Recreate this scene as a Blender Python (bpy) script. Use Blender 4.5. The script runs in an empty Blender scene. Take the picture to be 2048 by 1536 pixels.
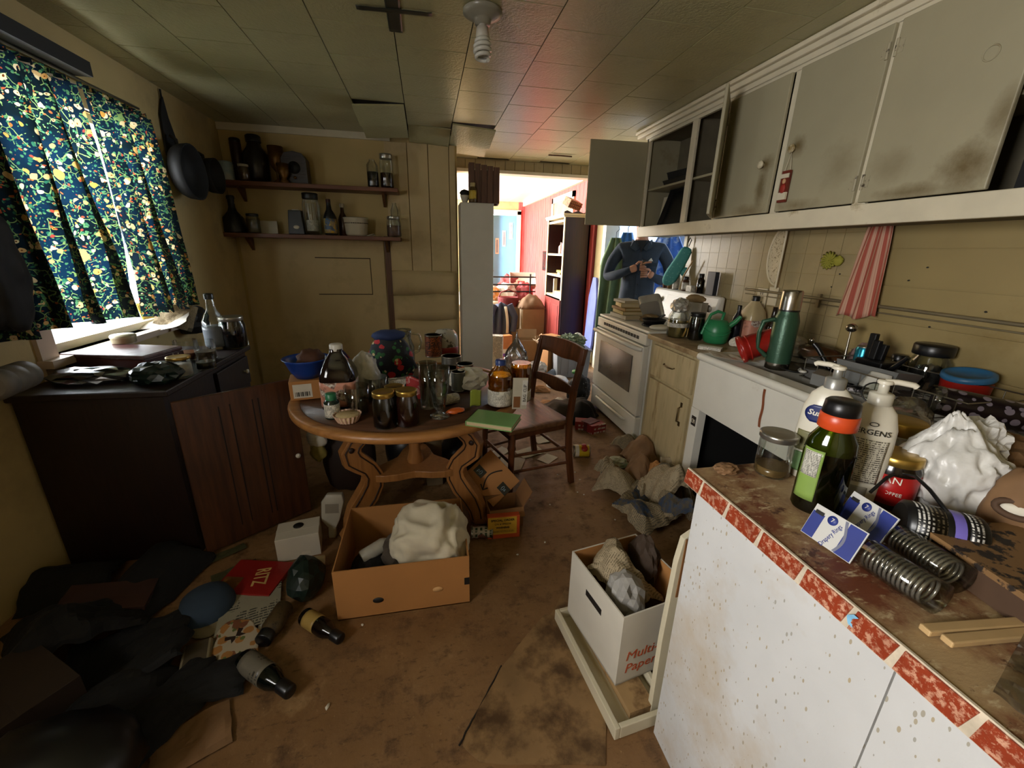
import bpy, bmesh, math, random
from math import sin, cos, pi, radians
from mathutils import Vector, Matrix, Euler, noise
random.seed(7)
S = bpy.context.scene
COL = S.collection
# ------------------------------------------------------------------ camera
EYE = Vector((0, 0, 1.45)); FPX = 828.1
def cam_axes(yaw=0.20362655, pit=0.31083164, rol=0.02235764):
    f = Vector((sin(yaw)*cos(pit), cos(yaw)*cos(pit), -sin(pit)))
    r = Vector((cos(yaw), -sin(yaw), 0)); u = r.cross(f)
    return cos(rol)*r+sin(rol)*u, -sin(rol)*r+cos(rol)*u, f
CR, CU, CF = cam_axes()
cd = bpy.data.cameras.new('camera'); cam = bpy.data.objects.new('camera', cd); COL.objects.link(cam)
cd.sensor_fit = 'HORIZONTAL'; cd.sensor_width = 36; cd.lens = FPX/2048*36; cd.clip_start = 0.03
mw = Matrix.Identity(4)
for i in range(3):
    mw[i][0], mw[i][1], mw[i][2], mw[i][3] = CR[i], CU[i], -CF[i], EYE[i]
cam.matrix_world = mw; S.camera = cam
# ------------------------------------------------------------------ world, daylight at the windows, exposure
S.view_settings.view_transform = 'Standard'; S.view_settings.look = 'None'
S.view_settings.gamma = 1; S.view_settings.use_curve_mapping = False
S.view_settings.exposure = 0.0
W = bpy.data.worlds.new('sky'); S.world = W; W.use_nodes = True
W.node_tree.nodes['Background'].inputs[0].default_value = (0.86, 0.93, 1, 1)
W.node_tree.nodes['Background'].inputs[1].default_value = 6.0
S.cycles.max_bounces = 6; S.cycles.diffuse_bounces = 3; S.cycles.glossy_bounces = 3
S.cycles.transmission_bounces = 6; S.cycles.transparent_max_bounces = 12
S.cycles.caustics_reflective = False; S.cycles.caustics_refractive = False
S.cycles.sample_clamp_indirect = 4.0
S.cycles.use_adaptive_sampling = True; S.cycles.adaptive_threshold = 0.04
def daylight(name, loc, direction, sx, sy, watts, col=(0.9, 0.95, 1), spread=180):
    l = bpy.data.lights.new(name, 'AREA'); l.shape = 'RECTANGLE'; l.size = sx; l.size_y = sy
    l.energy = watts; l.color = col; l.spread = radians(spread)
    o = bpy.data.objects.new(name, l); COL.objects.link(o); o.location = loc
    o.rotation_euler = Vector(direction).to_track_quat('-Z', 'Y').to_euler()
    return o
daylight('window_daylight', (-2.0, 2.78, 1.6), (1, 0, -0.15), 1.2, 1.1, 130)
daylight('near_window_daylight', (-1.95, -0.3, 1.62), (1, 0.5, -0.05), 0.95, 0.8, 102, (1, 0.97, 0.93))
daylight('far_room_daylight', (-1.6, 7.4, 1.6), (1, 0, -0.05), 2.4, 1.5, 780, (1, 0.99, 0.97))
daylight('front_door_daylight', (1.5, 9.9, 1.3), (0, -1, 0), 0.8, 1.8, 60, (1, 1, 1))
daylight('side_room_daylight', (3.3, 4.9, 1.7), (-1, -0.5, -0.15), 0.8, 1.0, 70, (0.75, 0.87, 1))

# ------------------------------------------------------------------ placing helpers: where a sight line meets a real surface
def sight(px, py):
    return CR*((px-1024)/FPX) - CU*((py-768)/FPX) + CF
def zat(px, py, z): d = sight(px, py); return EYE + d*((z-EYE.z)/d.z)
def yat(px, py, y): d = sight(px, py); return EYE + d*(y/d.y)
def xat(px, py, x): d = sight(px, py); return EYE + d*(x/d.x)

# ------------------------------------------------------------------ materials
def lin(c):
    return tuple(((v/12.92) if v <= 0.04045 else ((v+0.055)/1.055)**2.4) for v in c)
def hx(h): return lin(tuple(int(h[i:i+2], 16)/255 for i in (0, 2, 4)))
MATS = {}
class NT:
    def __init__(s, name):
        s.m = bpy.data.materials.new(name); s.m.use_nodes = True; s.t = s.m.node_tree; s.n = s.t.nodes; s.n.clear()
        s.out = s.n.new('ShaderNodeOutputMaterial')
    def new(s, ty, **kw):
        n = s.n.new('ShaderNode'+ty)
        for k, v in kw.items():
            if k in n.inputs: n.inputs[k].default_value = v
            else: setattr(n, k, v)
        return n
    def link(s, a, b): s.t.links.new(a, b)
    def coord(s, scale=(1, 1, 1), kind='Object'):
        c = s.new('TexCoord'); mp = s.new('Mapping'); mp.inputs['Scale'].default_value = scale
        s.link(c.outputs[kind], mp.inputs[0]); return mp.outputs[0]
    def noise(s, vec, scale, detail=4, rough=0.55):
        n = s.new('TexNoise'); n.inputs['Scale'].default_value = scale; n.inputs['Detail'].default_value = detail
        n.inputs['Roughness'].default_value = rough; s.link(vec, n.inputs['Vector']); return n.outputs['Fac']
    def ramp(s, fac, a, b, ca=(0, 0, 0, 1), cb=(1, 1, 1, 1)):
        r = s.new('ValToRGB'); e = r.color_ramp.elements
        e[0].position = a; e[1].position = b; e[0].color = ca; e[1].color = cb; s.link(fac, r.inputs[0]); return r.outputs[0]
    def mix(s, fac, a, b):
        m = s.new('Mix', data_type='RGBA')
        for sock, v in ((m.inputs[0], fac), (m.inputs[6], a), (m.inputs[7], b)):
            if isinstance(v, (int, float)): sock.default_value = v
            elif isinstance(v, tuple): sock.default_value = (*v[:3], 1)
            else: s.link(v, sock)
        return m.outputs[2]
    def math(s, op, a, b=0.0):
        m = s.new('Math', operation=op)
        for k, v in ((0, a), (1, b)):
            if isinstance(v, (int, float)): m.inputs[k].default_value = v
            else: s.link(v, m.inputs[k])
        return m.outputs[0]
    def bsdf(s, col, rough=0.6, metal=0, bump=None, bstr=0.3, **kw):
        p = s.new('BsdfPrincipled')
        if isinstance(col, tuple): p.inputs['Base Color'].default_value = (*col[:3], 1)
        else: s.link(col, p.inputs['Base Color'])
        if isinstance(rough, (int, float)): p.inputs['Roughness'].default_value = rough
        else: s.link(rough, p.inputs['Roughness'])
        p.inputs['Metallic'].default_value = metal
        for k, v in kw.items(): p.inputs[k].default_value = v
        if bump is not None:
            b = s.new('Bump'); b.inputs['Strength'].default_value = bstr; b.inputs['Distance'].default_value = 0.01
            s.link(bump, b.inputs['Height']); s.link(b.outputs[0], p.inputs['Normal'])
        return p
    def done(s, sh): s.link(sh.outputs[0] if hasattr(sh, 'outputs') else sh, s.out.inputs[0]); return s.m

def mat(name, col, rough=0.6, metal=0, var=0.18, scale=6, bump=0.0, bscale=60, stain=None, sscale=3, slo=0.5, shi=0.68, stretch=(1, 1, 1), **kw):
    """plain stuff: a colour with natural variation, optional stains of their own colour, optional fine relief"""
    if name in MATS: return MATS[name]
    t = NT(name); c = hx(col) if isinstance(col, str) else col
    v = t.coord(stretch)
    nf = t.noise(v, scale)
    dark = tuple(x*(1-var) for x in c); lite = tuple(min(1, x*(1+var)) for x in c)
    colr = t.mix(t.ramp(nf, 0.3, 0.7), dark, lite)
    if stain:
        sf = t.ramp(t.noise(v, sscale, 6, 0.65), slo, shi)
        colr = t.mix(sf, colr, hx(stain))
    b = t.noise(v, bscale, 3) if bump else None
    MATS[name] = t.done(t.bsdf(colr, rough, metal, b, bump, **kw)); return MATS[name]

def wood(name, c1, c2, rough=0.45, axis=0, scale=5, **kw):
    if name in MATS: return MATS[name]
    t = NT(name); st = [14, 14, 14]; st[axis] = 1
    v = t.coord(tuple(st)); nf = t.noise(v, scale, 6, 0.6)
    col = t.mix(t.ramp(nf, 0.35, 0.68), hx(c1), hx(c2))
    MATS[name] = t.done(t.bsdf(col, rough, 0, nf, 0.15, **kw)); return MATS[name]

def glass(name, tint='f2f5f2', amount=0.10, rough=0.03):
    """thin clear glass: see-through with a sheen"""
    if name in MATS: return MATS[name]
    t = NT(name); tr = t.new('BsdfTransparent'); tr.inputs[0].default_value = (*hx(tint), 1)
    gl = t.new('BsdfGlossy'); gl.inputs['Roughness'].default_value = rough
    lw = t.new('LayerWeight'); lw.inputs[0].default_value = 0.35
    f = t.math('ADD', t.math('MULTIPLY', lw.outputs['Fresnel'], 0.55), amount*0.6)
    m = t.new('MixShader'); t.link(f, m.inputs[0]); t.link(tr.outputs[0], m.inputs[1]); t.link(gl.outputs[0], m.inputs[2])
    MATS[name] = t.done(m); return MATS[name]

def printed(name, base, ink, rows=90, rough=0.5, cover=0.5, patches=None, axis='z', wave=0.0):
    """paper with lines of small print, optional printed picture patches"""
    if name in MATS: return MATS[name]
    t = NT(name); v = t.coord()
    sep = t.new('SeparateXYZ'); t.link(v, sep.inputs[0])
    k = {'x': 0, 'y': 1, 'z': 2}[axis]
    wv = t.math('SINE', t.math('MULTIPLY', sep.outputs[k], rows*2*pi/1.0))
    row = t.math('GREATER_THAN', wv, 0.1)
    st = [1.0, 1.0, 1.0]; st[k] = 0.15
    words = t.math('GREATER_THAN', t.noise(t.coord(tuple(s_*rows*2.2 for s_ in st)), 1, 1), 0.46)
    block = t.math('GREATER_THAN', t.noise(v, rows*0.12, 1), 1-cover)
    fac = t.math('MULTIPLY', t.math('MULTIPLY', row, words), block)
    b = hx(base)
    nb = t.mix(t.ramp(t.noise(v, 9), 0.3, 0.7), tuple(x*0.86 for x in b), b)
    col = t.mix(fac, nb, hx(ink))
    if patches:
        vo = t.new('TexVoronoi'); vo.inputs['Scale'].default_value = patches[1]; t.link(v, vo.inputs['Vector'])
        sp = t.new('SeparateColor'); t.link(vo.outputs['Color'], sp.inputs[0])
        pf = t.math('GREATER_THAN', sp.outputs[0], patches[2])
        col = t.mix(pf, col, t.mix(t.ramp(t.noise(v, patches[1]*6, 5), 0.4, 0.6), hx(patches[0]), tuple(x*0.25 for x in b)))
    MATS[name] = t.done(t.bsdf(col, rough)); return MATS[name]

# ------------------------------------------------------------------ mesh building
class B:
    def __init__(s): s.v = []; s.f = []; s.mi = []; s.sm = []; s.T = Matrix.Identity(4)
    def at(s, loc=(0, 0, 0), rot=(0, 0, 0), sc=(1, 1, 1)):
        s.T = Matrix.LocRotScale(Vector(loc), Euler([radians(a) for a in rot]), Vector(sc)); return s
    def add(s, vs, fs, mi=0, sm=False):
        o = len(s.v); s.v += [tuple(s.T @ Vector(p)) for p in vs]
        s.f += [tuple(i+o for i in f) for f in fs]; s.mi += [mi]*len(fs); s.sm += [sm]*len(fs); return s
    def box(s, c, d, mi=0, taper=1.0):
        x, y, z = c; a, b, h = d[0]/2, d[1]/2, d[2]/2; q = taper
        vs = [(x-a, y-b, z-h), (x+a, y-b, z-h), (x+a, y+b, z-h), (x-a, y+b, z-h), (x-a*q, y-b*q, z+h), (x+a*q, y-b*q, z+h), (x+a*q, y+b*q, z+h), (x-a*q, y+b*q, z+h)]
        return s.add(vs, [(3, 2, 1, 0), (4, 5, 6, 7), (0, 1, 5, 4), (1, 2, 6, 5), (2, 3, 7, 6), (3, 0, 4, 7)], mi)
    def span(s, a, b, mi=0):
        return s.box([(a[i]+b[i])/2 for i in range(3)], [abs(b[i]-a[i]) for i in range(3)], mi)
    def lathe(s, prof, n=20, mi=0, sm=True, sq=0.0, ax=1.0, ay=1.0):
        vs = []; fs = []
        for r, z in prof:
            for k in range(n):
                a = 2*pi*(k+0.5)/n; c_, s_ = cos(a), sin(a)
                if sq:
                    e = 2/(2+sq*8); c_ = math.copysign(abs(c_)**e, c_); s_ = math.copysign(abs(s_)**e, s_)
                vs.append((r*c_*ax, r*s_*ay, z))
        for i in range(len(prof)-1):
            for k in range(n):
                fs.append((i*n+k, i*n+(k+1) % n, (i+1)*n+(k+1) % n, (i+1)*n+k))
        s.add(vs, fs, mi, sm)
        if prof[0][0] > 1e-4: s.add([vs[k] for k in range(n)], [tuple(reversed(range(n)))], mi)
        if prof[-1][0] > 1e-4: s.add([vs[(len(prof)-1)*n+k] for k in range(n)], [tuple(range(n))], mi)
        return s
    def shell(s, prof, n=20, mi=0, sm=True, ax=1.0, ay=1.0):
        """open surface of revolution, no caps"""
        vs = []; fs = []
        for r, z in prof:
            for k in range(n): vs.append((r*cos(2*pi*k/n)*ax, r*sin(2*pi*k/n)*ay, z))
        for i in range(len(prof)-1):
            for k in range(n): fs.append((i*n+k, i*n+(k+1) % n, (i+1)*n+(k+1) % n, (i+1)*n+k))
        return s.add(vs, fs, mi, sm)
    def tube(s, pts, r, n=8, mi=0, sm=True, rr=None):
        pts = [Vector(p) for p in pts]; vs = []; fs = []; up = None
        for i, p in enumerate(pts):
            d = (pts[min(i+1, len(pts)-1)]-pts[max(i-1, 0)]).normalized()
            if up is None: up = Vector((0, 0, 1)) if abs(d.z) < 0.9 else Vector((1, 0, 0))
            a = d.cross(up).normalized(); b = a.cross(d).normalized(); up = b
            q = rr[i] if rr else r
            for k in range(n): vs.append(tuple(p+a*(q*cos(2*pi*k/n))+b*(q*sin(2*pi*k/n))))
        for i in range(len(pts)-1):
            for k in range(n): fs.append((i*n+k, i*n+(k+1) % n, (i+1)*n+(k+1) % n, (i+1)*n+k))
        s.add(vs, fs, mi, sm)
        s.add(vs[:n], [tuple(range(n))], mi); s.add(vs[-n:], [tuple(range(n))], mi); return s
    def prism(s, poly, z0, z1, mi=0):
        n = len(poly); vs = [(x, y, z0) for x, y in poly]+[(x, y, z1) for x, y in poly]
        return s.add(vs, [tuple(reversed(range(n))), tuple(range(n, 2*n))]+[(k, (k+1) % n, n+(k+1) % n, n+k) for k in range(n)], mi)
    def ribbon(s, left, right, y0, y1, mi=0, sm=False):
        """board with a curved outline in x-z given by matching left and right edges, thick from y0 to y1"""
        n = len(left); vs = []
        for y in (y0, y1):
            vs += [(p[0], y, p[1]) for p in left]+[(p[0], y, p[1]) for p in right]
        fs = []
        for i in range(n-1):
            fs += [(i, i+1, n+i+1, n+i), (2*n+i, 3*n+i, 3*n+i+1, 2*n+i+1), (i, 2*n+i, 2*n+i+1, i+1), (n+i, n+i+1, 3*n+i+1, 3*n+i)]
        fs += [(0, n, 3*n, 2*n), (n-1, 3*n-1, 4*n-1, 2*n-1)]
        return s.add(vs, fs, mi, sm)
    def grid(s, fn, nu, nv, mi=0, sm=True):
        vs = [tuple(fn(i/nu, j/nv)) for j in range(nv+1) for i in range(nu+1)]
        fs = [(j*(nu+1)+i, j*(nu+1)+i+1, (j+1)*(nu+1)+i+1, (j+1)*(nu+1)+i) for j in range(nv) for i in range(nu)]
        return s.add(vs, fs, mi, sm)
    def blob(s, rad, amp=0.25, freq=3.0, seed=0, sub=3, mi=0, flat=True, sm=True, shape=None, ridge=False):
        bm = bmesh.new(); bmesh.ops.create_icosphere(bm, subdivisions=sub, radius=1)
        vs = []
        for v in bm.verts:
            p = v.co.copy(); q = p*freq+Vector((seed*3.7, seed*1.3, seed*7.1))
            d = noise.noise(q)+0.5*noise.noise(q*2.1)
            if ridge: d = 0.6-1.6*abs(d)
            p = p*(1+amp*d)
            if shape: p = Vector(shape(p))
            p = Vector((p.x*rad[0], p.y*rad[1], p.z*rad[2]))
            if flat: p.z = max(p.z, -rad[2]*0.75)+rad[2]*0.75
            vs.append(tuple(p))
        fs = [tuple(v.index for v in f.verts) for f in bm.faces]; bm.free()
        return s.add(vs, fs, mi, sm)
    def mesh(s, name, mats):
        me = bpy.data.meshes.new(name); me.from_pydata(s.v, [], s.f)
        for m in (mats if isinstance(mats, (list, tuple)) else [mats]): me.materials.append(m)
        me.polygons.foreach_set('material_index', s.mi); me.polygons.foreach_set('use_smooth', s.sm); me.update(); return me

def tag(o, label=None, cat=None, group=None, kind=None):
    if label: o['label'] = label
    if cat: o['category'] = cat
    if group: o['group'] = group
    if kind: o['kind'] = kind
    return o
def place(o, loc=None, rot=None):
    if loc is not None: o.location = loc
    if rot is not None: o.rotation_euler = [radians(a) for a in rot]
    return o
def part(name, b, m, parent=None, loc=None, rot=None, bev=0, solid=0, sub=0, label=None):
    me = b if isinstance(b, bpy.types.Mesh) else b.mesh(name, m)
    o = bpy.data.objects.new(name, me); COL.objects.link(o); o.parent = parent; place(o, loc, rot)
    if solid: md = o.modifiers.new('thick', 'SOLIDIFY'); md.thickness = solid; md.offset = 0
    if bev: md = o.modifiers.new('edge', 'BEVEL'); md.width = bev; md.segments = 2; md.limit_method = 'ANGLE'; md.angle_limit = radians(40)
    if sub: md = o.modifiers.new('smooth', 'SUBSURF'); md.levels = sub; md.render_levels = sub
    if label: o['label'] = label
    return o
def thing(name, label, cat, loc, rot=(0, 0, 0), group=None):
    o = bpy.data.objects.new(name, None); COL.objects.link(o); o.empty_display_size = 0.05
    place(o, loc, rot); return tag(o, label, cat, group)
def single(name, b, m, label, cat, loc, rot=(0, 0, 0), group=None, **kw):
    return tag(part(name, b, m, None, loc, rot, **kw), label, cat, group)
def struct(name, b, m, parent=None, label=None, **kw):
    o = part(name, b, m, parent, **kw)
    if parent is None: o['kind'] = 'structure'
    if label: o['label'] = label
    return o
def text(parent, s, size, m, loc, rot=(90, 0, 0), bend=None, sx=1.0, name='lettering', shear=0, bold=0.0, label=None, ext=0.0004):
    cu = bpy.data.curves.new('txt', 'FONT'); cu.body = s; cu.size = size; cu.align_x = 'CENTER'; cu.align_y = 'CENTER'
    cu.extrude = ext; cu.resolution_u = 2; cu.shear = shear; cu.offset = bold; cu.space_line = 0.9
    ob = bpy.data.objects.new('txt', cu); COL.objects.link(ob)
    dg = bpy.context.evaluated_depsgraph_get(); me = bpy.data.meshes.new_from_object(ob.evaluated_get(dg))
    bpy.data.objects.remove(ob); bpy.data.curves.remove(cu)
    for v in me.vertices:
        x, y, z = v.co; x *= sx
        if callable(bend): v.co = (x, y, z+bend(x))
        elif bend: v.co = (bend*sin(x/bend), y, z-bend*(1-cos(x/bend)))
        else: v.co = (x, y, z)
    me.materials.clear(); me.materials.append(m); me.name = name
    return part(name, me, m, parent, loc, rot, label=label)
def dup(root, loc, rot=None, label=None, parent=None):
    def cp(o, p):
        c = o.copy(); COL.objects.link(c); c.parent = p
        for ch in o.children: cp(ch, c)
        return c
    c = cp(root, parent); place(c, loc, rot)
    if label: c['label'] = label
    return c
def nz(x, y, z=0.0): return noise.noise(Vector((x, y, z)))
# ================================================================== materials of the setting
def m_floor():
    t = NT('brown_linoleum'); v = t.coord()
    n1 = t.noise(v, 1.6, 7, 0.62); n2 = t.noise(v, 9, 6, 0.7); n3 = t.noise(v, 70, 3)
    c = t.mix(t.ramp(n1, 0.35, 0.66), hx('70502f'), hx('8f6c46'))
    c = t.mix(t.ramp(n2, 0.52, 0.7), c, hx('533a20'))
    c = t.mix(t.ramp(t.noise(v, 3.3, 8, 0.7), 0.58, 0.72), c, hx('a5855c'))
    c = t.mix(t.math('MULTIPLY', t.ramp(t.noise(t.coord((1, 2.5, 1)), 22, 8, 0.8), 0.56, 0.62), 0.6), c, hx('3e2812'))
    c = t.mix(t.math('MULTIPLY', t.ramp(t.noise(t.coord((1.7, 1, 1)), 34, 6, 0.8), 0.62, 0.68), 0.5), c, hx('b89a70'))
    return t.done(t.bsdf(c, t.ramp(n2, 0.3, 0.7, (0.45,)*3+(1,), (0.75,)*3+(1,)), 0, t.math('ADD', n2, t.math('MULTIPLY', n3, 0.4)), 0.25))
FLOOR = m_floor()
WALLP = mat('aged_cream_wall', 'c0a872', 0.7, var=0.1, scale=2, stain='8d7b5a', sscale=1.5, slo=0.5, shi=0.8, bump=0.06, bscale=90)
WALLB = mat('aged_cream_board', 'c8b184', 0.65, var=0.08, scale=2, stain='94825f', sscale=1.8, slo=0.52, shi=0.85)
WALLR = mat('greasy_cream_wall', '968356', 0.5, var=0.09, scale=2.5, stain='786232', sscale=2.2, slo=0.56, shi=0.8)
TILEW = mat('old_wall_tile', '9d8c66', 0.4, var=0.07, scale=5, stain='705a30', sscale=5, slo=0.6, shi=0.8)
GAP = mat('dark_gap', '241c12', 0.9)
CEILM = mat('ceiling_tile_paint', 'aaa47c', 0.30, var=0.07, scale=3, stain='8a7f62', sscale=2, slo=0.55, shi=0.85, bump=0.3, bscale=70, stretch=(1, 1, 1), **{'Specular IOR Level': 0.4})
CREAM = mat('old_white_paint', 'c9bfa4', 0.5, var=0.08, scale=4, stain='86744c', sscale=4, slo=0.62, shi=0.78, bump=0.05, bscale=50)
TRIMW = mat('trim_white', 'd5cbb2', 0.5, var=0.08, stain='9a875e', sscale=6, slo=0.62, shi=0.75)
REDW = wood('red_wall_panelling', 'ac3a38', 'c4625c', 0.5, axis=2, scale=3)
REDG = mat('red_groove', '6d1519', 0.7)
FARC = mat('far_ceiling', 'e2ded6', 0.3, var=0.04)
WHITE = mat('white_enamel', 'dcd8cc', 0.35, var=0.04, stain='a8966c', sscale=5, slo=0.66, shi=0.85)
BROWNW = wood('brown_trim', '4e3018', '6d4524', 0.5, axis=2)
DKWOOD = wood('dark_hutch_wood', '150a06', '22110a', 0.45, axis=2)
CLEAR = glass('clear_glass')
PANE = glass('window_glass', 'ffffff', 0.03)

# ================================================================== the room
b = B(); b.span((-2.4, -1.45, -0.1), (3.7, 9.6, 0)); fl = struct('floor', b, FLOOR)
# torn sheet flooring lying on the boards near the camera
SHEET = mat('torn_sheet_floor', '8a6b45', 0.6, var=0.2, scale=7, stain='4e361c', sscale=6, slo=0.46, shi=0.62, bump=0.15, bscale=30)
def torn(name, pts, h, seed, m=SHEET):
    P = []
    for i, p in enumerate(pts):
        a = Vector(zat(*p, 0)); c = Vector(zat(*pts[(i+1) % len(pts)], 0))
        for k in range(5):
            q = a.lerp(c, k/5); P.append((q.x+0.012*nz(q.x*14, q.y*14, seed), q.y+0.012*nz(q.x*14, q.y*14, seed+5)))
    bb = B(); bb.prism(P, 0.0005, h); return struct(name, bb, m, fl)
torn('torn_linoleum', [(925, 1490), (1000, 1335), (1090, 1230), (1140, 1235), (1215, 1420), (1205, 1530), (960, 1530)], 0.004, 1)
b = B(); cr = [zat(*p, 0) for p in ((918, 1492), (945, 1440), (972, 1392), (1003, 1332))]
cr = [cr[k//4].lerp(cr[k//4+1], (k % 4)/4) for k in range(12)]+[cr[3]]
b.tube([(q.x+0.006*nz(k*1.3, 2), q.y+0.006*nz(k*1.7, 5), 0.001) for k, q in enumerate(cr)], 0.003, 5); struct('floor_crack', b, GAP, fl)
torn('torn_linoleum', [(1100, 1235), (1130, 1180), (1150, 1190), (1125, 1232)], 0.003, 2)
b = B(); b.span((-2.4, -1.45, 2.452), (3.7, 9.6, 2.56)); ce = struct('ceiling', b, GAP)
# square ceiling tiles, staggered from row to row
TW = 0.362
tb = B(); tb.box((0, 0, 0), (TW-0.005, TW-0.005, 0.012)); tile_me = tb.mesh('ceiling_tile', CEILM)
first = True
for ci, x0 in enumerate([-1.915+TW*k for k in range(12)]):
    off = 0.18 if ci % 2 else 0.0
    for r in range(18):
        y0 = 0.27+off+TW*r*1.0
        xc, yc = x0+TW/2, y0+TW/2
        if xc > 2.15 or yc > 5.2 or xc < -1.75: continue
        o = part('ceiling_tile', tile_me, None, ce, (xc, yc, 2.446+0.0012*nz(xc*3, yc*3)), (0.35*nz(xc*5, yc*5, 3), 0.35*nz(xc*5, yc*5, 9), 0))
        if abs(xc+0.286) < 0.1 and 3.7 < yc < 4.2: o.location.z -= 0.05; o.rotation_euler = (radians(-7), radians(-4), 0)
        if abs(xc-0.076) < 0.1 and 3.9 < yc < 4.45: o.location.z -= 0.035; o.rotation_euler = (radians(-9), radians(3), 0)
        if abs(xc-0.438) < 0.1 and 4.05 < yc < 4.6: o.location.z -= 0.06; o.rotation_euler = (radians(-10), radians(4), 0)
b = B(); b.span((-1.9, -1.4, 2.44), (2.18, 0.3, 2.45)); struct('ceiling_board', b, CEILM, ce)
FARP = B(); FARP.box((0, 0, 0), (0.43, 4.0, 0.012)); fm = FARP.mesh('ceiling_plank', FARC)
for k in range(10): part('ceiling_plank', fm, None, ce, (-1.97+0.437*k, 7.37, 2.446))
# left wall with two window openings
def wall_x(name, x0, x1, y0, y1, holes, m, h=2.45):
    bb = B(); ys = y0
    for (a, c, z0, z1) in holes:
        bb.span((x0, ys, 0), (x1, a, h)); bb.span((x0, a, 0), (x1, c, z0)); bb.span((x0, a, z1), (x1, c, h)); ys = c
    bb.span((x0, ys, 0), (x1, y1, h)); return struct(name, bb, m)
wall_x('wall_left', -1.82, -1.7, -1.4, 4.55, [(-0.75, 0.2, 1.15, 2.05), (2.24, 3.3, 0.94, 2.1)], WALLP)
b = B(); b.span((-1.82, 4.45, 0), (0.33, 4.55, 2.45)); wb = struct('wall_back', b, WALLP)
b = B(); b.span((-1.72, 4.43, 2.385), (-0.28, 4.45, 2.44)); struct('trim_1', b, TRIMW)
# boards and panels on the back wall
b = B(); b.box((0, 0, 0), (1.27, 0.012, 1.56)); struct('panel_board', b, WALLB, wb, loc=(-1.035, 4.442, 0.78))
b = B()
for a, c in (((-1.04, 1.345), (-0.54, 1.35)), ((-0.54, 1.0), (-0.535, 1.35)), ((-1.04, 1.0), (-0.54, 1.005))):
    b.span((a[0], 4.4345, a[1]), (c[0]+0.003, 4.436, c[1]+0.004))
struct('patch_outline', b, mat('seam_line', '4a3c27', 0.8), wb)
b = B(); b.span((-0.39, 4.425, 0), (-0.335, 4.45, 1.56)); struct('upright_strip', b, BROWNW, wb)
for x0, x1 in ((-0.335, -0.135), (-0.128, 0.055), (0.062, 0.25)):
    b = B(); b.span((x0, 4.43, 1.24), (x1, 4.45, 2.38)); struct('plank', b, WALLB, wb)
b = B(); b.span((0.256, 4.42, 1.24), (0.31, 4.45, 2.38)); struct('plank', b, WALLB, wb)
for k, (z0, z1) in enumerate(((0.0, 0.42), (0.425, 0.74), (0.745, 1.0), (1.005, 1.235))):
    b = B(); b.grid(lambda u, v: (-0.335+0.64*u, 4.432-0.006*sin(u*3+k)-0.004*sin(v*pi), z0+(z1-z0)*v+0.012*sin(u*5+k*2)*v), 12, 3); struct('plank', b, WALLB, wb, solid=0.012)
# walls around the doorway to the red room
b = B(); b.span((0.22, 4.55, 0), (0.33, 5.25, 2.45)); struct('wall_passage', b, WALLP)
b = B(); b.span((-2.4, 5.25, 0), (0.36, 5.36, 2.45)); b.span((0.36, 5.25, 2.33), (2.28, 5.36, 2.45)); wd = struct('wall_doorway', b, WALLR)
for k in range(16):
    b = B(); b.span((0.37+0.115*k, 5.238, 2.335), (0.48+0.115*k, 5.25, 2.437)); struct('tile', b, TILEW, wd)
b = B(); b.span((0.36, 5.22, 2.30), (2.15, 5.37, 2.333)); struct('trim_2', b, TRIMW)
# right wall: kitchen part with old tiles, opening to the side room, then the white door frame
b = B(); b.span((2.18, -1.4, 0), (2.28, 3.35, 2.45)); b.span((2.18, 3.35, 2.1), (2.28, 4.95, 2.45)); b.span((2.18, 5.0, 0), (2.28, 5.36, 2.45)); wr = struct('wall_right', b, WALLR)
tb = B(); tb.box((0, 0, 0), (0.006, 0.106, 0.106)); tme = tb.mesh('tile', TILEW)
for i in range(14):
    for j in range(7): part('tile', tme, None, wr, (2.178, 3.295-0.109*i, 0.98+0.109*j))
for k, z in enumerate((0.92, 1.085, 1.25, 1.415, 1.58)):
    b = B(); b.span((2.172, -0.6, z-0.079), (2.18, 1.765, z+0.079)); struct('wall_board', b, WALLR, wr)
b = B(); b.span((2.12, 4.93, 0), (2.29, 5.02, 2.3)); struct('trim_3', b, TRIMW)
b = B(); b.span((2.165, 3.33, 0), (2.29, 3.37, 2.1)); struct('trim_4', b, TRIMW)
# rear wall behind the viewer; unseen solid door added shut to block sky light
b = B(); b.span((-1.82, -1.4, 0), (-0.25, -1.3, 2.45)); b.span((0.65, -1.4, 0), (2.28, -1.3, 2.45)); b.span((-0.25, -1.4, 2.1), (0.65, -1.3, 2.45)); struct('wall_rear', b, WALLP)
d = thing('door_2', None, None, (-0.25, -1.36, 0)); d['kind'] = 'structure'; part('leaf', B().span((0, -0.02, 0.0), (0.9, 0.02, 2.1)), TRIMW, d)
# far room
b = B(); b.span((2.15, 5.36, 0), (2.25, 9.5, 2.45)); rw = struct('wall_red', b, REDG)
for k in range(26):
    y0 = 5.37+0.158*k
    b = B(); b.span((2.138, y0, 0), (2.15, y0+0.152, 2.44)); struct('panel_board', b, REDW, rw)
b = B(); b.span((2.09, 5.36, 2.36), (2.15, 9.5, 2.44)); struct('trim_5', b, TRIMW)
b = B(); b.span((-2.4, 9.4, 0), (1.42, 9.5, 2.45)); b.span((2.02, 9.4, 0), (2.15, 9.5, 2.45)); b.span((1.42, 9.4, 2.2), (2.02, 9.5, 2.45)); struct('wall_far', b, WALLP)
b = B(); b.span((2.0, 9.385, 0), (2.138, 9.4, 2.44)); struct('wall_red_return', b, REDW)
wall_x('wall_far_left', -2.4, -2.3, 5.36, 9.5, [(6.2, 8.6, 0.8, 2.2)], WALLP)
b = B()
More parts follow.
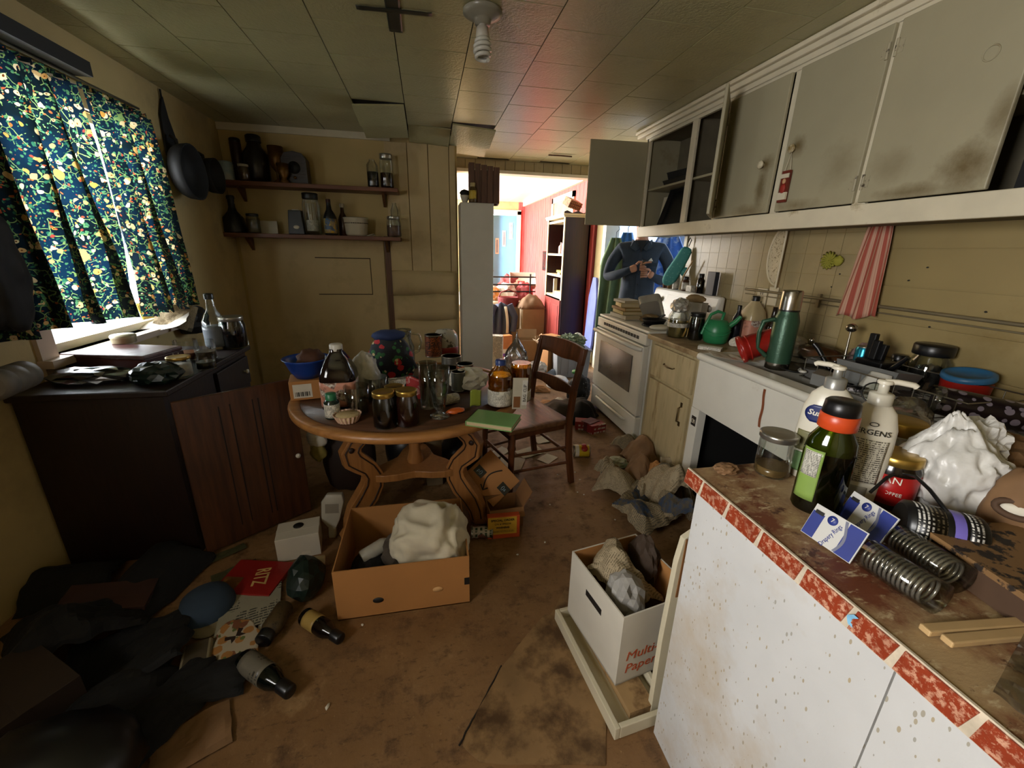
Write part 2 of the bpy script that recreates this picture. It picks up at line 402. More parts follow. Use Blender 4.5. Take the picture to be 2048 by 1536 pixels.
for a, c in (((1.36, 9.36, 0), (1.43, 9.42, 2.26)), ((1.97, 9.36, 0), (2.05, 9.42, 2.26)), ((1.36, 9.36, 2.19), (2.05, 9.42, 2.28))): b.span(a, c)
struct('trim_6', b, TRIMW)
BLUE = mat('light_blue_door_paint', '6ea9d0', 0.4, var=0.06, scale=3)
d = thing('door_1', None, None, (1.99, 9.47, 0.02), (0, 0, -8)); d['kind'] = 'structure'
b = B(); b.span((-0.6, 0, 0), (0, 0.04, 2.16)); part('leaf', b, BLUE, d)
for k in range(3):
    x0, z0 = -0.47+0.15*k, 1.36+0.16*k
    b = B(); b.span((x0, -0.012, z0), (x0+0.075, 0.0, z0+0.33)); fr = part('light_frame', b, TRIMW, d)
    b = B(); b.span((x0+0.018, -0.016, z0+0.03), (x0+0.057, -0.011, z0+0.30)); part('pane', b, mat('pane_grey', '8b8f98', 0.1), fr)
b = B(); b.at((-0.54, -0.03, 1.0), (90, 0, 0)); b.lathe([(0.0, 0.03), (0.03, 0.03), (0.032, 0.01), (0.012, 0), (0.012, -0.03), (0.0, -0.03)], 12); part('knob', b, mat('dark_brass', '4b3a1e', 0.3, 1), d)
b = B(); b.at((-0.54, -0.02, 0.72), (90, 0, 0)); b.lathe([(0.0, 0.02), (0.022, 0.02), (0.022, 0), (0.0, 0)], 12); part('lock', b, MATS['dark_brass'], d)
# small framed picture window high on the red wall
w = thing('window_3', None, None, (2.138, 6.7, 2.12)); w['kind'] = 'structure'
b = B()
for a, c in (((-0.03, -0.55, -0.28), (0, -0.47, 0.17)), ((-0.03, 0.47, -0.28), (0, 0.55, 0.17)), ((-0.03, -0.55, 0.09), (0, 0.55, 0.17))): b.span(a, c)
part('window_frame', b, TRIMW, w)
b = B(); b.span((-0.01, -0.47, -0.28), (-0.004, 0.47, 0.09)); part('pane', b, mat('dim_pane', '7d7a70', 0.2), w)
# side room behind the opening
SIDEW = mat('side_room_wall', 'b7c3cf', 0.6, var=0.06)
b = B(); b.span((3.55, 3.2, 0), (3.65, 5.6, 2.45)); struct('wall_side', b, SIDEW)
b = B(); b.span((2.28, 5.36, 0), (3.65, 5.46, 2.45)); struct('wall_side_far', b, SIDEW)
b = B(); b.span((2.28, 3.1, 0), (3.65, 3.2, 2.45)); struct('wall_side_near', b, SIDEW)
# windows in the left wall
def window_left(name, y0, y1, z0, z1):
    w = thing(name, None, None, (-1.7, (y0+y1)/2, z0)); w['kind'] = 'structure'
    h, L = z1-z0, (y1-y0)/2
    b = B()
    for a, c in (((-0.02, -L-0.09, -0.1), (0.018, -L, h+0.1)), ((-0.02, L, -0.1), (0.018, L+0.09, h+0.1)), ((-0.02, -L-0.09, h), (0.018, L+0.09, h+0.1))): b.span(a, c)
    part('window_frame', b, mat('casing_paint', 'c8b4a0', 0.5, var=0.06), w)
    b = B(); b.span((-0.11, -L-0.1, -0.035), (0.06, L+0.1, 0)); part('window_sill', b, MATS['casing_paint'], w)
    b = B()
    for a, c in (((-0.08, -L, 0), (-0.05, -L+0.04, h)), ((-0.08, L-0.04, 0), (-0.05, L, h)), ((-0.08, -L, h/2-0.02), (-0.05, L, h/2+0.02)), ((-0.08, -L, 0), (-0.05, L, 0.04)), ((-0.08, -L, h-0.04), (-0.05, L, h))): b.span(a, c)
    part('sash', b, TRIMW, w)
    for q in (0, 1):
        b = B(); b.span((-0.067, -L+0.04, 0.04+q*h/2), (-0.063, L-0.04, h/2-0.02+q*h/2)); part('pane', b, PANE, w)
window_left('window_1', 2.24, 3.3, 0.94, 2.1)
window_left('window_2', -0.75, 0.2, 1.15, 2.05)

# ================================================================== curtains
def m_curtain():
    t = NT('floral_curtain'); v = t.coord((1, 1, 1))
    nd = t.new('TexNoise'); nd.inputs['Scale'].default_value = 14; t.link(v, nd.inputs['Vector'])
    va = t.new('VectorMath', operation='MULTIPLY_ADD'); va.inputs[1].default_value = (0.05,)*3; t.link(nd.outputs['Color'], va.inputs[0]); t.link(v, va.inputs[2]); vd = va.outputs[0]
    base = t.mix(t.ramp(t.noise(v, 7, 3), 0.4, 0.6), hx('0b181c'), hx('0c2438'))
    def flowers(scale, hi, ca, cb, thr, shift, eye=None):
        vo = t.new('TexVoronoi'); vo.inputs['Scale'].default_value = scale
        mp = t.new('Mapping'); mp.inputs['Location'].default_value = (shift, shift*0.7, shift*1.9); t.link(vd, mp.inputs[0]); t.link(mp.outputs[0], vo.inputs['Vector'])
        sp = t.new('SeparateColor'); t.link(vo.outputs['Color'], sp.inputs[0])
        f = t.math('MULTIPLY', t.math('LESS_THAN', vo.outputs['Distance'], t.math('MULTIPLY', sp.outputs[1], hi)), t.math('GREATER_THAN', sp.outputs[0], thr))
        c = t.mix(sp.outputs[2], ca, cb)
        if eye: c = t.mix(t.math('LESS_THAN', vo.outputs['Distance'], 0.14), c, hx(eye))
        return f, c
    w = t.new('TexVoronoi', feature='DISTANCE_TO_EDGE'); w.inputs['Scale'].default_value = 26; t.link(vd, w.inputs['Vector'])
    vine = t.math('MULTIPLY', t.math('LESS_THAN', w.outputs['Distance'], 0.035), t.math('GREATER_THAN', t.noise(v, 20, 2), 0.48))
    col = t.mix(vine, base, hx('7d9a5a'))
    f, c = flowers(80, 0.62, hx('1c5a4a'), hx('5a8a58'), 0.35, 5); col = t.mix(f, col, c)
    f, c = flowers(40, 0.66, hx('c98f3a'), hx('e8d8ac'), 0.55, 1, '6b3a14'); col = t.mix(f, col, c)
    f, c = flowers(70, 0.5, hx('b5652e'), hx('a03c34'), 0.78, 9); col = t.mix(f, col, c)
    f, c = flowers(13, 0.42, hx('b58a44'), hx('c9a868'), 0.72, 13); col = t.mix(f, col, c)
    di = t.bsdf(col, 0.9); tl = t.new('BsdfTranslucent'); t.link(col, tl.inputs[0])
    m = t.new('MixShader'); m.inputs[0].default_value = 0.30; t.link(di.outputs[0], m.inputs[1]); t.link(tl.outputs[0], m.inputs[2])
    return t.done(m)
CURT = m_curtain()
def curtain(label, y0, y1, yb0, yb1, z1, z0, waves, seed, x=-1.61):
    b = B()
    def fn(u, v):
        z = z1+(z0+0.03*nz(u*3, seed)-z1)*v; y = (y0+(y1-y0)*u)*(1-v)+(yb0+(yb1-yb0)*u)*v
        a = 0.020+0.040*v; ph = u*waves*2*pi+0.8*sin(v*2+seed)+1.5*nz(u*4, v*1.2, seed)
        return (x+a*sin(ph)+0.02*v*nz(u*3, v*3, seed+3), y+0.05*cos(ph)*(0.4+0.6*v)*(y1-y0)/0.8, z)
    b.grid(fn, 110, 26)
    c = thing('curtain', label, 'curtain', (0, 0, 0), group='curtains at the window'); part('drape', b, CURT, c)
    b = B(); b.grid(lambda u, v: (x+0.015*sin(u*waves*6*pi), y0+(y1-y0)*u, z1+0.02-0.02*v), 110, 3); part('gathered_heading', b, CURT, c)
    return c
curtain('dark floral curtain panel hanging nearer the viewer, left of the bright gap', 1.78, 2.66, 1.72, 2.72, 2.16, 1.07, 5, 2)
curtain('dark floral curtain panel hanging right of the bright gap, nearer the shelves', 2.70, 3.24, 2.76, 3.40, 2.16, 1.04, 4, 8)
b = B(); b.tube([(-1.675, 1.7, 2.225), (-1.675, 3.3, 2.225)], 0.007); single('curtain_rod', b, mat('rod_metal', '5a5348', 0.4, 0.6), 'thin metal curtain rod above the window', 'curtain rod', (0, 0, 0))
b = B(); b.span((-1.70, 1.7, 2.235), (-1.6, 2.82, 2.3)); single('valance_board', b, mat('black_wood', '0b0907', 0.6), 'dark board fixed over the top of the curtain window', 'board', (0, 0, 0))
# ================================================================== upper cabinets along the right wall
KNOBM = mat('aged_white_knob', 'cfc3a6', 0.35, var=0.05, stain='8a7448', sscale=20)
CABW = mat('cabinet_paint', 'a39b80', 0.5, var=0.05, scale=3, stain='7d6a41', sscale=2.6, slo=0.63, shi=0.8, bump=0.05, bscale=40)
INNER = mat('cabinet_inside', '6b6350', 0.7)
HINGE = mat('painted_hinge', 'a39a80', 0.5, 0.0, stain='4a4030', sscale=40, slo=0.55, shi=0.62)
def grimy(name, spots):
    """cupboard paint with grease marks of their own shape around the places hands touch"""
    t = NT(name); v = t.coord(); base = hx('a39b80')
    c = t.mix(t.ramp(t.noise(v, 3), 0.3, 0.7), tuple(x*0.94 for x in base), tuple(x*1.05 for x in base))
    n = t.noise(v, 9, 7, 0.7); tot = None
    for (y, z, ry, rz, k) in spots:
        mp = t.new('Mapping', vector_type='TEXTURE'); mp.inputs['Location'].default_value = (0, y, z); mp.inputs['Scale'].default_value = (1, ry, rz); t.link(v, mp.inputs[0])
        ln = t.new('VectorMath', operation='LENGTH'); t.link(mp.outputs[0], ln.inputs[0])
        f = t.math('MULTIPLY', t.ramp(t.math('ADD', t.math('SUBTRACT', 1.0, ln.outputs['Value']), t.math('MULTIPLY', t.math('SUBTRACT', n, 0.5), 1.6)), 0.1, 0.9), k)
        tot = f if tot is None else t.math('MAXIMUM', tot, f)
    return t.done(t.bsdf(t.mix(tot, c, hx('5f4c26')), 0.5, 0, t.noise(v, 40, 3), 0.05))
uc = thing('kitchen_cabinet', 'long row of grimy off-white cabinets hung above the sink', 'cabinet', (1.86, 0, 1.6))
YL, YR = 3.62, -0.55
b = B(); b.span((0.29, YR, 0.03), (0.315, YL, 0.76)); b.span((0.02, YR, 0.0), (0.31, YL, 0.03)); b.span((0.02, YR, 0.76), (0.31, YL, 0.79)); part('carcass', b, INNER, uc)
b = B(); b.span((0.0, YL-0.02, -0.005), (0.31, YL, 0.79)); part('end_panel', b, CABW, uc)
for y_ in (2.98, 1.62, 0.9): part('divider', B().span((0.02, y_, 0.03), (0.29, y_+0.01, 0.76)), INNER, uc)
for y_, y2 in ((2.6, 2.975), (2.995, 3.6), (0.92, 1.6)): part('shelf', B().span((0.03, y_, 0.36), (0.29, y2, 0.375)), CABW, uc)
b = B(); b.span((-0.01, YR, -0.01), (0.02, YL, 0.075)); part('bottom_rail', b, TRIMW, uc, bev=0.004)
b = B(); b.span((0.0, YR, 0.735), (0.02, YL, 0.80)); part('top_rail', b, TRIMW, uc)
b = B()
for k, (o, z0, z1) in enumerate(((0.012, 0.755, 0.785), (0.03, 0.785, 0.815), (0.05, 0.815, 0.838))): b.span((-o, YR, z0), (0.0, YL+0.14 if k else YL+0.02, z1))
part('crown_moulding', b, TRIMW, uc, bev=0.006)
for y0, y1 in ((3.57, 3.62), (2.93, 2.99), (2.58, 2.625), (2.085, 2.13), (1.60, 1.66), (0.86, 0.92)):
    b = B(); b.span((0, y0, 0.07), (0.02, y1, 0.74)); part('stile', b, TRIMW, uc, bev=0.003)
def cab_door(hy, w, ang, knob=None, side=-1, m=None, hx0=0.0):
    """door hinged at y=hy, reaching side*w along y when shut"""
    h = bpy.data.objects.new
    b = B(); b.span((-0.018, 0, 0.08), (0, side*w, 0.735))
    d = part('door', b, m or CABW, uc, (hx0, hy, 0), (0, 0, ang), bev=0.004)
    for z in (0.16, 0.64):
        b = B(); b.tube([(-0.02, side*0.004, z-0.03), (-0.02, side*0.004, z+0.03)], 0.006, 6); b.span((-0.0195, side*0.004, z-0.022), (-0.0175, side*0.03, z+0.022)); part('hinge', b, HINGE, d)
    if knob:
        b = B(); b.at((-0.018, side*knob[0], knob[1]), (0, -90, 0)); b.lathe([(0.010, 0), (0.008, 0.008), (0.019, 0.014), (0.021, 0.022), (0.014, 0.028), (0, 0.029)], 16); part('knob', b, KNOBM, d)
    return d
cab_door(3.60, 0.50, -93)
cab_door(2.61, 0.34, 141, None, side=1, hx0=-0.022)
cab_door(2.58, 0.445, 0, (0.36, 0.33), m=grimy('grimy_paint_a', [(-0.38, 0.33, 0.06, 0.06, 0.9), (-0.37, 0.2, 0.05, 0.16, 0.75), (-0.3, 0.1, 0.16, 0.05, 0.6)]))
cab_door(1.645, 0.435, 0, (0.38, 0.37), side=1, m=grimy('grimy_paint_b', [(0.36, 0.38, 0.07, 0.06, 0.85), (0.3, 0.1, 0.14, 0.04, 0.6), (0.1, 0.25, 0.12, 0.12, 0.35)]))
cab_door(1.62, 0.44, 0, m=grimy('grimy_paint_c', [(-0.36, 0.16, 0.12, 0.10, 0.85), (-0.2, 0.1, 0.2, 0.04, 0.7), (-0.42, 0.3, 0.05, 0.1, 0.6), (-0.1, 0.2, 0.1, 0.1, 0.35)]))
cab_door(0.72, 0.3, 70, side=1)
# the round knob mark left on the nearest big door
b = B(); b.at((-0.0195, 1.285, 0.50), (0, -90, 0)); b.tube([(0.022*cos(a*pi/10), 0.022*sin(a*pi/10), 0) for a in range(21)], 0.0025, 6); part('ring_pull', b, CABW, uc)
# trays and tins inside the two open cupboards
BLK = mat('black_plastic', '0d0d0f', 0.35, var=0.1)
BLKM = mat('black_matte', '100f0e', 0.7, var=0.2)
DKMET = mat('dark_baking_metal', '2b2a28', 0.35, 0.6)
def tray(loc, rot, sx, sy, h, m, label, name='baking_tray'):
    t = thing(name, label, 'tray', loc, rot); b = B()
    b.add([(-sx/2, -sy/2, 0), (sx/2, -sy/2, 0), (sx/2, sy/2, 0), (-sx/2, sy/2, 0), (-sx/2-0.01, -sy/2-0.01, h), (sx/2+0.01, -sy/2-0.01, h), (sx/2+0.01, sy/2+0.01, h), (-sx/2-0.01, sy/2+0.01, h)], [(0, 3, 2, 1), (0, 1, 5, 4), (1, 2, 6, 5), (2, 3, 7, 6), (3, 0, 4, 7)])
    part('pan', b, m, t, solid=0.003)
    b = B(); b.tube([(-sx/2-0.01, -sy/2-0.01, h), (sx/2+0.01, -sy/2-0.01, h), (sx/2+0.01, sy/2+0.01, h), (-sx/2-0.01, sy/2+0.01, h), (-sx/2-0.01, -sy/2-0.01, h)], 0.004, 6); part('rolled_rim', b, m, t); return t
tray((1.99, 3.2, 1.976), (0, 0, 0), 0.17, 0.3, 0.03, DKMET, 'dark baking tray on the shelf of the open corner cupboard')
tray((2.0, 3.19, 2.016), (0, 0, 6), 0.15, 0.26, 0.045, BLKM, 'smaller black pan stacked on the tray in the open cupboard', 'loaf_pan')
tray((1.96, 3.21, 1.785), (0, -72, 0), 0.3, 0.3, 0.03, BLK, 'black square tray stood on edge at the bottom of the open cupboard', 'serving_tray')
b = B(); b.box((0, 0, 0.14), (0.012, 0.17, 0.28)); b.box((0.015, 0.01, 0.12), (0.01, 0.15, 0.24)); single('cutting_board', b, TRIMW, 'pale board leaning beside the black tray in the cupboard', 'board', (1.99, 3.45, 1.635), (0, 8, 0))
t = thing('food_tin', 'small blue and white tin on the shelf behind the half-open door', 'tin', (1.98, 2.72, 1.976))
b = B(); b.lathe([(0.035, 0), (0.035, 0.13)], 16); part('tin_body', b, printed('blue_tin_print', 'c9d4d8', '22526b', 60, cover=0.7, patches=('2b6d8c', 14, 0.5)), t)
b = B(); b.lathe([(0.037, 0.13), (0.037, 0.14), (0, 0.142)], 16); part('lid', b, HINGE, t)
b = B(); b.box((0, 0, 0.15), (0.2, 0.24, 0.3)); single('dark_box', b, BLKM, 'black box in the shadow of the cupboard at the right edge', 'box', (2.05, 1.05, 1.632))
# hanging painted ornament on the cupboard knob
og = thing('hanging_ornament', 'small painted wooden figure hanging from a cupboard knob', 'ornament', (1.828, 2.025, 1.72))
b = B(); b.box((0, 0, 0.075), (0.012, 0.05, 0.15)); part('plaque', b, mat('ornament_red', '6d2a1c', 0.5), og)
b = B(); b.box((-0.004, 0, 0.03), (0.01, 0.052, 0.035)); b.box((-0.006, 0, 0.125), (0.008, 0.05, 0.02)); part('white_trim', b, TRIMW, og)
b = B(); b.at((-0.008, 0, 0.1)); b.blob((0.006, 0.011, 0.013), 0, sub=2, flat=False); part('face', b, mat('ornament_face', 'c99a72', 0.6), og)
b = B(); b.at((-0.008, 0, 0.066)); b.blob((0.006, 0.017, 0.024), 0.1, sub=2, flat=False); part('coat', b, mat('ornament_coat', '9b2d20', 0.6), og)
b = B(); b.tube([(0, -0.018, 0.15), (0.003, 0, 0.235), (0, 0.018, 0.15)], 0.0016, 5); part('string', b, TRIMW, og)

# ================================================================== base cupboard, sink, stove
WASH = mat('grimy_washed_paint', 'b8a780', 0.55, var=0.12, scale=3, stain='7a5c2e', sscale=2.2, slo=0.54, shi=0.74, stretch=(7, 7, 1))
bc = thing('base_cabinet', 'grimy cream base cupboard with one drawer and one door beside the stove', 'cabinet', (1.58, 2.395, 0))
b = B(); b.span((0.0, -0.285, 0.0), (0.58, 0.285, 0.87)); part('body', b, WASH, bc)
b = B(); b.span((-0.02, -0.25, 0.625), (0, 0.225, 0.845)); dr = part('drawer', b, WASH, bc, bev=0.004)
b = B(); b.tube([(-0.02, -0.06, 0.745), (-0.035, -0.055, 0.74), (-0.037, 0, 0.735), (-0.035, 0.055, 0.74), (-0.02, 0.06, 0.745)], 0.004, 6); part('handle', b, mat('old_bronze', '5b4a2c', 0.4, 0.7), dr)
b = B(); b.span((-0.02, -0.25, 0.03), (0, 0.225, 0.60)); dr = part('door', b, WASH, bc, bev=0.004)
b = B(); b.tube([(-0.02, -0.19, 0.42), (-0.042, -0.19, 0.43), (-0.042, -0.19, 0.52), (-0.02, -0.19, 0.53)], 0.005, 6); b.box((-0.021, -0.19, 0.54), (0.003, 0.02, 0.03)); b.box((-0.021, -0.19, 0.41), (0.003, 0.02, 0.03)); part('handle', b, MATS['old_bronze'], dr)
STONE = mat('worn_counter', 'a08a66', 0.5, var=0.2, scale=12, stain='6b5130', sscale=7, slo=0.48, shi=0.66, bump=0.1)
b = B(); b.span((1.545, 2.11, 0.87), (2.178, 2.695, 0.905)); single('worktop', b, STONE, 'short worn beige worktop between stove and sink', 'worktop', (0, 0, 0), bev=0.006)

sk = thing('sink_unit', 'old white enamel sink with deep apron and open black space below', 'sink', (1.56, 0, 0))
Y0, Y1 = 0.84, 2.105
b = B(); b.span((0.0, Y0, 0.57), (0.02, Y1, 0.87)); part('apron', b, WHITE, sk, bev=0.004)
b = B(); b.tube([(0.0, Y0, 0.885), (0.0, Y1, 0.885)], 0.022, 10); b.span((0.0, Y0, 0.868), (0.09, Y1, 0.905)); b.span((0.53, Y0, 0.868), (0.605, Y1, 0.905)); b.span((0.09, 1.9, 0.868), (0.53, Y1, 0.905)); b.span((0.09, Y0, 0.868), (0.53, 1.0, 0.905)); part('rim', b, WHITE, sk)
b = B(); b.span((0.08, 0.99, 0.70), (0.09, 1.91, 0.87)); b.span((0.53, 0.99, 0.70), (0.54, 1.91, 0.87)); b.span((0.09, 1.9, 0.70), (0.53, 1.91, 0.87)); b.span((0.09, 0.99, 0.70), (0.53, 1.0, 0.87)); b.span((0.09, 0.99, 0.69), (0.53, 1.91, 0.70)); part('basin', b, WHITE, sk)
b = B(); b.span((0.0, 2.03, 0.0), (0.05, 2.105, 0.57)); part('post', b, WHITE, sk)
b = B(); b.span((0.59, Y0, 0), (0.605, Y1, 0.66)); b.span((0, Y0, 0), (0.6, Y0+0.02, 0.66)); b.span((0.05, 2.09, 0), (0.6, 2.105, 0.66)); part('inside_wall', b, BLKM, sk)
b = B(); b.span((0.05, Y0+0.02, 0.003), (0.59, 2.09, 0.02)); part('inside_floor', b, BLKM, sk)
b = B(); b.grid(lambda u, v: (-0.003, 1.585+0.014*u-0.03*(1-v)*0.4+0.003*sin(v*9), 0.66+0.19*v), 3, 10); part('rust_streak', b, mat('rust', '7d4120', 0.8), sk)
b = B(); b.span((-0.003, 2.045, 0.46), (0, 2.085, 0.52)); st = part('sticker', b, mat('sticker_black', '241d18', 0.6), sk)
b = B(); b.at((-0.005, 2.07, 0.49), (0, 90, 0)); b.tube([(0.012*cos(a*pi/8), 0.010*sin(a*pi/8), 0) for a in range(17)], 0.0018, 5); b.tube([(0.012, -0.018, 0), (-0.012, -0.018, 0), (0, -0.005, 0), (-0.012, -0.005, 0)], 0.0018, 5); part('sticker_mark', b, TRIMW, st)

sv = thing('stove', 'white electric range with dark oven window next to the base cupboard', 'stove', (1.57, 3.165, 0))
H = 0.455
b = B(); b.span((0.02, -H, 0.02), (0.56, H, 0.895)); part('body', b, WHITE, sv, bev=0.005)
b = B(); b.span((-0.005, -H, 0.895), (0.575, H, 0.915)); part('cooktop', b, WHITE, sv, bev=0.006)
od = part('oven_door', B().span((-0.03, -H+0.012, 0.25), (0.02, H-0.012, 0.80)), WHITE, sv, bev=0.008)
b = B(); b.span((-0.035, -0.30, 0.40), (-0.028, 0.32, 0.70)); part('window', b, mat('oven_window', '4a443a', 0.15, var=0.3, scale=5), od, bev=0.002)
b = B(); b.tube([(-0.03, -0.42, 0.775), (-0.065, -0.40, 0.78), (-0.085, -0.2, 0.785), (-0.09, 0, 0.786), (-0.085, 0.2, 0.785), (-0.065, 0.40, 0.78), (-0.03, 0.42, 0.775)], 0.017, 8); part('handle', b, WHITE, od)
dw = part('drawer', B().span((-0.03, -H+0.012, 0.05), (0.02, H-0.012, 0.238)), WHITE, sv, bev=0.008)
b = B(); b.tube([(-0.03, -0.28, 0.165), (-0.05, -0.27, 0.168), (-0.055, 0, 0.17), (-0.05, 0.27, 0.168), (-0.03, 0.28, 0.165)], 0.012, 8); part('handle', b, WHITE, dw)
b = B(); b.span((-0.02, -H+0.005, 0.81), (0.02, H-0.005, 0.89)); vp = part('vent_panel', b, WHITE, sv, bev=0.004)
for k in range(14): part('vent_slot', B().span((-0.023, -0.34+0.047*k, 0.838), (-0.019, -0.305+0.047*k, 0.862)), BLKM, vp)
bg = part('backguard', B().add([(0.47, -H, 0.915), (0.575, -H, 0.915), (0.575, H, 0.915), (0.47, H, 0.915), (0.53, -H, 1.16), (0.575, -H, 1.16), (0.575, H, 1.16), (0.53, H, 1.16)], [(3, 2, 1, 0), (4, 5, 6, 7), (0, 1, 5, 4), (1, 2, 6, 5), (2, 3, 7, 6), (3, 0, 4, 7)]), WHITE, sv, bev=0.015)
for y in (0.40, 0.31, -0.30, -0.39):
    b = B(); b.at((0.497, y, 1.07), (0, -104, 0)); b.lathe([(0.028, 0), (0.026, 0.012), (0.016, 0.014), (0.014, 0.026), (0, 0.027)], 16); part('knob', b, mat('grey_knob', '8d867a', 0.4), bg)
part('control_panel', B().at((0.503, 0.03, 1.05), (0, 14, 0)).box((-0.004, 0, 0), (0.006, 0.36, 0.13)), mat('panel_grey', 'a8a498', 0.3), bg)
for y in (-0.22, 0.22):
    for x in (0.16, 0.38):
        b = B(); b.at((x, y, 0.917))
        for r in (0.03, 0.05, 0.07, 0.088): b.tube([(r*cos(a*pi/10), r*sin(a*pi/10), 0.004) for a in range(21)], 0.005, 6)
        part('burner', b, BLKM, sv)

# ================================================================== peninsula counter on the right
SPECK = None
def m_speck():
    t = NT('speckled_panel'); v = t.coord()
    c = t.mix(t.ramp(t.noise(v, 3), 0.3, 0.7), hx('bcbbb9'), hx('cccbc9'))
    for k, (sc, thr, rad, ca, cb, st) in enumerate(((70, 0.72, 0.20, '6a6a6c', '8d7456', (1, 0.55, 0.3)), (170, 0.6, 0.3, '9a9890', 'a8997c', (1, 0.7, 0.3)))):
        mp = t.new('Mapping'); mp.inputs['Scale'].default_value = st; mp.inputs['Rotation'].default_value = (0.5, 0, 0); mp.inputs['Location'].default_value = (k, k, k); t.link(v, mp.inputs[0])
        vo = t.new('TexVoronoi'); vo.inputs['Scale'].default_value = sc; t.link(mp.outputs[0], vo.inputs['Vector'])
        sp = t.new('SeparateColor'); t.link(vo.outputs['Color'], sp.inputs[0])
        f = t.math('MULTIPLY', t.math('LESS_THAN', vo.outputs['Distance'], t.math('MULTIPLY', sp.outputs[1], rad)), t.math('GREATER_THAN', sp.outputs[0], thr))
        c = t.mix(f, c, t.mix(sp.outputs[2], hx(ca), hx(cb)))
    c = t.mix(t.math('MULTIPLY', t.ramp(t.noise(v, 1.7, 6, 0.7), 0.5, 0.75), 0.75), c, hx('a98d5e'))
    return t.done(t.bsdf(c, 0.5, 0, t.noise(v, 60, 3), 0.12))
def m_stonetop():
    t = NT('brown_stone_laminate'); v = t.coord()
    n1 = t.noise(v, 5, 7, 0.7); n2 = t.noise(t.coord((1, 2, 1)), 26, 6, 0.7)
    c = t.mix(t.ramp(n1, 0.42, 0.58), hx('6d3a22'), hx('a98d66'))
    c = t.mix(t.ramp(n2, 0.55, 0.66), c, hx('c2ad88'))
    c = t.mix(t.ramp(t.noise(v, 13, 6, 0.75), 0.57, 0.64), c, hx('4a2516'))
    return t.done(t.bsdf(c, 0.55, 0, n2, 0.15))
def m_brick():
    t = NT('brick_print'); v = t.coord()
    n = t.noise(t.coord((1, 1, 1)), 90, 6, 0.75)
    c = t.mix(t.ramp(n, 0.5, 0.6), hx('8c351b'), hx('c9977a'))
    c = t.mix(t.math('MULTIPLY', t.ramp(t.noise(v, 16), 0.45, 0.7), 0.7), c, hx('742a14'))
    return t.done(t.bsdf(c, 0.4))
pn = thing('peninsula_counter', 'kitchen peninsula with white speckled side and brick-print counter edge', 'counter', (0.66, 0, 0))
b = B(); b.span((0.0, -0.95, 0.0), (1.50, 0.80, 0.89)); part('base', b, TRIMW, pn)
SPECK = m_speck()
b = B(); b.span((-0.008, 0.33, 0.0), (0, 0.805, 0.885)); part('side_panel', b, SPECK, pn)
b = B(); b.span((-0.008, -0.95, 0.0), (0, 0.327, 0.885)); part('side_panel', b, SPECK, pn)
b = B(); b.span((-0.018, -0.96, 0.89), (1.505, 0.835, 0.93)); part('top', b, m_stonetop(), pn, bev=0.005)
BRK = m_brick(); MORT = mat('mortar_print', 'c7b9a2', 0.5, var=0.2, scale=40)
b = B(); b.span((-0.022, -0.96, 0.886), (-0.018, 0.835, 0.932)); part('edge_strip', b, MORT, pn)
y = 0.84
k = 0
while y > -0.2:
    L = (0.062, 0.085, 0.09, 0.095, 0.085)[k % 5]; b = B(); b.at((0, 0, 0)); z = 0.004*(k % 2)
    b.add([(-0.0245, y, 0.889), (-0.0245, y-L+0.006, 0.889), (-0.0245, y-L-0.004, 0.929), (-0.0245, y-0.006, 0.929), (-0.021, y, 0.889), (-0.021, y-L+0.006, 0.889), (-0.021, y-L-0.004, 0.929), (-0.021, y-0.006, 0.929)], [(0, 3, 2, 1), (0, 1, 5, 4), (1, 2, 6, 5), (2, 3, 7, 6), (3, 0, 4, 7)])
    part('brick', b, BRK, pn); y -= L+0.006; k += 1
b = B(); b.grid(lambda u, v: (-0.026+0.002*sin(v*5), 0.385+0.008*u+0.006*sin(v*4), 0.898+0.024*v), 3, 6); part('blue_tape_scrap', b, mat('blue_scrap', '7fb6d6', 0.5), pn)

# ================================================================== dark hutch under the window
ht = thing('hutch', 'very dark wooden cabinet under the curtained window with its door hanging open', 'cabinet', (-1.4, 2.38, 0))
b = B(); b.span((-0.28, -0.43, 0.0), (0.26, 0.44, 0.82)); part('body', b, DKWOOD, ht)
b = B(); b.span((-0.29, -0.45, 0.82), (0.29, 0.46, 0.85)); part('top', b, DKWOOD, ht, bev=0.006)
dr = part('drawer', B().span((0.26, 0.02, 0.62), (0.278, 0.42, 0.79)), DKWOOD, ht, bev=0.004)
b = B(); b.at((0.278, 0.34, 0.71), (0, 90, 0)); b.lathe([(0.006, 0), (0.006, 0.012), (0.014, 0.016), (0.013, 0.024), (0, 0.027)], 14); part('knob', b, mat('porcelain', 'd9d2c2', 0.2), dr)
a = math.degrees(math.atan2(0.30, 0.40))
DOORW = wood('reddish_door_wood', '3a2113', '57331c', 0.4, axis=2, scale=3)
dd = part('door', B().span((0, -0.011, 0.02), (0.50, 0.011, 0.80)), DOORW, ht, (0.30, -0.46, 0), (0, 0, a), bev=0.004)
for x0, w in ((0.16, 0.005), (0.205, 0.005), (0.30, 0.005), (0.325, 0.005)):
    part('groove', B().span((x0, -0.0125, 0.10), (x0+w, -0.0105, 0.74)), mat('groove_black', '140a05', 0.7), dd)
b = B(); b.at((0.465, -0.011, 0.38), (90, 0, 0)); b.lathe([(0.006, 0), (0.006, 0.008), (0.013, 0.012), (0.012, 0.02), (0, 0.022)], 14); part('knob', b, MATS['porcelain'], dd)

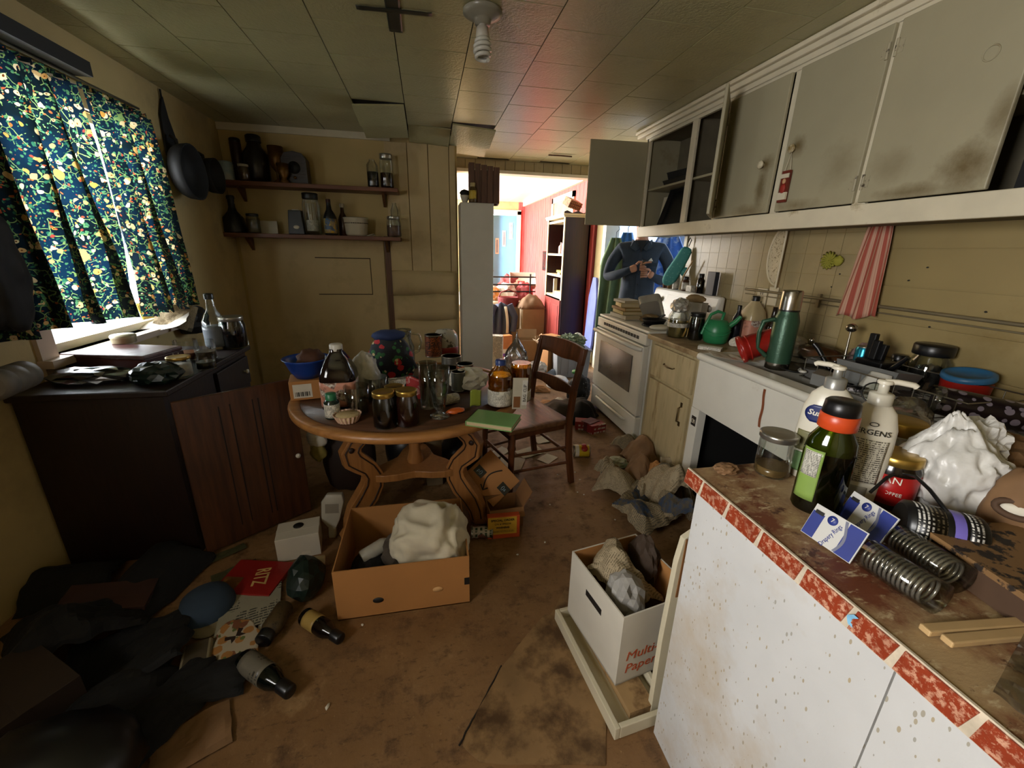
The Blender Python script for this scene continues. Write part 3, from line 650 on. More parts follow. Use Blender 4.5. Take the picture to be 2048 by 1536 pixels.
# ================================================================== round pedestal table
RIM = wood('table_rim_wood', '8a5c30', 'a9753f', 0.4, axis=0, scale=3)
TOPD = wood('table_top_dark', '3c2414', '533320', 0.35, axis=0, scale=3)
LEGW = wood('table_leg_wood', '8a5a2c', 'a06c38', 0.45, axis=2, scale=3)
GRV = mat('leg_groove', '2a170a', 0.6)
tb = thing('pedestal_table', 'round wooden pedestal table with scroll legs, crowded with jars', 'table', (-0.10, 2.13, 0))
b = B(); b.lathe([(0.47, 0.70), (0.565, 0.70), (0.58, 0.71), (0.582, 0.73), (0.572, 0.742), (0.535, 0.742), (0.53, 0.736), (0.0, 0.736)], 72); part('rim', b, RIM, tb)
b = B(); b.lathe([(0.0, 0.731), (0.528, 0.731), (0.528, 0.7395), (0, 0.7395)], 72); part('inset_top', b, TOPD, tb)
b = B(); b.lathe([(0.035, 0.30), (0.045, 0.34), (0.03, 0.40), (0.04, 0.52), (0.055, 0.58), (0.035, 0.62), (0.05, 0.66), (0.12, 0.70)], 20); part('post', b, LEGW, tb)
# scroll legs: outline in the radial plane
ctr = [(0.20, 0.70), (0.215, 0.66), (0.225, 0.62), (0.255, 0.575), (0.29, 0.545), (0.325, 0.52), (0.345, 0.485), (0.335, 0.44), (0.30, 0.405), (0.265, 0.37), (0.245, 0.325), (0.25, 0.27), (0.285, 0.21), (0.335, 0.15), (0.365, 0.09), (0.375, 0.04), (0.40, 0.0)]
hw = [0.04, 0.038, 0.036, 0.036, 0.035, 0.04, 0.05, 0.055, 0.05, 0.046, 0.05, 0.056, 0.06, 0.055, 0.045, 0.04, 0.045]
def offset(k, s_):
    a = Vector(ctr[max(k-1, 0)]); c = Vector(ctr[min(k+1, len(ctr)-1)]); d = (c-a).normalized(); n = Vector((-d.y, d.x)); p = Vector(ctr[k])+n*hw[k]*s_
    return (p.x, max(p.y, 0.0) if k > 3 else min(p.y, 0.70))
for ang in (207, 333, 90):
    lg = part('leg', B().ribbon([offset(k, 1) for k in range(17)], [offset(k, -1) for k in range(17)], -0.028, 0.028), LEGW, tb, (0, 0, 0), (0, 0, ang), bev=0.004)
    b = B()
    for yy in (-0.0295, 0.0295):
        for s_ in (0.62, -0.62): b.tube([(offset(k, s_)[0], yy, offset(k, s_)[1]) for k in range(1, 16)], 0.0035, 5)
        b.at((0.345, yy, 0.50), (90, 0, 0)); b.lathe([(0.0, -0.004), (0.014, -0.004), (0.014, 0.004), (0, 0.004)], 14); b.at()
    part('carved_line', b, GRV, lg)
# three-armed lower shelf with hollow sides
poly = []
for k in range(3):
    a0 = radians(207+126*k if k < 2 else 450)
for k, ang in enumerate((207, 333, 450)):
    a0 = radians(ang); a1 = radians((333, 450, 567)[k])
    for j in range(9):
        u = j/8; q = a0+(a1-a0)*u; r = 0.27-0.15*sin(u*pi)
        poly.append((r*cos(q), r*sin(q)))
poly = poly[::1]
b = B(); b.prism(poly, 0.285, 0.325); part('lower_shelf', b, LEGW, tb, bev=0.004)

# ================================================================== dining chair
CHW = wood('chair_wood', '4a2813', '6a3c20', 0.35, axis=2, scale=3)
CHS = wood('chair_seat_wood', '5b3a22', '7c573a', 0.4, axis=0, scale=3)
ch = thing('dining_chair', 'dark brown wooden dining chair with curved top rail beside the table', 'chair', (0.575, 2.43, 0), (0, 0, -73))
b = B(); n = 14
b.grid(lambda u, v: ((u-0.5)*0.47, -0.22+0.43*v, 0.445-0.012*sin(u*pi)*sin(v*pi)), 10, 8); part('seat', b, CHS, ch, solid=0.028, bev=0.004)
b = B(); b.span((-0.20, -0.20, 0.385), (0.20, -0.175, 0.43)); b.span((-0.20, -0.2, 0.385), (-0.175, 0.19, 0.43)); b.span((0.175, -0.2, 0.385), (0.20, 0.19, 0.43)); part('seat_rail', b, CHW, ch)
for s_ in (-1, 1):
    part('leg', B().tube([(s_*0.185, -0.175, 0.43), (s_*0.185, -0.175, 0.34), (s_*0.187, -0.177, 0.32), (s_*0.188, -0.178, 0.30), (s_*0.19, -0.18, 0.1), (s_*0.192, -0.182, 0.0)], 0.02, 10, rr=[0.024, 0.022, 0.027, 0.02, 0.018, 0.014]), CHW, ch)
    pp = [(s_*0.205, 0.255, 0.0), (s_*0.205, 0.215, 0.25), (s_*0.205, 0.205, 0.45), (s_*0.21, 0.225, 0.65), (s_*0.215, 0.285, 0.90)]
    b = B(); b.ribbon([(p[1]-0.022, p[2]) for p in pp], [(p[1]+0.018, p[2]) for p in pp], -0.014, 0.014); part('leg', b, CHW, ch, (s_*0.232, 0, 0), (0, 0, 90), bev=0.005)
def rail(z0, z1, y, bow, wav):
    b = B(); N = 16
    def fn(u, v):
        x = (u-0.5)*0.50; c = -bow*(1-(2*u-1)**2)
        zt = z1+wav*(1-(2*u-1)**2); zb = z0+wav*0.6*sin(u*3*pi)*1.0
        return (x, y-c+0.25*(zb+(zt-zb)*v-z0)*0.6, zb+(zt-zb)*v)
    b.grid(fn, N, 3); return b
part('top_rail', rail(0.80, 0.90, 0.262, 0.03, 0.012), CHW, ch, solid=0.026, bev=0.005)
part('back_slat', rail(0.59, 0.645, 0.222, 0.02, 0.02), CHW, ch, solid=0.018, bev=0.003)
for s_ in (-1, 1):
    for z in (0.16, 0.27): part('stretcher', B().tube([(s_*0.19, -0.175, z), (s_*0.23, 0.21, z)], 0.010, 8), CHW, ch)
part('stretcher', B().tube([(-0.19, -0.178, 0.22), (0.19, -0.178, 0.22)], 0.011, 8), CHW, ch)
part('stretcher', B().tube([(-0.23, 0.22, 0.22), (0.23, 0.22, 0.22)], 0.011, 8), CHW, ch)

# ================================================================== wall shelves and tall white cabinet
SHW = wood('shelf_wood', '5a3119', '774526', 0.5, axis=0, scale=3)
for z, lab in ((1.93, 'upper brown wooden shelf on the back wall, holding dark canisters'), (1.515, 'lower brown wooden shelf on the back wall, holding jars and a crock')):
    sh = thing('display_shelf', lab, 'shelf', (-0.96, 4.315, z), group='wall shelves')
    part('board', B().span((-0.735, -0.12, 0), (0.74, 0.115, 0.035)), SHW, sh, bev=0.004)
    for x in (-0.6, 0.6): part('bracket', B().add([(x-0.012, 0.115, -0.11), (x+0.012, 0.115, -0.11), (x-0.012, 0.115, 0), (x+0.012, 0.115, 0), (x-0.012, -0.02, 0), (x+0.012, -0.02, 0)], [(0, 1, 3, 2), (0, 4, 5, 1), (0, 2, 4), (1, 5, 3), (2, 3, 5, 4)]), BROWNW, sh)
tc = thing('tall_cabinet', 'tall narrow plain white cabinet standing in the doorway passage', 'cabinet', (0.497, 4.34, 0))
part('body', B().span((-0.157, -0.125, 0.0), (0.157, 0.2, 1.875)), mat('white_melamine', 'cfc9bb', 0.45, var=0.04), tc, bev=0.003)
part('door', B().span((-0.155, -0.14, 0.06), (0.155, -0.127, 1.87)), MATS['white_melamine'], tc, bev=0.003)
# bookcase in the red room
BKW = wood('dark_red_bookcase', '240806', '360e0b', 0.35, axis=2, scale=3)
BKE = mat('bookcase_edge', 'd8c8a4', 0.5)
bk = thing('bookcase', 'tall dark red wood bookcase with open shelves against the red wall', 'bookcase', (1.96, 5.88, 0))
b = B(); b.span((-0.17, -0.40, 0), (0.17, -0.375, 1.88)); b.span((-0.17, 0.375, 0), (0.17, 0.40, 1.88)); b.span((0.155, -0.4, 0), (0.17, 0.4, 1.88)); part('carcass', b, BKW, bk)
for z in (0.83, 1.12, 1.40, 1.83): part('shelf', B().span((-0.165, -0.375, z), (0.155, 0.375, z+0.028)), BKE, bk)
b = B(); b.span((-0.18, -0.405, 0.82), (-0.17, -0.36, 1.88)); b.span((-0.18, 0.36, 0.82), (-0.17, 0.405, 1.88)); part('face_frame', b, BKE, bk)
b = B(); b.span((-0.2, -0.42, 1.88), (0.17, 0.42, 1.9)); b.span((-0.21, -0.43, 1.9), (0.17, 0.43, 1.925)); part('crown', b, BKE, bk, bev=0.005)
b = B(); b.ribbon([(-0.2+0.037*k, 1.92) for k in range(11)], [(-0.2+0.037*k, 1.945+0.014*sin(k*1.6)) for k in range(11)], -0.425, -0.41); part('scalloped_gallery', b, BKW, bk)
for y0 in (-0.37, 0.005):
    d = part('cupboard_door', B().span((-0.185, y0, 0.05), (-0.17, y0+0.365, 0.81)), mat('reddish_door', '7c2f2a', 0.4), bk, bev=0.003)
    part('raised_panel', B().span((-0.192, y0+0.06, 0.12), (-0.184, y0+0.305, 0.74)), MATS['reddish_door'], d, bev=0.006)
# ================================================================== object factories
def ppm(p): return FPX/((Vector(p)-EYE).dot(CF))
def spot(px, py, z, w, h):
    """base point on the surface at height z for a thing seen w by h pixels with its near foot at (px,py)"""
    p = zat(px, py, z); r = w/2/ppm(p); d = Vector((p.x, p.y, 0)).normalized()
    p = p+d*r*0.85
    return Vector((p.x, p.y, z+0.001)), r, h/ppm(p)*0.96
def spoty(px, py, y, w, h, z):
    p = yat(px, py, y); k = ppm(p); return Vector((p.x, y, z+0.001)), w/2/k, h/k
def orient(xa, n):
    n = Vector(n).normalized(); x = Vector(xa); x = (x-n*x.dot(n)).normalized(); y = n.cross(x)
    return [math.degrees(a) for a in Matrix((x, y, n)).transposed().to_euler()]
GOLD = mat('gold_lid', 'b08f45', 0.3, 0.85, var=0.1)
SILV = mat('silver_lid', 'a7a39a', 0.3, 0.9, var=0.08)
TIN = mat('tin_metal', '8f8a80', 0.35, 0.9, var=0.12)
STEEL = mat('brushed_steel', 'a9a49a', 0.25, 1.0, var=0.06)
def plas(name, col, rough=0.4, **kw): return mat(name, col, rough, var=0.07, **kw)
CARD = mat('cardboard', 'a9743e', 0.75, var=0.08, scale=4)
CARDD = mat('dark_cardboard', '8a6038', 0.8, var=0.12)
CARDW = mat('white_cardboard', 'c6bfb0', 0.7, var=0.05, stain='8d7a55', sscale=4, slo=0.62, shi=0.85)
PAPER = mat('white_paper', 'cfc7b6', 0.7, var=0.06)
PBAG = mat('white_plastic_bag', 'c9c6c0', 0.35, var=0.08, scale=8, bump=0.4, bscale=25)
NEWS = printed('newspaper', 'a39274', '6a5d46', 130, 0.8, 0.6, patches=('6a6252', 9, 0.8), axis='y')
NEWSD = printed('coloured_newspaper', '8b7a5c', '4a4438', 130, 0.8, 0.6, patches=('22344a', 7, 0.45), axis='y')
CARDF = mat('grey_brown_cardboard', '8a7458', 0.8, var=0.1)
LABW = printed('white_label_print', 'd8d2c2', '39342c', 260, 0.5, 0.6)
LABP = printed('peach_label_print', 'c98a72', '5a3a30', 200, 0.5, 0.35, patches=('c9bfb0', 18, 0.7))
LABR = printed('red_label_print', 'a32420', 'd8cfc0', 160, 0.45, 0.5)
LABY = printed('yellow_label_print', 'd0b23a', '3a2d10', 160, 0.5, 0.5)
LABO = printed('orange_label_print', '1d1612', 'c96a34', 110, 0.5, 0.75, patches=('c96a34', 24, 0.55))
INK = mat('black_ink', '15120f', 0.6, var=0.05)
WINK = mat('white_ink', 'd8d2c4', 0.6, var=0.03)
CLEARP = glass('clear_plastic', 'f4f5f2', 0.03, 0.08)
GREENG = glass('green_glass', '8c9a1c', 0.12, 0.05)
BROWNG = glass('brown_glass', '4a2810', 0.12, 0.05)

def jar(label, px, py, z, w, h, lid=GOLD, fill=None, f=0.85, y=None, group=None, name='glass_jar', g=None, rot=(0, 0, 0), neck=0.86, loc=None, lidh=None):
    L, r, H = spot(px, py, z, w, h) if y is None else spoty(px, py, y, w, h, z)
    if loc: L = Vector(loc)
    t = thing(name, label, 'jar', L, rot, group); lh = lidh or max(0.14*H, 0.012)
    b = B(); b.shell([(0.0, 0.001), (r*0.9, 0.001), (r, 0.06*H), (r, 0.72*H), (r*neck, 0.86*H), (r*neck, H-lh*0.6)], 24); part('glass', b, g or CLEAR, t)
    if fill: b = B(); b.lathe([(r*0.86, 0.004), (r*0.95, 0.06*H), (r*0.95, min(f, 0.72)*H), (r*(neck-0.05) if f > 0.78 else r*0.94, f*H)], 20); part('contents', b, fill, t)
    if lid:
        b = B(); b.lathe([(r*neck+0.002, H-lh), (r*neck+0.004, H-lh*0.85), (r*neck+0.003, H-lh*0.4), (r*neck+0.004, H-lh*0.1), (r*neck-0.001, H), (r*neck*0.85, H-0.0015), (0, H-0.0015)], 28); part('lid', b, lid, t)
    return t
def bottle(label, px, py, z, w, h, prof, body, capm=None, cap=(0.4, 0.88), lab=None, labm=None, y=None, sq=0.0, fill=None, f=0.6, name='bottle', cat='bottle', group=None, rot=(0, 0, 0), loc=None, ax=1.0, ay=1.0, rh=None):
    L, r, H = spot(px, py, z, w, h) if y is None else spoty(px, py, y, w, h, z)
    if rh: r, H = rh
    if loc is not None: L = Vector(loc)
    t = thing(name, label, cat, L, rot, group)
    pr = [(a*r, c*H) for a, c in prof]
    b = B(); b.lathe(pr, 24, sq=sq, ax=ax, ay=ay); part('body', b, body, t)
    if fill:
        q = [(max(a*r*0.94, 0), max(c*H, 0.003)) for a, c in prof if c <= f]; b = B(); b.lathe(q+[(q[-1][0], f*H)], 20, sq=sq, ax=ax, ay=ay); part('contents', b, fill, t)
    if capm:
        c0 = cap[1]*H; b = B(); b.lathe([(cap[0]*r, c0), (cap[0]*r, H*0.985), (cap[0]*r*0.9, H), (0, H)], 20); part('cap', b, capm, t)
    if lab:
        def rad(zf):
            for (a0, z0), (a1, z1) in zip(prof, prof[1:]):
                if z0 <= zf <= z1 and z1 > z0: return a0+(a1-a0)*(zf-z0)/(z1-z0)
            return 1
        zs = [lab[0]+(lab[1]-lab[0])*k/6 for k in range(7)]
        b = B(); b.lathe([(0, lab[0]*H)]+[(rad(q)*r*1.012+0.0006, q*H) for q in zs]+[(0, lab[1]*H)], 24, sq=sq, ax=ax, ay=ay); part('label', b, labm, t)
    return t
JUG = [(0.85, 0), (1, 0.03), (1, 0.5), (0.95, 0.58), (0.62, 0.78), (0.36, 0.88), (0.34, 0.93)]
ROUND = [(0.9, 0), (1, 0.03), (1, 0.6), (0.85, 0.68), (0.42, 0.8), (0.36, 0.95), (0.36, 1.0)]
LONGN = [(0.9, 0), (1, 0.03), (1, 0.5), (0.8, 0.6), (0.42, 0.72), (0.32, 0.9), (0.34, 1.0)]
SQUAT = [(0.9, 0), (1, 0.04), (1, 0.66), (0.7, 0.76), (0.62, 0.8), (0.62, 0.86)]
FAT = [(0.9, 0), (1, 0.03), (1, 0.55), (0.92, 0.64), (0.6, 0.76), (0.52, 0.8), (0.5, 0.9)]
def can(label, px, py, z, w, h, side, y=None, rot=(0, 0, 0), loc=None, name='tin_can', rh=None, group=None, crush=0.0):
    L, r, H = spot(px, py, z, w, h) if y is None else spoty(px, py, y, w, h, z)
    if rh: r, H = rh
    if loc is not None: L = Vector(loc)
    t = thing(name, label, 'can', L, rot, group); N = 8
    b = B(); b.lathe([(r*(1-crush*abs(sin(k*1.7))), 0.004+(H-0.008)*k/N) for k in range(N+1)], 22); part('side', b, side, t)
    b = B(); b.lathe([(r*0.92, 0), (r*1.02, 0.002), (r*1.02, 0.006), (r, 0.008)], 22); part('bottom_rim', b, TIN, t)
    b = B(); b.lathe([(r, H-0.008), (r*1.02, H-0.006), (r*1.02, H-0.001), (r*0.95, H), (r*0.93, H-0.004), (0, H-0.004)], 22); part('lid', b, TIN, t)
    return t
def tumbler(label, px, py, z, w, h, top=1.0, bot=0.75, foot=False, group=None, rot=(0, 0, 0)):
    L, r, H = spot(px, py, z, w, h)
    if foot: pr = [(0, 0), (r*0.9, 0), (r*0.9, 0.03*H), (r*0.35, 0.08*H), (r*0.3, 0.12*H), (r*0.55, 0.2*H), (r*0.72, 0.45*H), (r*0.95, 0.62*H), (r, H), (r*0.96, H), (r*0.9, 0.62*H), (r*0.66, 0.45*H), (r*0.5, 0.22*H), (0, 0.2*H)]
    else: pr = [(0, 0), (r*bot, 0), (r*top, H), (r*top*0.95, H), (r*bot*0.93, 0.06*H), (0, 0.06*H)]
    b = B(); b.shell(pr, 24); return single('drinking_glass', b, CLEAR, label, 'glass', L, rot, group)
def openbox(label, loc, rot, sx, sy, h, m, inner=None, flaps=(), name='cardboard_box', th=0.005, notch=None):
    t = thing(name, label, 'box', loc, rot); a, c = sx/2, sy/2
    part('bottom', B().span((-a, -c, 0.001), (a, c, 0.006)), m, t)
    for nm, p0, p1 in (('front_panel', (-a, -c, 0), (a, -c+th, h)), ('back_panel', (-a, c-th, 0), (a, c, h)), ('left_panel', (-a, -c+th, 0), (-a+th, c-th, h)), ('right_panel', (a-th, -c+th, 0), (a, c-th, h))):
        part(nm, B().span(p0, p1), m, t)
    for side, ang, L in flaps:
        if side in 'fb':
            s_ = -1 if side == 'f' else 1
            part('flap', B().span((-a, 0, 0), (a, s_*L, 0.004)), m, t, (0, s_*c, h), (s_*ang, 0, 0))
        else:
            s_ = -1 if side == 'l' else 1
            part('flap', B().span((0, -c, 0), (s_*L, c, 0.004)), m, t, (s_*a, 0, h), (0, -s_*ang, 0))
    return t
def closedbox(label, loc, rot, sx, sy, h, m, name='box', cat='box', extra=None, bev=0.002):
    t = thing(name, label, cat, loc, rot)
    part('carton', B().span((-sx/2, -sy/2, 0), (sx/2, sy/2, h)), m, t, bev=bev)
    part('seam_tape', B().span((-sx/2-0.0006, -0.012, 0.3*h), (sx/2+0.0006, 0.012, h+0.0006)), extra or m, t)
    return t
def book(label, loc, rot, sx, sy, h, cover, pages=None, name='book', group=None):
    t = thing(name, label, 'book', loc, rot, group); pg = pages or mat('page_edges', 'b5a27c', 0.8, stretch=(1, 1, 60))
    part('pages', B().span((-sx/2+0.004, -sy/2+0.003, 0.003), (sx/2-0.003, sy/2-0.003, h-0.003)), pg, t)
    b = B(); b.span((-sx/2, -sy/2, 0), (sx/2, sy/2, 0.003)); b.span((-sx/2, -sy/2, h-0.003), (sx/2, sy/2, h)); b.span((-sx/2, -sy/2, 0), (-sx/2+0.003, sy/2, h)); part('cover', b, cover, t)
    return t
def sheet(label, loc, rot, sx, sy, m, amp=0.01, freq=6, seed=0, name='paper_sheet', cat='paper', n=12, curl=0.0, group=None, solid=0.0008):
    b = B()
    def fn(u, v):
        x, y = (u-0.5)*sx, (v-0.5)*sy
        z = amp*(abs(nz(x*freq, y*freq, seed))*1.5+0.5*abs(nz(x*freq*2.3, y*freq*2.3, seed+4)))+curl*(2*u-1)**2*sx+0.001
        return (x+0.02*sx*nz(v*3, seed), y+0.02*sy*nz(u*3, seed+1), z)
    b.grid(fn, n, n, sm=False); return single(name, b, m, label, cat, loc, rot, group, solid=solid)
def wad(label, loc, rad, m, seed=0, amp=0.35, freq=2.2, name='crumpled_paper', cat='paper', rot=(0, 0, 0), sub=3, group=None, ridge=True):
    b = B(); b.blob(rad, amp, freq, seed, sub, sm=False, ridge=ridge); return single(name, b, m, label, cat, loc, rot, group)
def crumple(label, loc, sx, sy, h, m, seed, name='crumpled_paper', cat='paper', rot=(0, 0, 0), n=20, group=None):
    """sheet creased along random folds"""
    rnd = random.Random(seed); L_ = [(rnd.uniform(0, 2*pi), rnd.uniform(-0.6, 0.6), rnd.uniform(0.5, 1)*rnd.choice((1, -1, -1))) for _ in range(11)]
    def f(x, y): return sum(a*abs(x*cos(t_)+y*sin(t_)-d_) for t_, d_, a in L_)+0.35*nz(x*3, y*3, seed)
    vals = [f(2*i/n-1, 2*j/n-1) for i in range(n+1) for j in range(n+1)]; lo, hi = min(vals), max(vals)
    def fn(u, v):
        x, y = 2*u-1, 2*v-1; q = (f(x, y)-lo)/(hi-lo); r2 = max(abs(x), abs(y))
        e = 1-0.25*r2**3*(0.5+0.5*nz(x*2, y*2, seed+2)); zz = q*h*(1-0.35*r2**4)+0.003
        return (x*sx/2*e+0.05*sx*nz(y*3, seed), y*sy/2*e+0.05*sy*nz(x*3, seed+7), zz)
    b = B(); b.grid(fn, n, n, sm=False); return single(name, b, m, label, cat, loc, rot, group, solid=0.001)
def bag(label, loc, rad, m, seed=0, name='plastic_bag', cat='bag', rot=(0, 0, 0), gather=True, amp=0.22, freq=2.6, sub=4, group=None):
    def shp(p):
        if gather and p.z > 0.35:
            k = (p.z-0.35); q = max(0.18, 1-1.5*k); return (p.x*q, p.y*q, p.z*(1+0.35*k))
        return p
    b = B(); b.blob(rad, amp, freq, seed, sub, shape=shp, ridge=True); return single(name, b, m, label, cat, loc, rot, group)
def cloth(label, loc, rot, sx, sy, m, amp, seed, name='garment', cat='clothing', n=22, dome=0.0, freq=5):
    b = B()
    def fn(u, v):
        x, y = (u-0.5)*sx, (v-0.5)*sy; e = (1-(2*u-1)**2)*(1-(2*v-1)**2)
        return (x*(1+0.15*nz(v*4, seed)), y*(1+0.15*nz(u*4, seed)), max(0.002, dome*e**0.6+amp*nz(x*freq, y*freq, seed)*(0.4+e)+amp*0.5*nz(x*freq*2.5, y*freq*2.5, seed+2)*(0.3+e)))
    b.grid(fn, n, n); return single(name, b, m, label, cat, loc, rot, solid=0.004)

# ================================================================== on the round table
TZ = 0.7405
L, r, H = spot(622, 800, TZ, 66, 40)
t = thing('shipping_box', 'small brown carton with barcode label under the blue bowl', 'box', L+Vector((0, 0.01, 0)), (0, 0, 12))
part('carton', B().span((-0.085, -0.07, 0), (0.085, 0.07, 0.095)), CARD, t, bev=0.003)
lb = part('address_label', B().span((-0.07, -0.0712, 0.012), (0.012, -0.070, 0.08)), mat('label_white', 'c8c2b4', 0.6), t)
b = B()
for k in range(11): b.span((-0.062+0.006*k, -0.0718, 0.02), (-0.062+0.006*k+0.002+0.0015*(k % 3), -0.0711, 0.042))
part('barcode', b, INK, lb)['kind'] = 'stuff'
BOWLB = plas('blue_bowl_plastic', '163a86', 0.3)
t = thing('mixing_bowl', 'royal blue plastic bowl on the barcode carton at the table edge', 'bowl', L+Vector((0, 0.01, 0.097)))
b = B(); b.shell([(0, 0), (0.055, 0), (0.075, 0.03), (0.098, 0.085), (0.108, 0.095), (0.105, 0.097), (0.094, 0.085), (0.07, 0.03), (0.0, 0.006)], 32); part('bowl', b, BOWLB, t)
b = B(); b.at((0.02, 0, 0.06)); b.blob((0.06, 0.05, 0.045), 0.3, 3, 4); part('brown_contents', b, mat('brown_scraps', '4a2a16', 0.8), t)
JUICE = mat('dark_grape_juice', '140a0c', 0.08, var=0.1)
bottle('large dark juice bottle with white cap and peach label', 686, 822, TZ, 68, 132, JUG, JUICE, plas('white_cap', 'c9c5ba'), (0.36, 0.9), (0.08, 0.46), LABP, sq=0.35)
bottle('small dark supplement bottle with green cap', 667, 840, TZ, 29, 54, SQUAT, mat('dark_green_bottle', '10231c', 0.2), plas('green_cap', '1f6a44'), (0.72, 0.74), (0.08, 0.6), LABW)
L, r, H = spot(697, 851, TZ, 54, 28)
t = thing('tart_case', 'fluted paper baking case with pale filling at the table edge', 'baking case', L)
b = B(); n = 40; b.add([(r*(0.72 if j == 0 else 1.0)*(1+0.05*(-1)**k)*cos(2*pi*k/n), r*(0.72 if j == 0 else 1.0)*(1+0.05*(-1)**k)*sin(2*pi*k/n), 0.001+j*0.034) for j in range(2) for k in range(n)], [(k, (k+1) % n, n+(k+1) % n, n+k) for k in range(n)]); part('fluted_case', b, mat('fluted_paper', 'c8a58c', 0.6), t)
b = B(); b.lathe([(r*0.7, 0.002), (r*0.93, 0.028), (r*0.8, 0.033), (0.0, 0.034)], 24); part('filling', b, mat('cream_filling', 'c9b183', 0.6, stain='a08040', sscale=20), t)
L, r, H = spot(735, 800, TZ, 50, 92)
bag('white plastic bag stuffed upright beside the juice bottle', L, (r*1.05, r*0.9, H*0.56), PBAG, 3, gather=False, amp=0.3)
FLOR = None
def m_floral(name, base, scale, cols):
    t = NT(name); v = t.coord(); col = hx(base)
    for k, (c, sc, thr, rad) in enumerate(cols):
        vo = t.new('TexVoronoi'); vo.inputs['Scale'].default_value = sc; mp = t.new('Mapping'); mp.inputs['Location'].default_value = (k*3.1, k*1.7, k*2.3); t.link(v, mp.inputs[0]); t.link(mp.outputs[0], vo.inputs['Vector'])
        sp = t.new('SeparateColor'); t.link(vo.outputs['Color'], sp.inputs[0])
        f = t.math('MULTIPLY', t.math('LESS_THAN', t.math('ADD', vo.outputs['Distance'], t.math('MULTIPLY', t.noise(v, sc*3, 2), 0.25)), rad), t.math('GREATER_THAN', sp.outputs[0], thr))
        col = t.mix(f, col, hx(c))
    return t.done(t.bsdf(col, 0.7))
FLOR = m_floral('red_flower_cloth', '141a26', 1, [('2f6b3c', 30, 0.3, 0.5), ('b3242c', 18, 0.35, 0.5), ('cfc08e', 34, 0.75, 0.42)])
L, r, H = spot(784, 772, TZ, 108, 96)
t = thing('floral_tote', 'dark cloth tote printed with red flowers, slumped on the table', 'bag', L+Vector((0, 0.02, 0)), (0, 0, 5))
def tote(p):
    k = (p.z+1)/2; return (p.x*(1.1-0.42*max(0, k)), p.y*(1-0.3*k), p.z)
b = B(); b.blob((r*1.0, r*0.62, H*0.6), 0.12, 2.2, 5, 4, shape=tote); part('bag_body', b, FLOR, t)
b = B(); b.at((0, 0, H*0.86)); b.blob((r*0.62, r*0.42, H*0.12), 0.12, 2, 7, 3); part('blue_top_band', b, mat('navy_cloth', '22335e', 0.8), t)
b = B(); b.tube([(r*0.5, -r*0.3, H*0.6), (r*0.8, -r*0.4, H*0.45), (r*0.95, -r*0.35, H*0.25)], 0.008); part('handle', b, BLKM, t)
L, r, H = spot(806, 690, TZ, 50, 64)
L = yat(806, 672, 2.62); L.z = TZ+0.001; k = ppm(L)
t = thing('glass_pitcher', 'clear glass pitcher standing behind the floral tote', 'pitcher', (L.x, 2.60, TZ+0.001)); r = 0.066; H = 0.235
b = B(); b.shell([(0, 0), (r*0.9, 0), (r, 0.03), (r*1.02, H*0.55), (r*0.72, H*0.78), (r*0.72, H*0.84), (r*0.85, H), (r*0.82, H), (r*0.69, H*0.84), (r*0.69, H*0.78), (r*0.98, H*0.55), (r*0.96, 0.03), (0, 0.008)], 28); part('body', b, CLEAR, t)
b = B(); b.tube([(r*0.8, 0, H*0.9), (r*1.5, 0, H*0.86), (r*1.65, 0, H*0.65), (r*1.4, 0, H*0.42), (r, 0, H*0.36)], 0.007); part('handle', b, CLEAR, t)
can('tin can with orange and black label at the back of the table', 868, 716, TZ, 34, 46, LABO)
L, r, H = spot(893, 716, TZ, 52, 60)
t = thing('plastic_canister', 'white lidded tub with red base at the back right of the table', 'tub', L+Vector((0.0, 0.07, 0)))
b = B(); b.lathe([(r*0.95, 0), (r, 0.004), (r, 0.05), (r*0.97, 0.055)], 26); part('base', b, plas('red_tub', '8d2420'), t)
b = B(); b.shell([(r*0.97, 0.055), (r*1.0, 0.09), (r*0.95, 0.13), (r*0.7, 0.165), (0, 0.175)], 26); part('dome', b, plas('milky_dome', 'b9b5aa', 0.25, stain='5d584e', sscale=14, slo=0.55, shi=0.6), t)
for k, (px, py, w, h) in enumerate(((898, 764, 42, 26), (930, 772, 34, 44), (903, 738, 40, 24), (917, 785, 28, 42))):
    lab = ('opened flat food tin in the cluster by the white cabinet', 'tall tin can with dark side in the tin cluster', 'flat food tin resting behind the other tins on the table', 'small empty tin with dark label in front of the tin cluster')[k]
    can(lab, px, py, TZ, w, h, (TIN, LABO, TIN, mat('grey_can_label', '55544a', 0.4))[k])
tumbler('small clear tumbler in front of the white plastic bag', 718, 834, TZ, 50, 60, group=None)
tumbler('clear glass printed with letters beside the white carton', 755, 806, TZ, 46, 50)
tumbler('plain tall glass behind the footed pint glass', 858, 820, TZ, 38, 96, bot=0.8)
tumbler('footed clear pint glass at the front of the table', 880, 840, TZ, 44, 106, foot=True)
L, r, H = spot(800, 796, TZ, 48, 40)
t = closedbox('small white printed carton behind the gold-lidded jars', L, (0, 0, 10), 0.10, 0.05, 0.085, LABW, 'food_carton', 'carton')
text(t, 'UE', 0.03, INK, (-0.03, -0.0262, 0.05))
jar('square-shouldered jar of black preserve with gold lid at the table front', 772, 861, TZ, 46, 78, GOLD, mat('black_preserve', '070708', 0.2), group=None)
jar('jar of dark red-brown preserve with gold lid beside the black one', 817, 857, TZ, 44, 78, GOLD, mat('brown_preserve', '2a100a', 0.2))
jar('gold-lidded jar standing behind the two front preserve jars', 792, 836, TZ, 40, 64, GOLD, MATS['black_preserve'])
L, r, H = spot(832, 802, TZ, 36, 44)
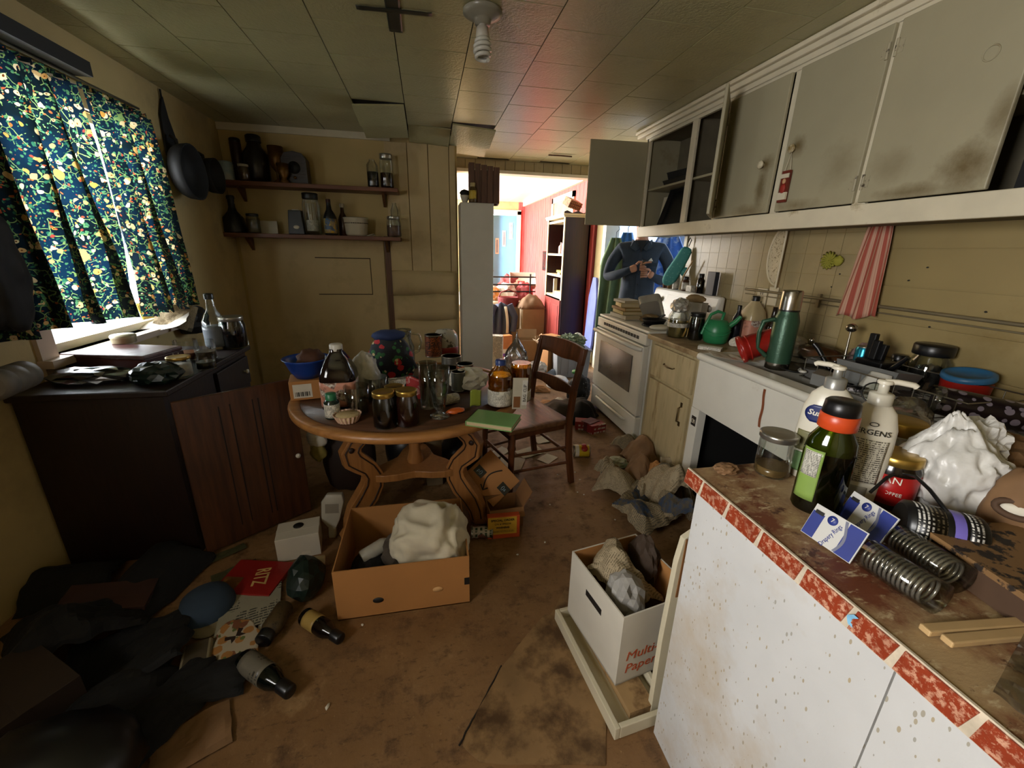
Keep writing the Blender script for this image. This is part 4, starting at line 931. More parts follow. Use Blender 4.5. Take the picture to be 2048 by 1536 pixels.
single('candy_packet', B().grid(lambda u, v: ((u-0.5)*0.09, 0.02*v, 0.105*v+0.008*sin(u*6)), 8, 8), LABR, 'red printed packet propped behind the preserve jars', 'packet', L, (12, 0, -20), solid=0.004)
L, r, H = spot(940, 790, TZ, 80, 50)
wad('crumpled white paper heap right of the glasses', L+Vector((0.0, 0.03, 0)), (0.10, 0.07, 0.06), PAPER, 11, freq=1.8)
bottle('white pill bottle lying on its side at the table front', 920, 820, TZ, 30, 60, SQUAT, LABW, plas('white_cap', 'c9c5ba'), (0.75, 0.78), rot=(88, 0, -62), loc=zat(915, 805, TZ)+Vector((0, 0, 0.026)), rh=(0.025, 0.11), name='pill_bottle')
L = zat(912, 826, TZ); t = thing('snack_packet', 'small orange packet lying by the footed glass', 'packet', L, (0, 0, 15))
b = B(); b.blob((0.042, 0.024, 0.014), 0.15, 2, 6, 3); part('pouch', b, plas('orange_wrap', 'c45a1e'), t); b = B(); b.at((0.012, 0.0, 0.001)); b.blob((0.03, 0.026, 0.008), 0.1, 2, 2, 2); part('dark_underside', b, BLK, t)
L = zat(951, 812, TZ); single('seasoning_packet', B().grid(lambda u, v: ((u-0.5)*0.055, 0.02*v, 0.08*v+0.005*sin(u*5)), 8, 8), mat('lime_packet', '8f9a3a', 0.4), 'lime green packet leaning against the crumpled paper', 'packet', L, (18, 0, 15), solid=0.003)
OIL = glass('oil_plastic', 'd9b544', 0.12, 0.05)
OILL = mat('cooking_oil', 'b98a1c', 0.1, var=0.1, **{'Transmission Weight': 0.6})
OPROF = [(0.85, 0), (1, 0.03), (1, 0.38), (0.93, 0.42), (1, 0.5), (0.95, 0.6), (0.98, 0.68), (0.8, 0.76), (0.42, 0.86), (0.4, 0.9)]
bottle('cooking oil bottle with blue cap behind the green book', 1000, 818, TZ, 50, 98, OPROF, OIL, plas('blue_cap', '1f3570'), (0.42, 0.89), (0.05, 0.38), LABW, fill=OILL, f=0.68, name='oil_bottle')
bottle('second cooking oil bottle without visible cap, nearer the chair', 1040, 806, TZ, 42, 80, [(0.9, 0), (1, 0.03), (1, 0.85), (0.95, 0.95), (0.9, 1.0)], OIL, None, lab=(0.0, 0.3), labm=LABW, fill=OILL, f=0.9, name='oil_bottle')
L = zat(1040, 818, TZ); t = thing('bag_clip_pack', 'white and tan bag clip pack leaning on the second oil bottle', 'package', L, (14, 0, -8))
part('backing_card', B().span((-0.038, 0, 0), (0.03, 0.003, 0.17)), mat('card_tan', 'b9b09c', 0.6), t); cp = part('clip', B().span((0.006, -0.006, 0.025), (0.03, 0, 0.16)), plas('white_cap', 'c9c5ba'), t, bev=0.002)
text(cp, 'BAG  CLIP', 0.021, INK, (0.018, -0.0065, 0.092), (90, -90, 0))
part('brown_picture', B().span((-0.032, -0.002, 0.01), (-0.002, 0, 0.07)), mat('brown_picture', '7d5230', 0.5), t)
L = zat(983, 846, TZ); book('light green covered book lying over the table edge near the chair', (L.x+0.01, L.y+0.0, TZ+0.002), (0, 0, -28), 0.205, 0.145, 0.022, mat('green_cover', '6f9a58', 0.5, var=0.05))
L = yat(1035, 730, 2.45); bag('clear crinkled plastic bag behind the oil bottles', (L.x-0.02, 2.40, TZ), (0.065, 0.06, 0.12), glass('crinkly_clear_plastic', 'dcdcdc', 0.3, 0.2), 9)
wad('dark crumpled cloth under the floral tote', zat(815, 790, TZ)+Vector((0, 0.04, 0)), (0.09, 0.06, 0.05), mat('dark_cloth', '1b1815', 0.8), 8, name='cloth_scrap', cat='cloth', ridge=False)
L = zat(608, 795, TZ)

# ================================================================== wall shelves' contents
SU, SL = 1.9665, 1.5515
def onshelf(kind, label, px, w, h, y, z, **kw): return None
CER = mat('dark_ceramic', '1d1310', 0.3, var=0.3)
def vase(label, px, w, h, y, z, prof, m, name='canister', cat='canister', capm=None, cap=(0.5, 0.9)):
    py = 0; p = yat(px, 400, y); k = ppm(p); p = yat(px, 400-(z-p.z)*0, y)
    # refine x on the shelf height
    for _ in range(3):
        d = sight(px, 400); 
    q = Vector((p.x, y, z)); r, H = w/2/k, h/k
    t = thing(name, label, cat, (p.x, y, z+0.0005)); b = B(); b.lathe([(a*r, c*H) for a, c in prof], 22); part('body', b, m, t)
    if capm: b = B(); b.lathe([(cap[0]*r, cap[1]*H), (cap[0]*r*1.03, H*0.97), (cap[0]*r*0.8, H), (0, H)], 20); part('lid', b, capm, t)
    return t
CYL = [(0.95, 0), (1, 0.03), (1, 0.88), (0.95, 0.9)]
DARKLID = mat('dark_lid', '0c0a08', 0.4)
vase('pale blue and white mug-shaped canister at the left end of the upper shelf', 463, 26, 34, 4.26, SU, CYL, mat('pale_blue_ceramic', '8fa2a8', 0.4, stain='b9b2a0', sscale=12), capm=mat('pale_lid', '8fa2a8', 0.4), cap=(0.9, 0.9))
jar('small jar with white lid on the upper shelf', 489, 352, SU, 20, 30, mat('white_lid', 'b5afa0', 0.4), mat('amber_spice', '5a3d18', 0.5), y=4.24)
vase('tall dark red cylinder canister on the upper shelf', 488, 20, 78, 4.36, SU, CYL, mat('dark_red_tin', '2a0d0b', 0.35), capm=DARKLID, cap=(0.95, 0.9))
vase('big black stoppered jar in the middle of the dark group on the upper shelf', 524, 44, 84, 4.34, SU, [(0.7, 0), (1, 0.1), (1, 0.6), (0.6, 0.75), (0.5, 0.85)], CER, capm=DARKLID, cap=(0.6, 0.85))
vase('ornate gold-brown goblet on the upper shelf', 564, 28, 66, 4.33, SU, [(0.8, 0), (0.8, 0.05), (0.3, 0.12), (0.25, 0.3), (0.7, 0.42), (1, 0.6), (1, 1.0), (0.9, 0.98), (0.8, 0.6), (0, 0.45)], mat('antique_gold', '6d4a1c', 0.35, 0.6), 'goblet', 'goblet')
vase('short gold-brown cup in front of the goblet on the upper shelf', 574, 22, 34, 4.23, SU, [(0.8, 0), (0.8, 0.08), (0.4, 0.2), (0.95, 0.5), (1, 1.0), (0.88, 0.96), (0, 0.5)], MATS['antique_gold'], 'goblet', 'goblet')
L = yat(600, 400, 4.34); t = thing('mantel_radio', 'dark brown arched wooden radio case on the upper shelf', 'radio', (L.x, 4.34, SU))
b = B(); b.ribbon([(-0.10, 0), (-0.10, 0.2), (-0.07, 0.245), (0, 0.26), (0.07, 0.245), (0.10, 0.2), (0.10, 0)], [(-0.08, 0.001), (-0.08, 0.001), (-0.05, 0.001), (0, 0.001), (0.05, 0.001), (0.08, 0.001), (0.08, 0.001)], -0.06, 0.06); part('case', b, wood('radio_wood', '1c0d08', '2c150c', 0.35), t)
b = B(); b.at((0, -0.061, 0.13), (90, 0, 0)); b.lathe([(0, 0), (0.05, 0), (0.05, 0.004), (0, 0.004)], 20); part('speaker_cloth', b, BLKM, t)
b = B(); b.at((0, -0.064, 0.05), (90, 0, 0)); b.lathe([(0.012, 0), (0.012, 0.012), (0, 0.014)], 12); part('dial', b, MATS['antique_gold'], t)
jar('clear bottle half full of dark liquid at the right end of the upper shelf', 747, 372, SU, 22, 56, None, MATS['black_preserve'], 0.5, y=4.27, neck=0.5, name='glass_bottle')
jar('tall clear jar with dark contents beside it at the upper shelf end', 775, 374, SU, 26, 62, SILV, MATS['brown_preserve'], 0.45, y=4.30)
vase('black bell-shaped bottle at the left end of the lower shelf', 461, 42, 70, 4.28, SL, [(0.95, 0), (1, 0.05), (0.9, 0.4), (0.4, 0.58), (0.28, 0.7), (0.3, 1.0)], DARKLID, 'bottle', 'bottle', capm=DARKLID, cap=(0.34, 0.9))
jar('small jar with dark lid and cloudy contents on the lower shelf', 509, 462, SL, 24, 36, DARKLID, mat('cloudy_contents', '6d6450', 0.6), 0.7, y=4.25)
sheet('folded pale paper standing behind the small jar on the lower shelf', (yat(530, 400, 4.36).x, 4.36, SL+0.055), (80, 0, 5), 0.14, 0.11, PAPER, 0.004, 4, 3)
L = yat(588, 400, 4.28); t = thing('dark_tin', 'black tapered tin with pale oval badge on the lower shelf', 'tin', (L.x, 4.28, SL))
part('tin_body', B().box((0, 0, 0.1), (0.135, 0.10, 0.2), taper=0.78), mat('near_black_tin', '0f0e10', 0.4), t, bev=0.004)
b = B(); b.at((0.005, -0.049, 0.06), (83, 0, 0)); b.lathe([(0, 0), (0.026, 0), (0.026, 0.002), (0, 0.002)], 18, ay=0.6); part('badge', b, PAPER, t)
b = B(); b.at((0, 0, 0.2)); b.lathe([(0.03, 0), (0.03, 0.008), (0, 0.01)], 16); part('cap', b, PAPER, t)
t = jar('lidded jar of white straws on the lower shelf', 628, 467, SL, 32, 76, DARKLID, None, y=4.26)
for k in range(7): part('straw', B().tube([(-0.025+0.008*k, 0.01*(-1)**k, 0.03), (-0.03+0.0095*k, 0.008*(-1)**k, 0.26)], 0.003, 6), PAPER, t)
b = B(); b.lathe([(0.053, 0.03), (0.053, 0.12)], 22); part('label', b, LABW, t)
bottle('dark sauce bottle with yellow and blue label on the lower shelf', 663, 468, SL, 24, 66, LONGN, BLK, plas('red_brown_cap', '3a1512'), (0.36, 0.9), (0.05, 0.46), printed('yellow_blue_label', 'c9a63a', '2a5a8a', 90, cover=0.7, patches=('2a6aa0', 24, 0.6)), y=4.24)
bottle('brown glass bottle at the back of the lower shelf', 686, 440, SL, 18, 60, LONGN, mat('amber_bottle', '4a2e18', 0.15), mat('pale_stopper', 'b9ae98', 0.5), (0.5, 0.88), y=4.38)
L = yat(708, 400, 4.27); t = thing('crock', 'white stoneware crock with dark rim pattern on the lower shelf', 'crock', (L.x, 4.27, SL))
b = B(); b.shell([(0, 0), (0.085, 0), (0.095, 0.02), (0.105, 0.14), (0.11, 0.155), (0.1, 0.155), (0.09, 0.03), (0, 0.02)], 30); part('bowl', b, mat('stoneware', 'b9ae98', 0.35, var=0.05), t)
for k in range(22):
    a = pi+pi*k/21; b = B(); b.at((0.1045*cos(a), 0.1045*sin(a), 0.108), (0, 0, math.degrees(a))); b.blob((0.002, 0.006, 0.006), 0, sub=1, flat=False); part('painted_leaf', b, mat('leaf_brown', '3a2a1c', 0.5), t)
b = B(); b.lathe([(0.104, 0.15), (0.108, 0.158), (0, 0.162)], 30); part('dark_cover', b, DARKLID, t)
single('cord', B().tube([(0.0, 0, 0.003), (0.03, -0.01, 0.012), (0.06, 0, 0.02), (0.07, 0.02, 0.012), (0.05, 0.03, 0.004), (0.01, 0.03, 0.004)], 0.003, 6), PAPER, 'short white cord coiled beside the crock', 'cord', (yat(735, 400, 4.24).x-0.03, 4.24, SL))
jar('clear jar with silver lid at the right end of the lower shelf', 789, 470, SL, 28, 38, SILV, mat('cloudy_pink', '6d4f44', 0.5), 0.55, y=4.25)
jar('slim empty clear bottle behind the end jar on the lower shelf', 790, 440, SL, 16, 70, None, None, y=4.37, neck=0.5, name='glass_bottle')
# dark things hanging on the left wall by the corner
hg = thing('hanging_cleaver', 'dark long-bladed tool hanging on the left wall near the corner', 'tool', xat(325, 200, -1.69))
b = B(); b.ribbon([(-0.07, -0.42), (-0.09, -0.3), (-0.07, -0.1), (-0.02, 0)], [(0.1, -0.45), (0.1, -0.3), (0.02, -0.1), (0.0, 0.02)], -0.006, 0.006); part('blade', b, BLKM, hg, (0, 0, 0), (0, 0, 90)); part('strap', B().tube([(0, -0.01, 0), (0.002, -0.01, 0.06)], 0.006), BLKM, hg)
for k, (px, py, lab, r) in enumerate(((348, 310, 'black cast iron pot hanging on the left wall beneath the tool', 0.17), (400, 330, 'smaller black pan hanging next to the shelves on the left wall', 0.12))):
    P = xat(px, py, -1.66); t = thing('hanging_pot', lab, 'pot', P, (0, 0, 0))
    b = B(); b.at((0.02, 0, -r*0.6), (0, 90, 0)); b.shell([(0, 0.0), (r*0.9, 0), (r, 0.03), (r*1.05, 0.09), (r, 0.09), (r*0.93, 0.03), (0, 0.01)], 26); part('pot', b, BLKM, t)
    part('handle', B().tube([(0.03, 0, r*0.3), (0.03, 0.0, r*0.55), (0.0, 0, r*0.7)], 0.012), BLKM, t)

# ================================================================== on top of the tall white cabinet
CRW = wood('crate_wood', '4a2f1c', '6b4730', 0.6, axis=2, scale=3)
cz = 1.876
t = thing('wooden_crate', 'old brown wooden crate standing on the tall white cabinet', 'crate', (0.575, 4.34, cz), (0, 0, -6))
for k in range(5): part('slat', B().span((-0.14+0.057*k, -0.12, 0.0), (-0.087+0.057*k, -0.108, 0.34-0.008*k)), CRW, t)
part('side', B().span((-0.145, -0.11, 0), (-0.133, 0.14, 0.33)), CRW, t); part('side', B().span((0.133, -0.11, 0), (0.145, 0.14, 0.31)), CRW, t); part('back', B().span((-0.135, 0.128, 0), (0.135, 0.14, 0.32)), CRW, t)
bottle('small amber jar with pale label in front of the crate on the cabinet', 949, 398, cz, 16, 36, SQUAT, mat('amber_jar', '5a4320', 0.3), mat('cream_cap', 'b9a878', 0.5), (0.7, 0.8), (0.15, 0.6), LABY, loc=(0.455, 4.205, cz+0.001), rh=(0.034, 0.165))
t = thing('teacup', 'white cup with dark inside beside the crate on the cabinet', 'cup', (0.385, 4.25, cz+0.001)); b = B(); b.shell([(0, 0), (0.025, 0), (0.04, 0.04), (0.045, 0.06), (0.04, 0.06), (0.035, 0.04), (0, 0.008)], 20); part('cup', b, PAPER, t)
b = B(); b.at((0, 0, 0.05)); b.blob((0.045, 0.04, 0.035), 0.2, 2, 3); part('dark_stuffing', b, BLKM, t)

# ================================================================== ceiling lamp and tape cross
lp = thing('ceiling_lamp', 'bare spiral bulb in a porcelain holder on the ceiling', 'lamp', (0.285, 2.19, 2.436), (180, 0, 0))
b = B(); b.lathe([(0.085, 0), (0.085, 0.010), (0.07, 0.018), (0.045, 0.03), (0.036, 0.034), (0.034, 0.048), (0, 0.048)], 28); part('holder', b, mat('porcelain_grey', '8c8778', 0.3), lp)
b = B(); b.lathe([(0.016, 0.046), (0.016, 0.054), (0.026, 0.058), (0.03, 0.09), (0.024, 0.10), (0, 0.10)], 20); part('ballast', b, mat('bulb_base', 'bdb7ab', 0.4), lp)
b = B(); pts = []
for k in range(91):
    u = k/90; a = u*2*pi*4; rr = 0.034*(0.72+0.28*sin(u*pi)); pts.append((rr*cos(a), rr*sin(a), 0.10+0.075*u))
b.tube(pts, 0.0085, 8); part('spiral_tube', b, mat('bulb_glass', 'c6c4ba', 0.2), lp)
tp = thing('tape_cross', 'cross of dark tape stuck over a ceiling seam', 'tape', (-0.095, 2.33, 2.437))
TAPE = mat('dark_tape', '23241c', 0.45, var=0.2)
part('strip', B().grid(lambda u, v: ((u-0.5)*0.062+0.002*nz(v*5, 1), -0.20+0.34*v, -0.001-0.002*abs(nz(u*3, v*5))), 6, 12), TAPE, tp, solid=0.001)
part('strip', B().grid(lambda u, v: (-0.155+0.32*u, -0.045+0.035*(v-0.5)-0.02*u, -0.003-0.003*abs(nz(u*6, v*2, 4))), 14, 4), TAPE, tp, solid=0.001)
single('broken_strip', B().tube([(0, 0, 0), (0.14, 0.0, 0.002), (0.26, 0.0, 0)], 0.008, 6), BROWNW, 'thin dark wooden strip stuck below the ceiling above the doorway', 'strip', (1.32, 4.75, 2.425))
def face(p): return -math.degrees(math.atan2(p[0], p[1]))
def patch(name, parent, r, ay, x0, x1, z0, z1, m, cx=0.0, shape=None, out=0.0012):
    """sticker hugging the front of an oval bottle"""
    b = B()
    def fn(u, v):
        x, z = x0+(x1-x0)*u, z0+(z1-z0)*v
        if shape: x, z = shape(u, v)
        return (x, -ay*math.sqrt(max(r*r-x*x, 0))-out, z)
    b.grid(fn, 12, 8); return part(name, b, m, parent, solid=0.0006)
# ================================================================== on and above the stove
SZ = 0.9165
OLDB = [mat('tan_book_cover', 'b59a5c', 0.6), mat('olive_book_cover', '94803c', 0.6), mat('brown_book_cover', '8a6228', 0.6), mat('grey_book_cover', 'b3aa94', 0.6)]
P = zat(1248, 628, SZ+0.02); base = Vector((1.71, 3.36, SZ+0.001))
for k, (sx, sy, h, rz, lab) in enumerate(((0.19, 0.27, 0.035, 4, 'thick grey-backed book at the bottom of the stack on the stove'), (0.18, 0.26, 0.03, -6, 'olive book second from the bottom of the stove stack'), (0.17, 0.24, 0.025, 3, 'brown book in the middle of the stove stack'), (0.16, 0.2, 0.035, -12, 'tan book second from the top of the stove stack'), (0.15, 0.19, 0.022, 5, 'pale thin book on top of the stack on the stove'))):
    book(lab, base+Vector((0.005*(k % 2), 0.01*k, 0)), (0, 0, rz), sx, sy, h, OLDB[(3, 1, 2, 0, 3)[k]], group=None); base.z += h+0.001
FOIL = mat('aluminium_foil', 'b5b0a4', 0.35, 0.45, var=0.12)
t = thing('foil_pan', 'ribbed aluminium foil baking pan tilted on the back of the stove', 'baking pan', (1.80, 3.13, SZ+0.085), orient((0.6, -0.6, 0.1), (0.35, 0.72, 0.60)))
b = B(); n = 48; pr = []
for j, (q, z) in enumerate(((0.86, 0.0), (1.0, 0.055), (1.06, 0.056))):
    for k in range(n):
        a = 2*pi*k/n; e = 0.28; c_, s_ = cos(a), sin(a); w = 1+(0.012*(-1)**k if j == 1 else 0)
        pr.append((0.085*q*w*math.copysign(abs(c_)**e, c_), 0.125*q*w*math.copysign(abs(s_)**e, s_), z))
b.add(pr, [(j*n+k, j*n+(k+1) % n, (j+1)*n+(k+1) % n, (j+1)*n+k) for j in range(2) for k in range(n)]+[tuple(reversed(range(n)))], 0, False); part('pan', b, FOIL, t, solid=0.001)
wad('crumpled brown paper under the foil pan on the stove', (1.80, 3.12, SZ), (0.08, 0.09, 0.035), mat('brown_paper', '8a7048', 0.8), 21)
t = thing('frying_pan', 'small black frying pan on the near stove burner', 'pan', (1.72, 2.93, SZ+0.012), (0, 0, 40))
b = B(); b.shell([(0, 0.002), (0.07, 0), (0.09, 0.04), (0.094, 0.042), (0.088, 0.038), (0.066, 0.006), (0, 0.006)], 26); part('pan', b, BLK, t)
b = B(); b.tube([(0.09, 0, 0.035), (0.14, 0, 0.045), (0.22, 0, 0.05)], 0.01); part('handle', b, BLK, t)
single('folded_cloth', B().blob((0.09, 0.05, 0.02), 0.12, 2, 4, 3), TRIMW, 'white folded cloth on the near stove corner', 'cloth', (1.70, 2.79, SZ))
# paper bag and spice jars on the ledge of the backguard
t = thing('paper_bag', 'white printed paper bag standing in front of the stove controls', 'bag', (1.96, 2.80, SZ), (0, 0, -70))
b = B(); b.box((0, 0, 0.1), (0.16, 0.07, 0.2), taper=1.06); part('bag', b, printed('floral_bag_print', 'c3bbac', '7d7468', 40, cover=0.25), t)
b = B(); b.at((0, 0, 0.2)); b.blob((0.075, 0.03, 0.03), 0.3, 3, 3, ridge=True); part('open_top', b, mat('brown_paper', '8a7048', 0.8), t)
GZ = 1.161
for k, (y, kind) in enumerate(((3.50, 'a'), (3.42, 'b'), (3.34, 'c'), (3.2, 'd'), (3.12, 'e'), (3.0, 'f'), (2.86, 'g'))):
    x = 2.122
    if kind == 'a': bottle('brown pump bottle at the far end of the stove ledge', 0, 0, GZ, 1, 1, ROUND, mat('brown_sauce', '4a2a18', 0.3), DARKLID, (0.4, 0.85), loc=(x, y, GZ+0.001), rh=(0.024, 0.17))
    if kind == 'b': jar('squat brown spice jar with black lid on the stove ledge', 0, 100, GZ, 1, 1, DARKLID, MATS['amber_spice'], loc=(x, y, GZ+0.001)) if False else bottle('squat brown spice jar with black lid on the stove ledge', 0, 0, GZ, 1, 1, SQUAT, MATS['amber_jar'], DARKLID, (0.7, 0.8), loc=(x, y, GZ+0.001), rh=(0.026, 0.10), cat='jar')
    if kind == 'c': can('white and tan shaker tin on the stove ledge', 0, 0, GZ, 1, 1, LABW, loc=(x, y, GZ+0.001), rh=(0.027, 0.12))
    if kind == 'd': bottle('brown spice bottle with pale label on the stove ledge', 0, 0, GZ, 1, 1, SQUAT, MATS['brown_sauce'], DARKLID, (0.7, 0.8), (0.1, 0.6), LABW, loc=(x, y, GZ+0.001), rh=(0.028, 0.115))
    if kind == 'e': closedbox('small striped matchbox standing on the stove ledge', (x, y, GZ+0.001), (0, 0, 90), 0.07, 0.04, 0.05, LABW, 'matchbox')
    if kind == 'f': bottle('clear brown jar with black lid near the blue box on the ledge', 0, 0, GZ, 1, 1, SQUAT, BROWNG, DARKLID, (0.7, 0.8), loc=(x, y, GZ+0.001), rh=(0.03, 0.15), cat='jar', fill=MATS['amber_spice'], f=0.6)
    if kind == 'g': closedbox('dark navy packet standing at the near end of the stove ledge', (x, y, GZ+0.001), (0, 0, 90), 0.09, 0.035, 0.17, printed('navy_pack', '1c2330', '8a8f98', 80, cover=0.3), 'food_packet')
b = B(); b.tube([(0, 0, 0), (0.01, 0.05, 0.12), (0.0, 0.13, 0.24)], 0.006, 6); single('wooden_spoon', b, mat('pale_spoon_wood', 'b89a6a', 0.6), 'pale wooden stick leaning behind the spice jars', 'spoon', (2.12, 3.27, GZ+0.006), (0, 0, 180))
# oven mitt
TEAL = m_floral('teal_cloth', '4a9a96', 1, [('6fb5ae', 60, 0.4, 0.4)])
P = xat(1357, 530, 2.10); t = thing('oven_mitt', 'teal oven mitt hanging by the doorway behind the stove', 'oven mitt', (2.10, P.y, P.z), (0, 0, -38))
b = B(); b.ribbon([(-0.055, -0.19), (-0.075, -0.13), (-0.075, -0.06), (-0.06, 0.02), (-0.055, 0.1), (-0.05, 0.16)], [(0.0, -0.2), (0.045, -0.16), (0.06, -0.1), (0.055, 0.0), (0.052, 0.1), (0.05, 0.16)], -0.02, 0.02, sm=True); part('mitt', b, TEAL, t, (0, 0, 0), (0, 22, 0), sub=1)
b = B(); b.ribbon([(0.04, -0.06), (0.075, -0.08), (0.095, -0.04)], [(0.045, 0.0), (0.07, 0.02), (0.09, 0.0)], -0.014, 0.014, sm=True); part('thumb', b, TEAL, t, (0, 0, 0), (0, 22, 0), sub=1)
b = B(); b.tube([(0.06, 0, 0.15), (0.075, 0, 0.2), (0.065, 0, 0.22), (0.05, 0, 0.18)], 0.004, 6); part('loop', b, BLKM, t)

# ================================================================== hanging on the right wall
WX = 2.171
def on_wall(px, py): return xat(px, py, WX-0.012)
P = on_wall(1570, 512); t = thing('strainer', 'cream half-round flat strainer hanging under the cabinets', 'strainer', (WX-0.03, P.y, P.z), (0, 0, -90))
n = 20; R = 0.175
b = B(); b.prism([(0, -R)]+[(-0.105*cos(a), R*sin(a)) for a in [(-0.5+k/n)*pi for k in range(1, n)]]+[(0, R)], -0.004, 0.004); part('half_disc', b, mat('cream_plastic', 'c9bb9c', 0.45, stain='7d6c4c', sscale=90, slo=0.55, shi=0.6), t, (0, 0, 0), (90, 0, 0))
b = B(); b.tube([(-0.105*cos((-0.5+k/n)*pi), -0.006, R*sin((-0.5+k/n)*pi)) for k in range(n+1)], 0.006, 6); part('rim', b, plas('cream_rim', 'd2c5a6'), t)
part('straight_edge', B().tube([(0, -0.004, -R-0.02), (0, -0.004, R+0.03)], 0.007, 6), plas('cream_rim', 'd2c5a6'), t)
P = on_wall(1658, 521); t = thing('yarn_flower', 'yellow-green looped flower decoration on the wall left of the towel', 'decoration', (WX-0.004, P.y, P.z), (0, -90, 0))
OLV = mat('olive_yarn', '8f8a2e', 0.8)
for k in range(14):
    a = 2*pi*k/14+0.2*nz(k, 3); R = 0.045+0.012*nz(k*2, 1)
    b = B(); b.tube([(0.004*cos(a), 0.004*sin(a), 0.002), (R*0.7*cos(a-0.15), R*0.7*sin(a-0.15), 0.016), (R*cos(a), R*sin(a), 0.012), (R*0.7*cos(a+0.15), R*0.7*sin(a+0.15), 0.006), (0.004*cos(a), 0.004*sin(a), 0.004)], 0.006, 6); part('petal', b, OLV, t)
b = B(); b.at((0.0, -0.05, 0.006)); b.blob((0.025, 0.03, 0.012), 0.3, 3, 2, flat=False); part('bow', b, OLV, t)
def m_stripes():
    t = NT('striped_towel'); v = t.coord(); sep = t.new('SeparateXYZ'); t.link(v, sep.inputs[0])
    return t, sep
def m_towel():
    t = NT('striped_towel'); uv = t.new('UVMap'); sep = t.new('SeparateXYZ'); t.link(uv.outputs[0], sep.inputs[0])
    w = t.math('SINE', t.math('MULTIPLY', sep.outputs[0], 2*pi*6)); f = t.math('GREATER_THAN', w, 0.0)
    w2 = t.math('GREATER_THAN', t.math('SINE', t.math('MULTIPLY', sep.outputs[0], 2*pi*24)), 0.6)
    c = t.mix(f, hx('a4503f'), hx('c39a82')); c = t.mix(t.math('MULTIPLY', w2, 0.35), c, hx('8a4034'))
    return t.done(t.bsdf(c, 0.85))
tw = thing('dish_towel', 'pink and red striped towel hanging beneath the cabinets', 'towel', (WX-0.02, 0, 0))
b = B(); NU, NV = 36, 16
top0, top1 = xat(1742, 450, WX-0.02), xat(1790, 455, WX-0.02); bo0, bo1 = xat(1672, 632, WX-0.02), xat(1757, 636, WX-0.02)
def tfn(u, v):
    y = (top0.y+(top1.y-top0.y)*u)*(1-v**0.8)+(bo0.y+(bo1.y-bo0.y)*u)*v**0.8
    z = (top0.z)*(1-v)+(bo0.z+(bo1.z-bo0.z)*u+0.012*sin(u*9))*v
    return (-0.012+0.014*sin(u*16+v*2)*(0.4+0.6*v), y, z)
b.grid(tfn, NU, NV); o = part('cloth', b, m_towel(), tw, solid=0.003)
uvl = o.data.uv_layers.new(name='UVMap')
for poly_ in o.data.polygons:
    for li in poly_.loop_indices:
        vi = o.data.loops[li].vertex_index; uvl.data[li].uv = ((vi % (NU+1))/NU, (vi//(NU+1))/NV)
b = B(); b.tube([(0, top0.y+0.01, top0.z), (-0.01, top0.y, top0.z+0.02), (0, top0.y-0.01, top0.z)], 0.004, 6); part('hanging_loop', b, PAPER, tw)
# pipe along the wall and the outlet
pa, pb = xat(1480, 582, WX-0.012), xat(2048, 663, WX-0.012)
pc = thing('conduit_pipe', 'thin metal conduit pipe running along the wall over the sink', 'pipe', (0, 0, 0))
part('pipe', B().tube([(WX-0.013, 2.55, 1.235), (WX-0.013, 0.3, 1.225)], 0.008, 8), mat('pipe_metal', '8a7d62', 0.45, 0.5), pc)
part('pipe', B().tube([(WX-0.008, 2.55, 1.205), (WX-0.008, 0.3, 1.195)], 0.004, 6), MATS['pipe_metal'], pc)
for y in (1.98, 1.02):
    part('clamp', B().box((WX-0.01, y, 1.22), (0.014, 0.02, 0.075)), MATS['pipe_metal'], pc)
ot = thing('power_outlet', 'ivory double power outlet on the wall beside the stove', 'outlet', (WX-0.006, 2.40, 1.19))
part('plate', B().box((0, 0, 0), (0.01, 0.08, 0.125)), mat('ivory_plate', 'c9bda0', 0.4), ot, bev=0.002)
part('plate', B().box((0, -0.09, 0.02), (0.008, 0.07, 0.115)), MATS['ivory_plate'], ot, bev=0.002)
for z in (-0.03, 0.03):
    for y in (-0.008, 0.008): part('slot', B().box((-0.0055, y, z), (0.002, 0.004, 0.018)), INK, ot)
for k, (y, z) in enumerate(((1.50, 1.42), (1.56, 1.36), (1.42, 1.17), (1.25, 1.26), (1.9, 1.37), (1.93, 1.3), (0.98, 1.35))):
    b = B(); b.at((WX-0.003, y, z)); b.blob((0.002, 0.006, 0.004), 0.3, 3, k, 1, flat=False); single('nail', b, INK, 'small dark nail in the wall over the sink', 'nail', (0, 0, 0), group='nails in the sink wall')

# ================================================================== on the worktop beside the stove
CZ = 0.9065
JF = bottle('clear oil jar with foil-wrapped top on the worktop by the stove', 1352, 676, CZ, 40, 70, [(0.9, 0), (1, 0.03), (1, 0.6), (0.8, 0.7), (0.75, 0.74)], CLEAR, None, lab=(0.3, 0.42), labm=LABW, fill=mat('thin_oil', '8a7a4a', 0.15, **{'Transmission Weight': 0.7}), f=0.5, name='foil_topped_jar', cat='jar')
L, r, H = spot(1352, 676, CZ, 40, 70); b = B(); b.blob((r*0.85, r*0.85, H*0.22), 0.3, 3, 14, 3, sm=False, ridge=True); part('foil_cover', b, FOIL, JF, (0, 0, H*0.72))
jar('black jar with dark lid between oil jar and watering can', 1388, 682, CZ, 30, 56, DARKLID, MATS['black_preserve'], 0.8)
L, r, H = spot(1428, 690, CZ, 62, 66)
GRN = mat('green_watering_plastic', '2a7a4c', 0.35, var=0.08)
t = thing('watering_can', 'green plastic watering can on the worktop', 'watering can', L, (0, 0, -35)); R = 0.082; H = 0.15
prof = [(0.72, 0), (0.86, 0.05), (1.0, 0.45), (0.95, 0.7), (0.7, 0.95), (0.5, 1.0)]
b = B(); b.lathe([(a*R, c*H) for a, c in prof], 28); part('body', b, GRN, t)
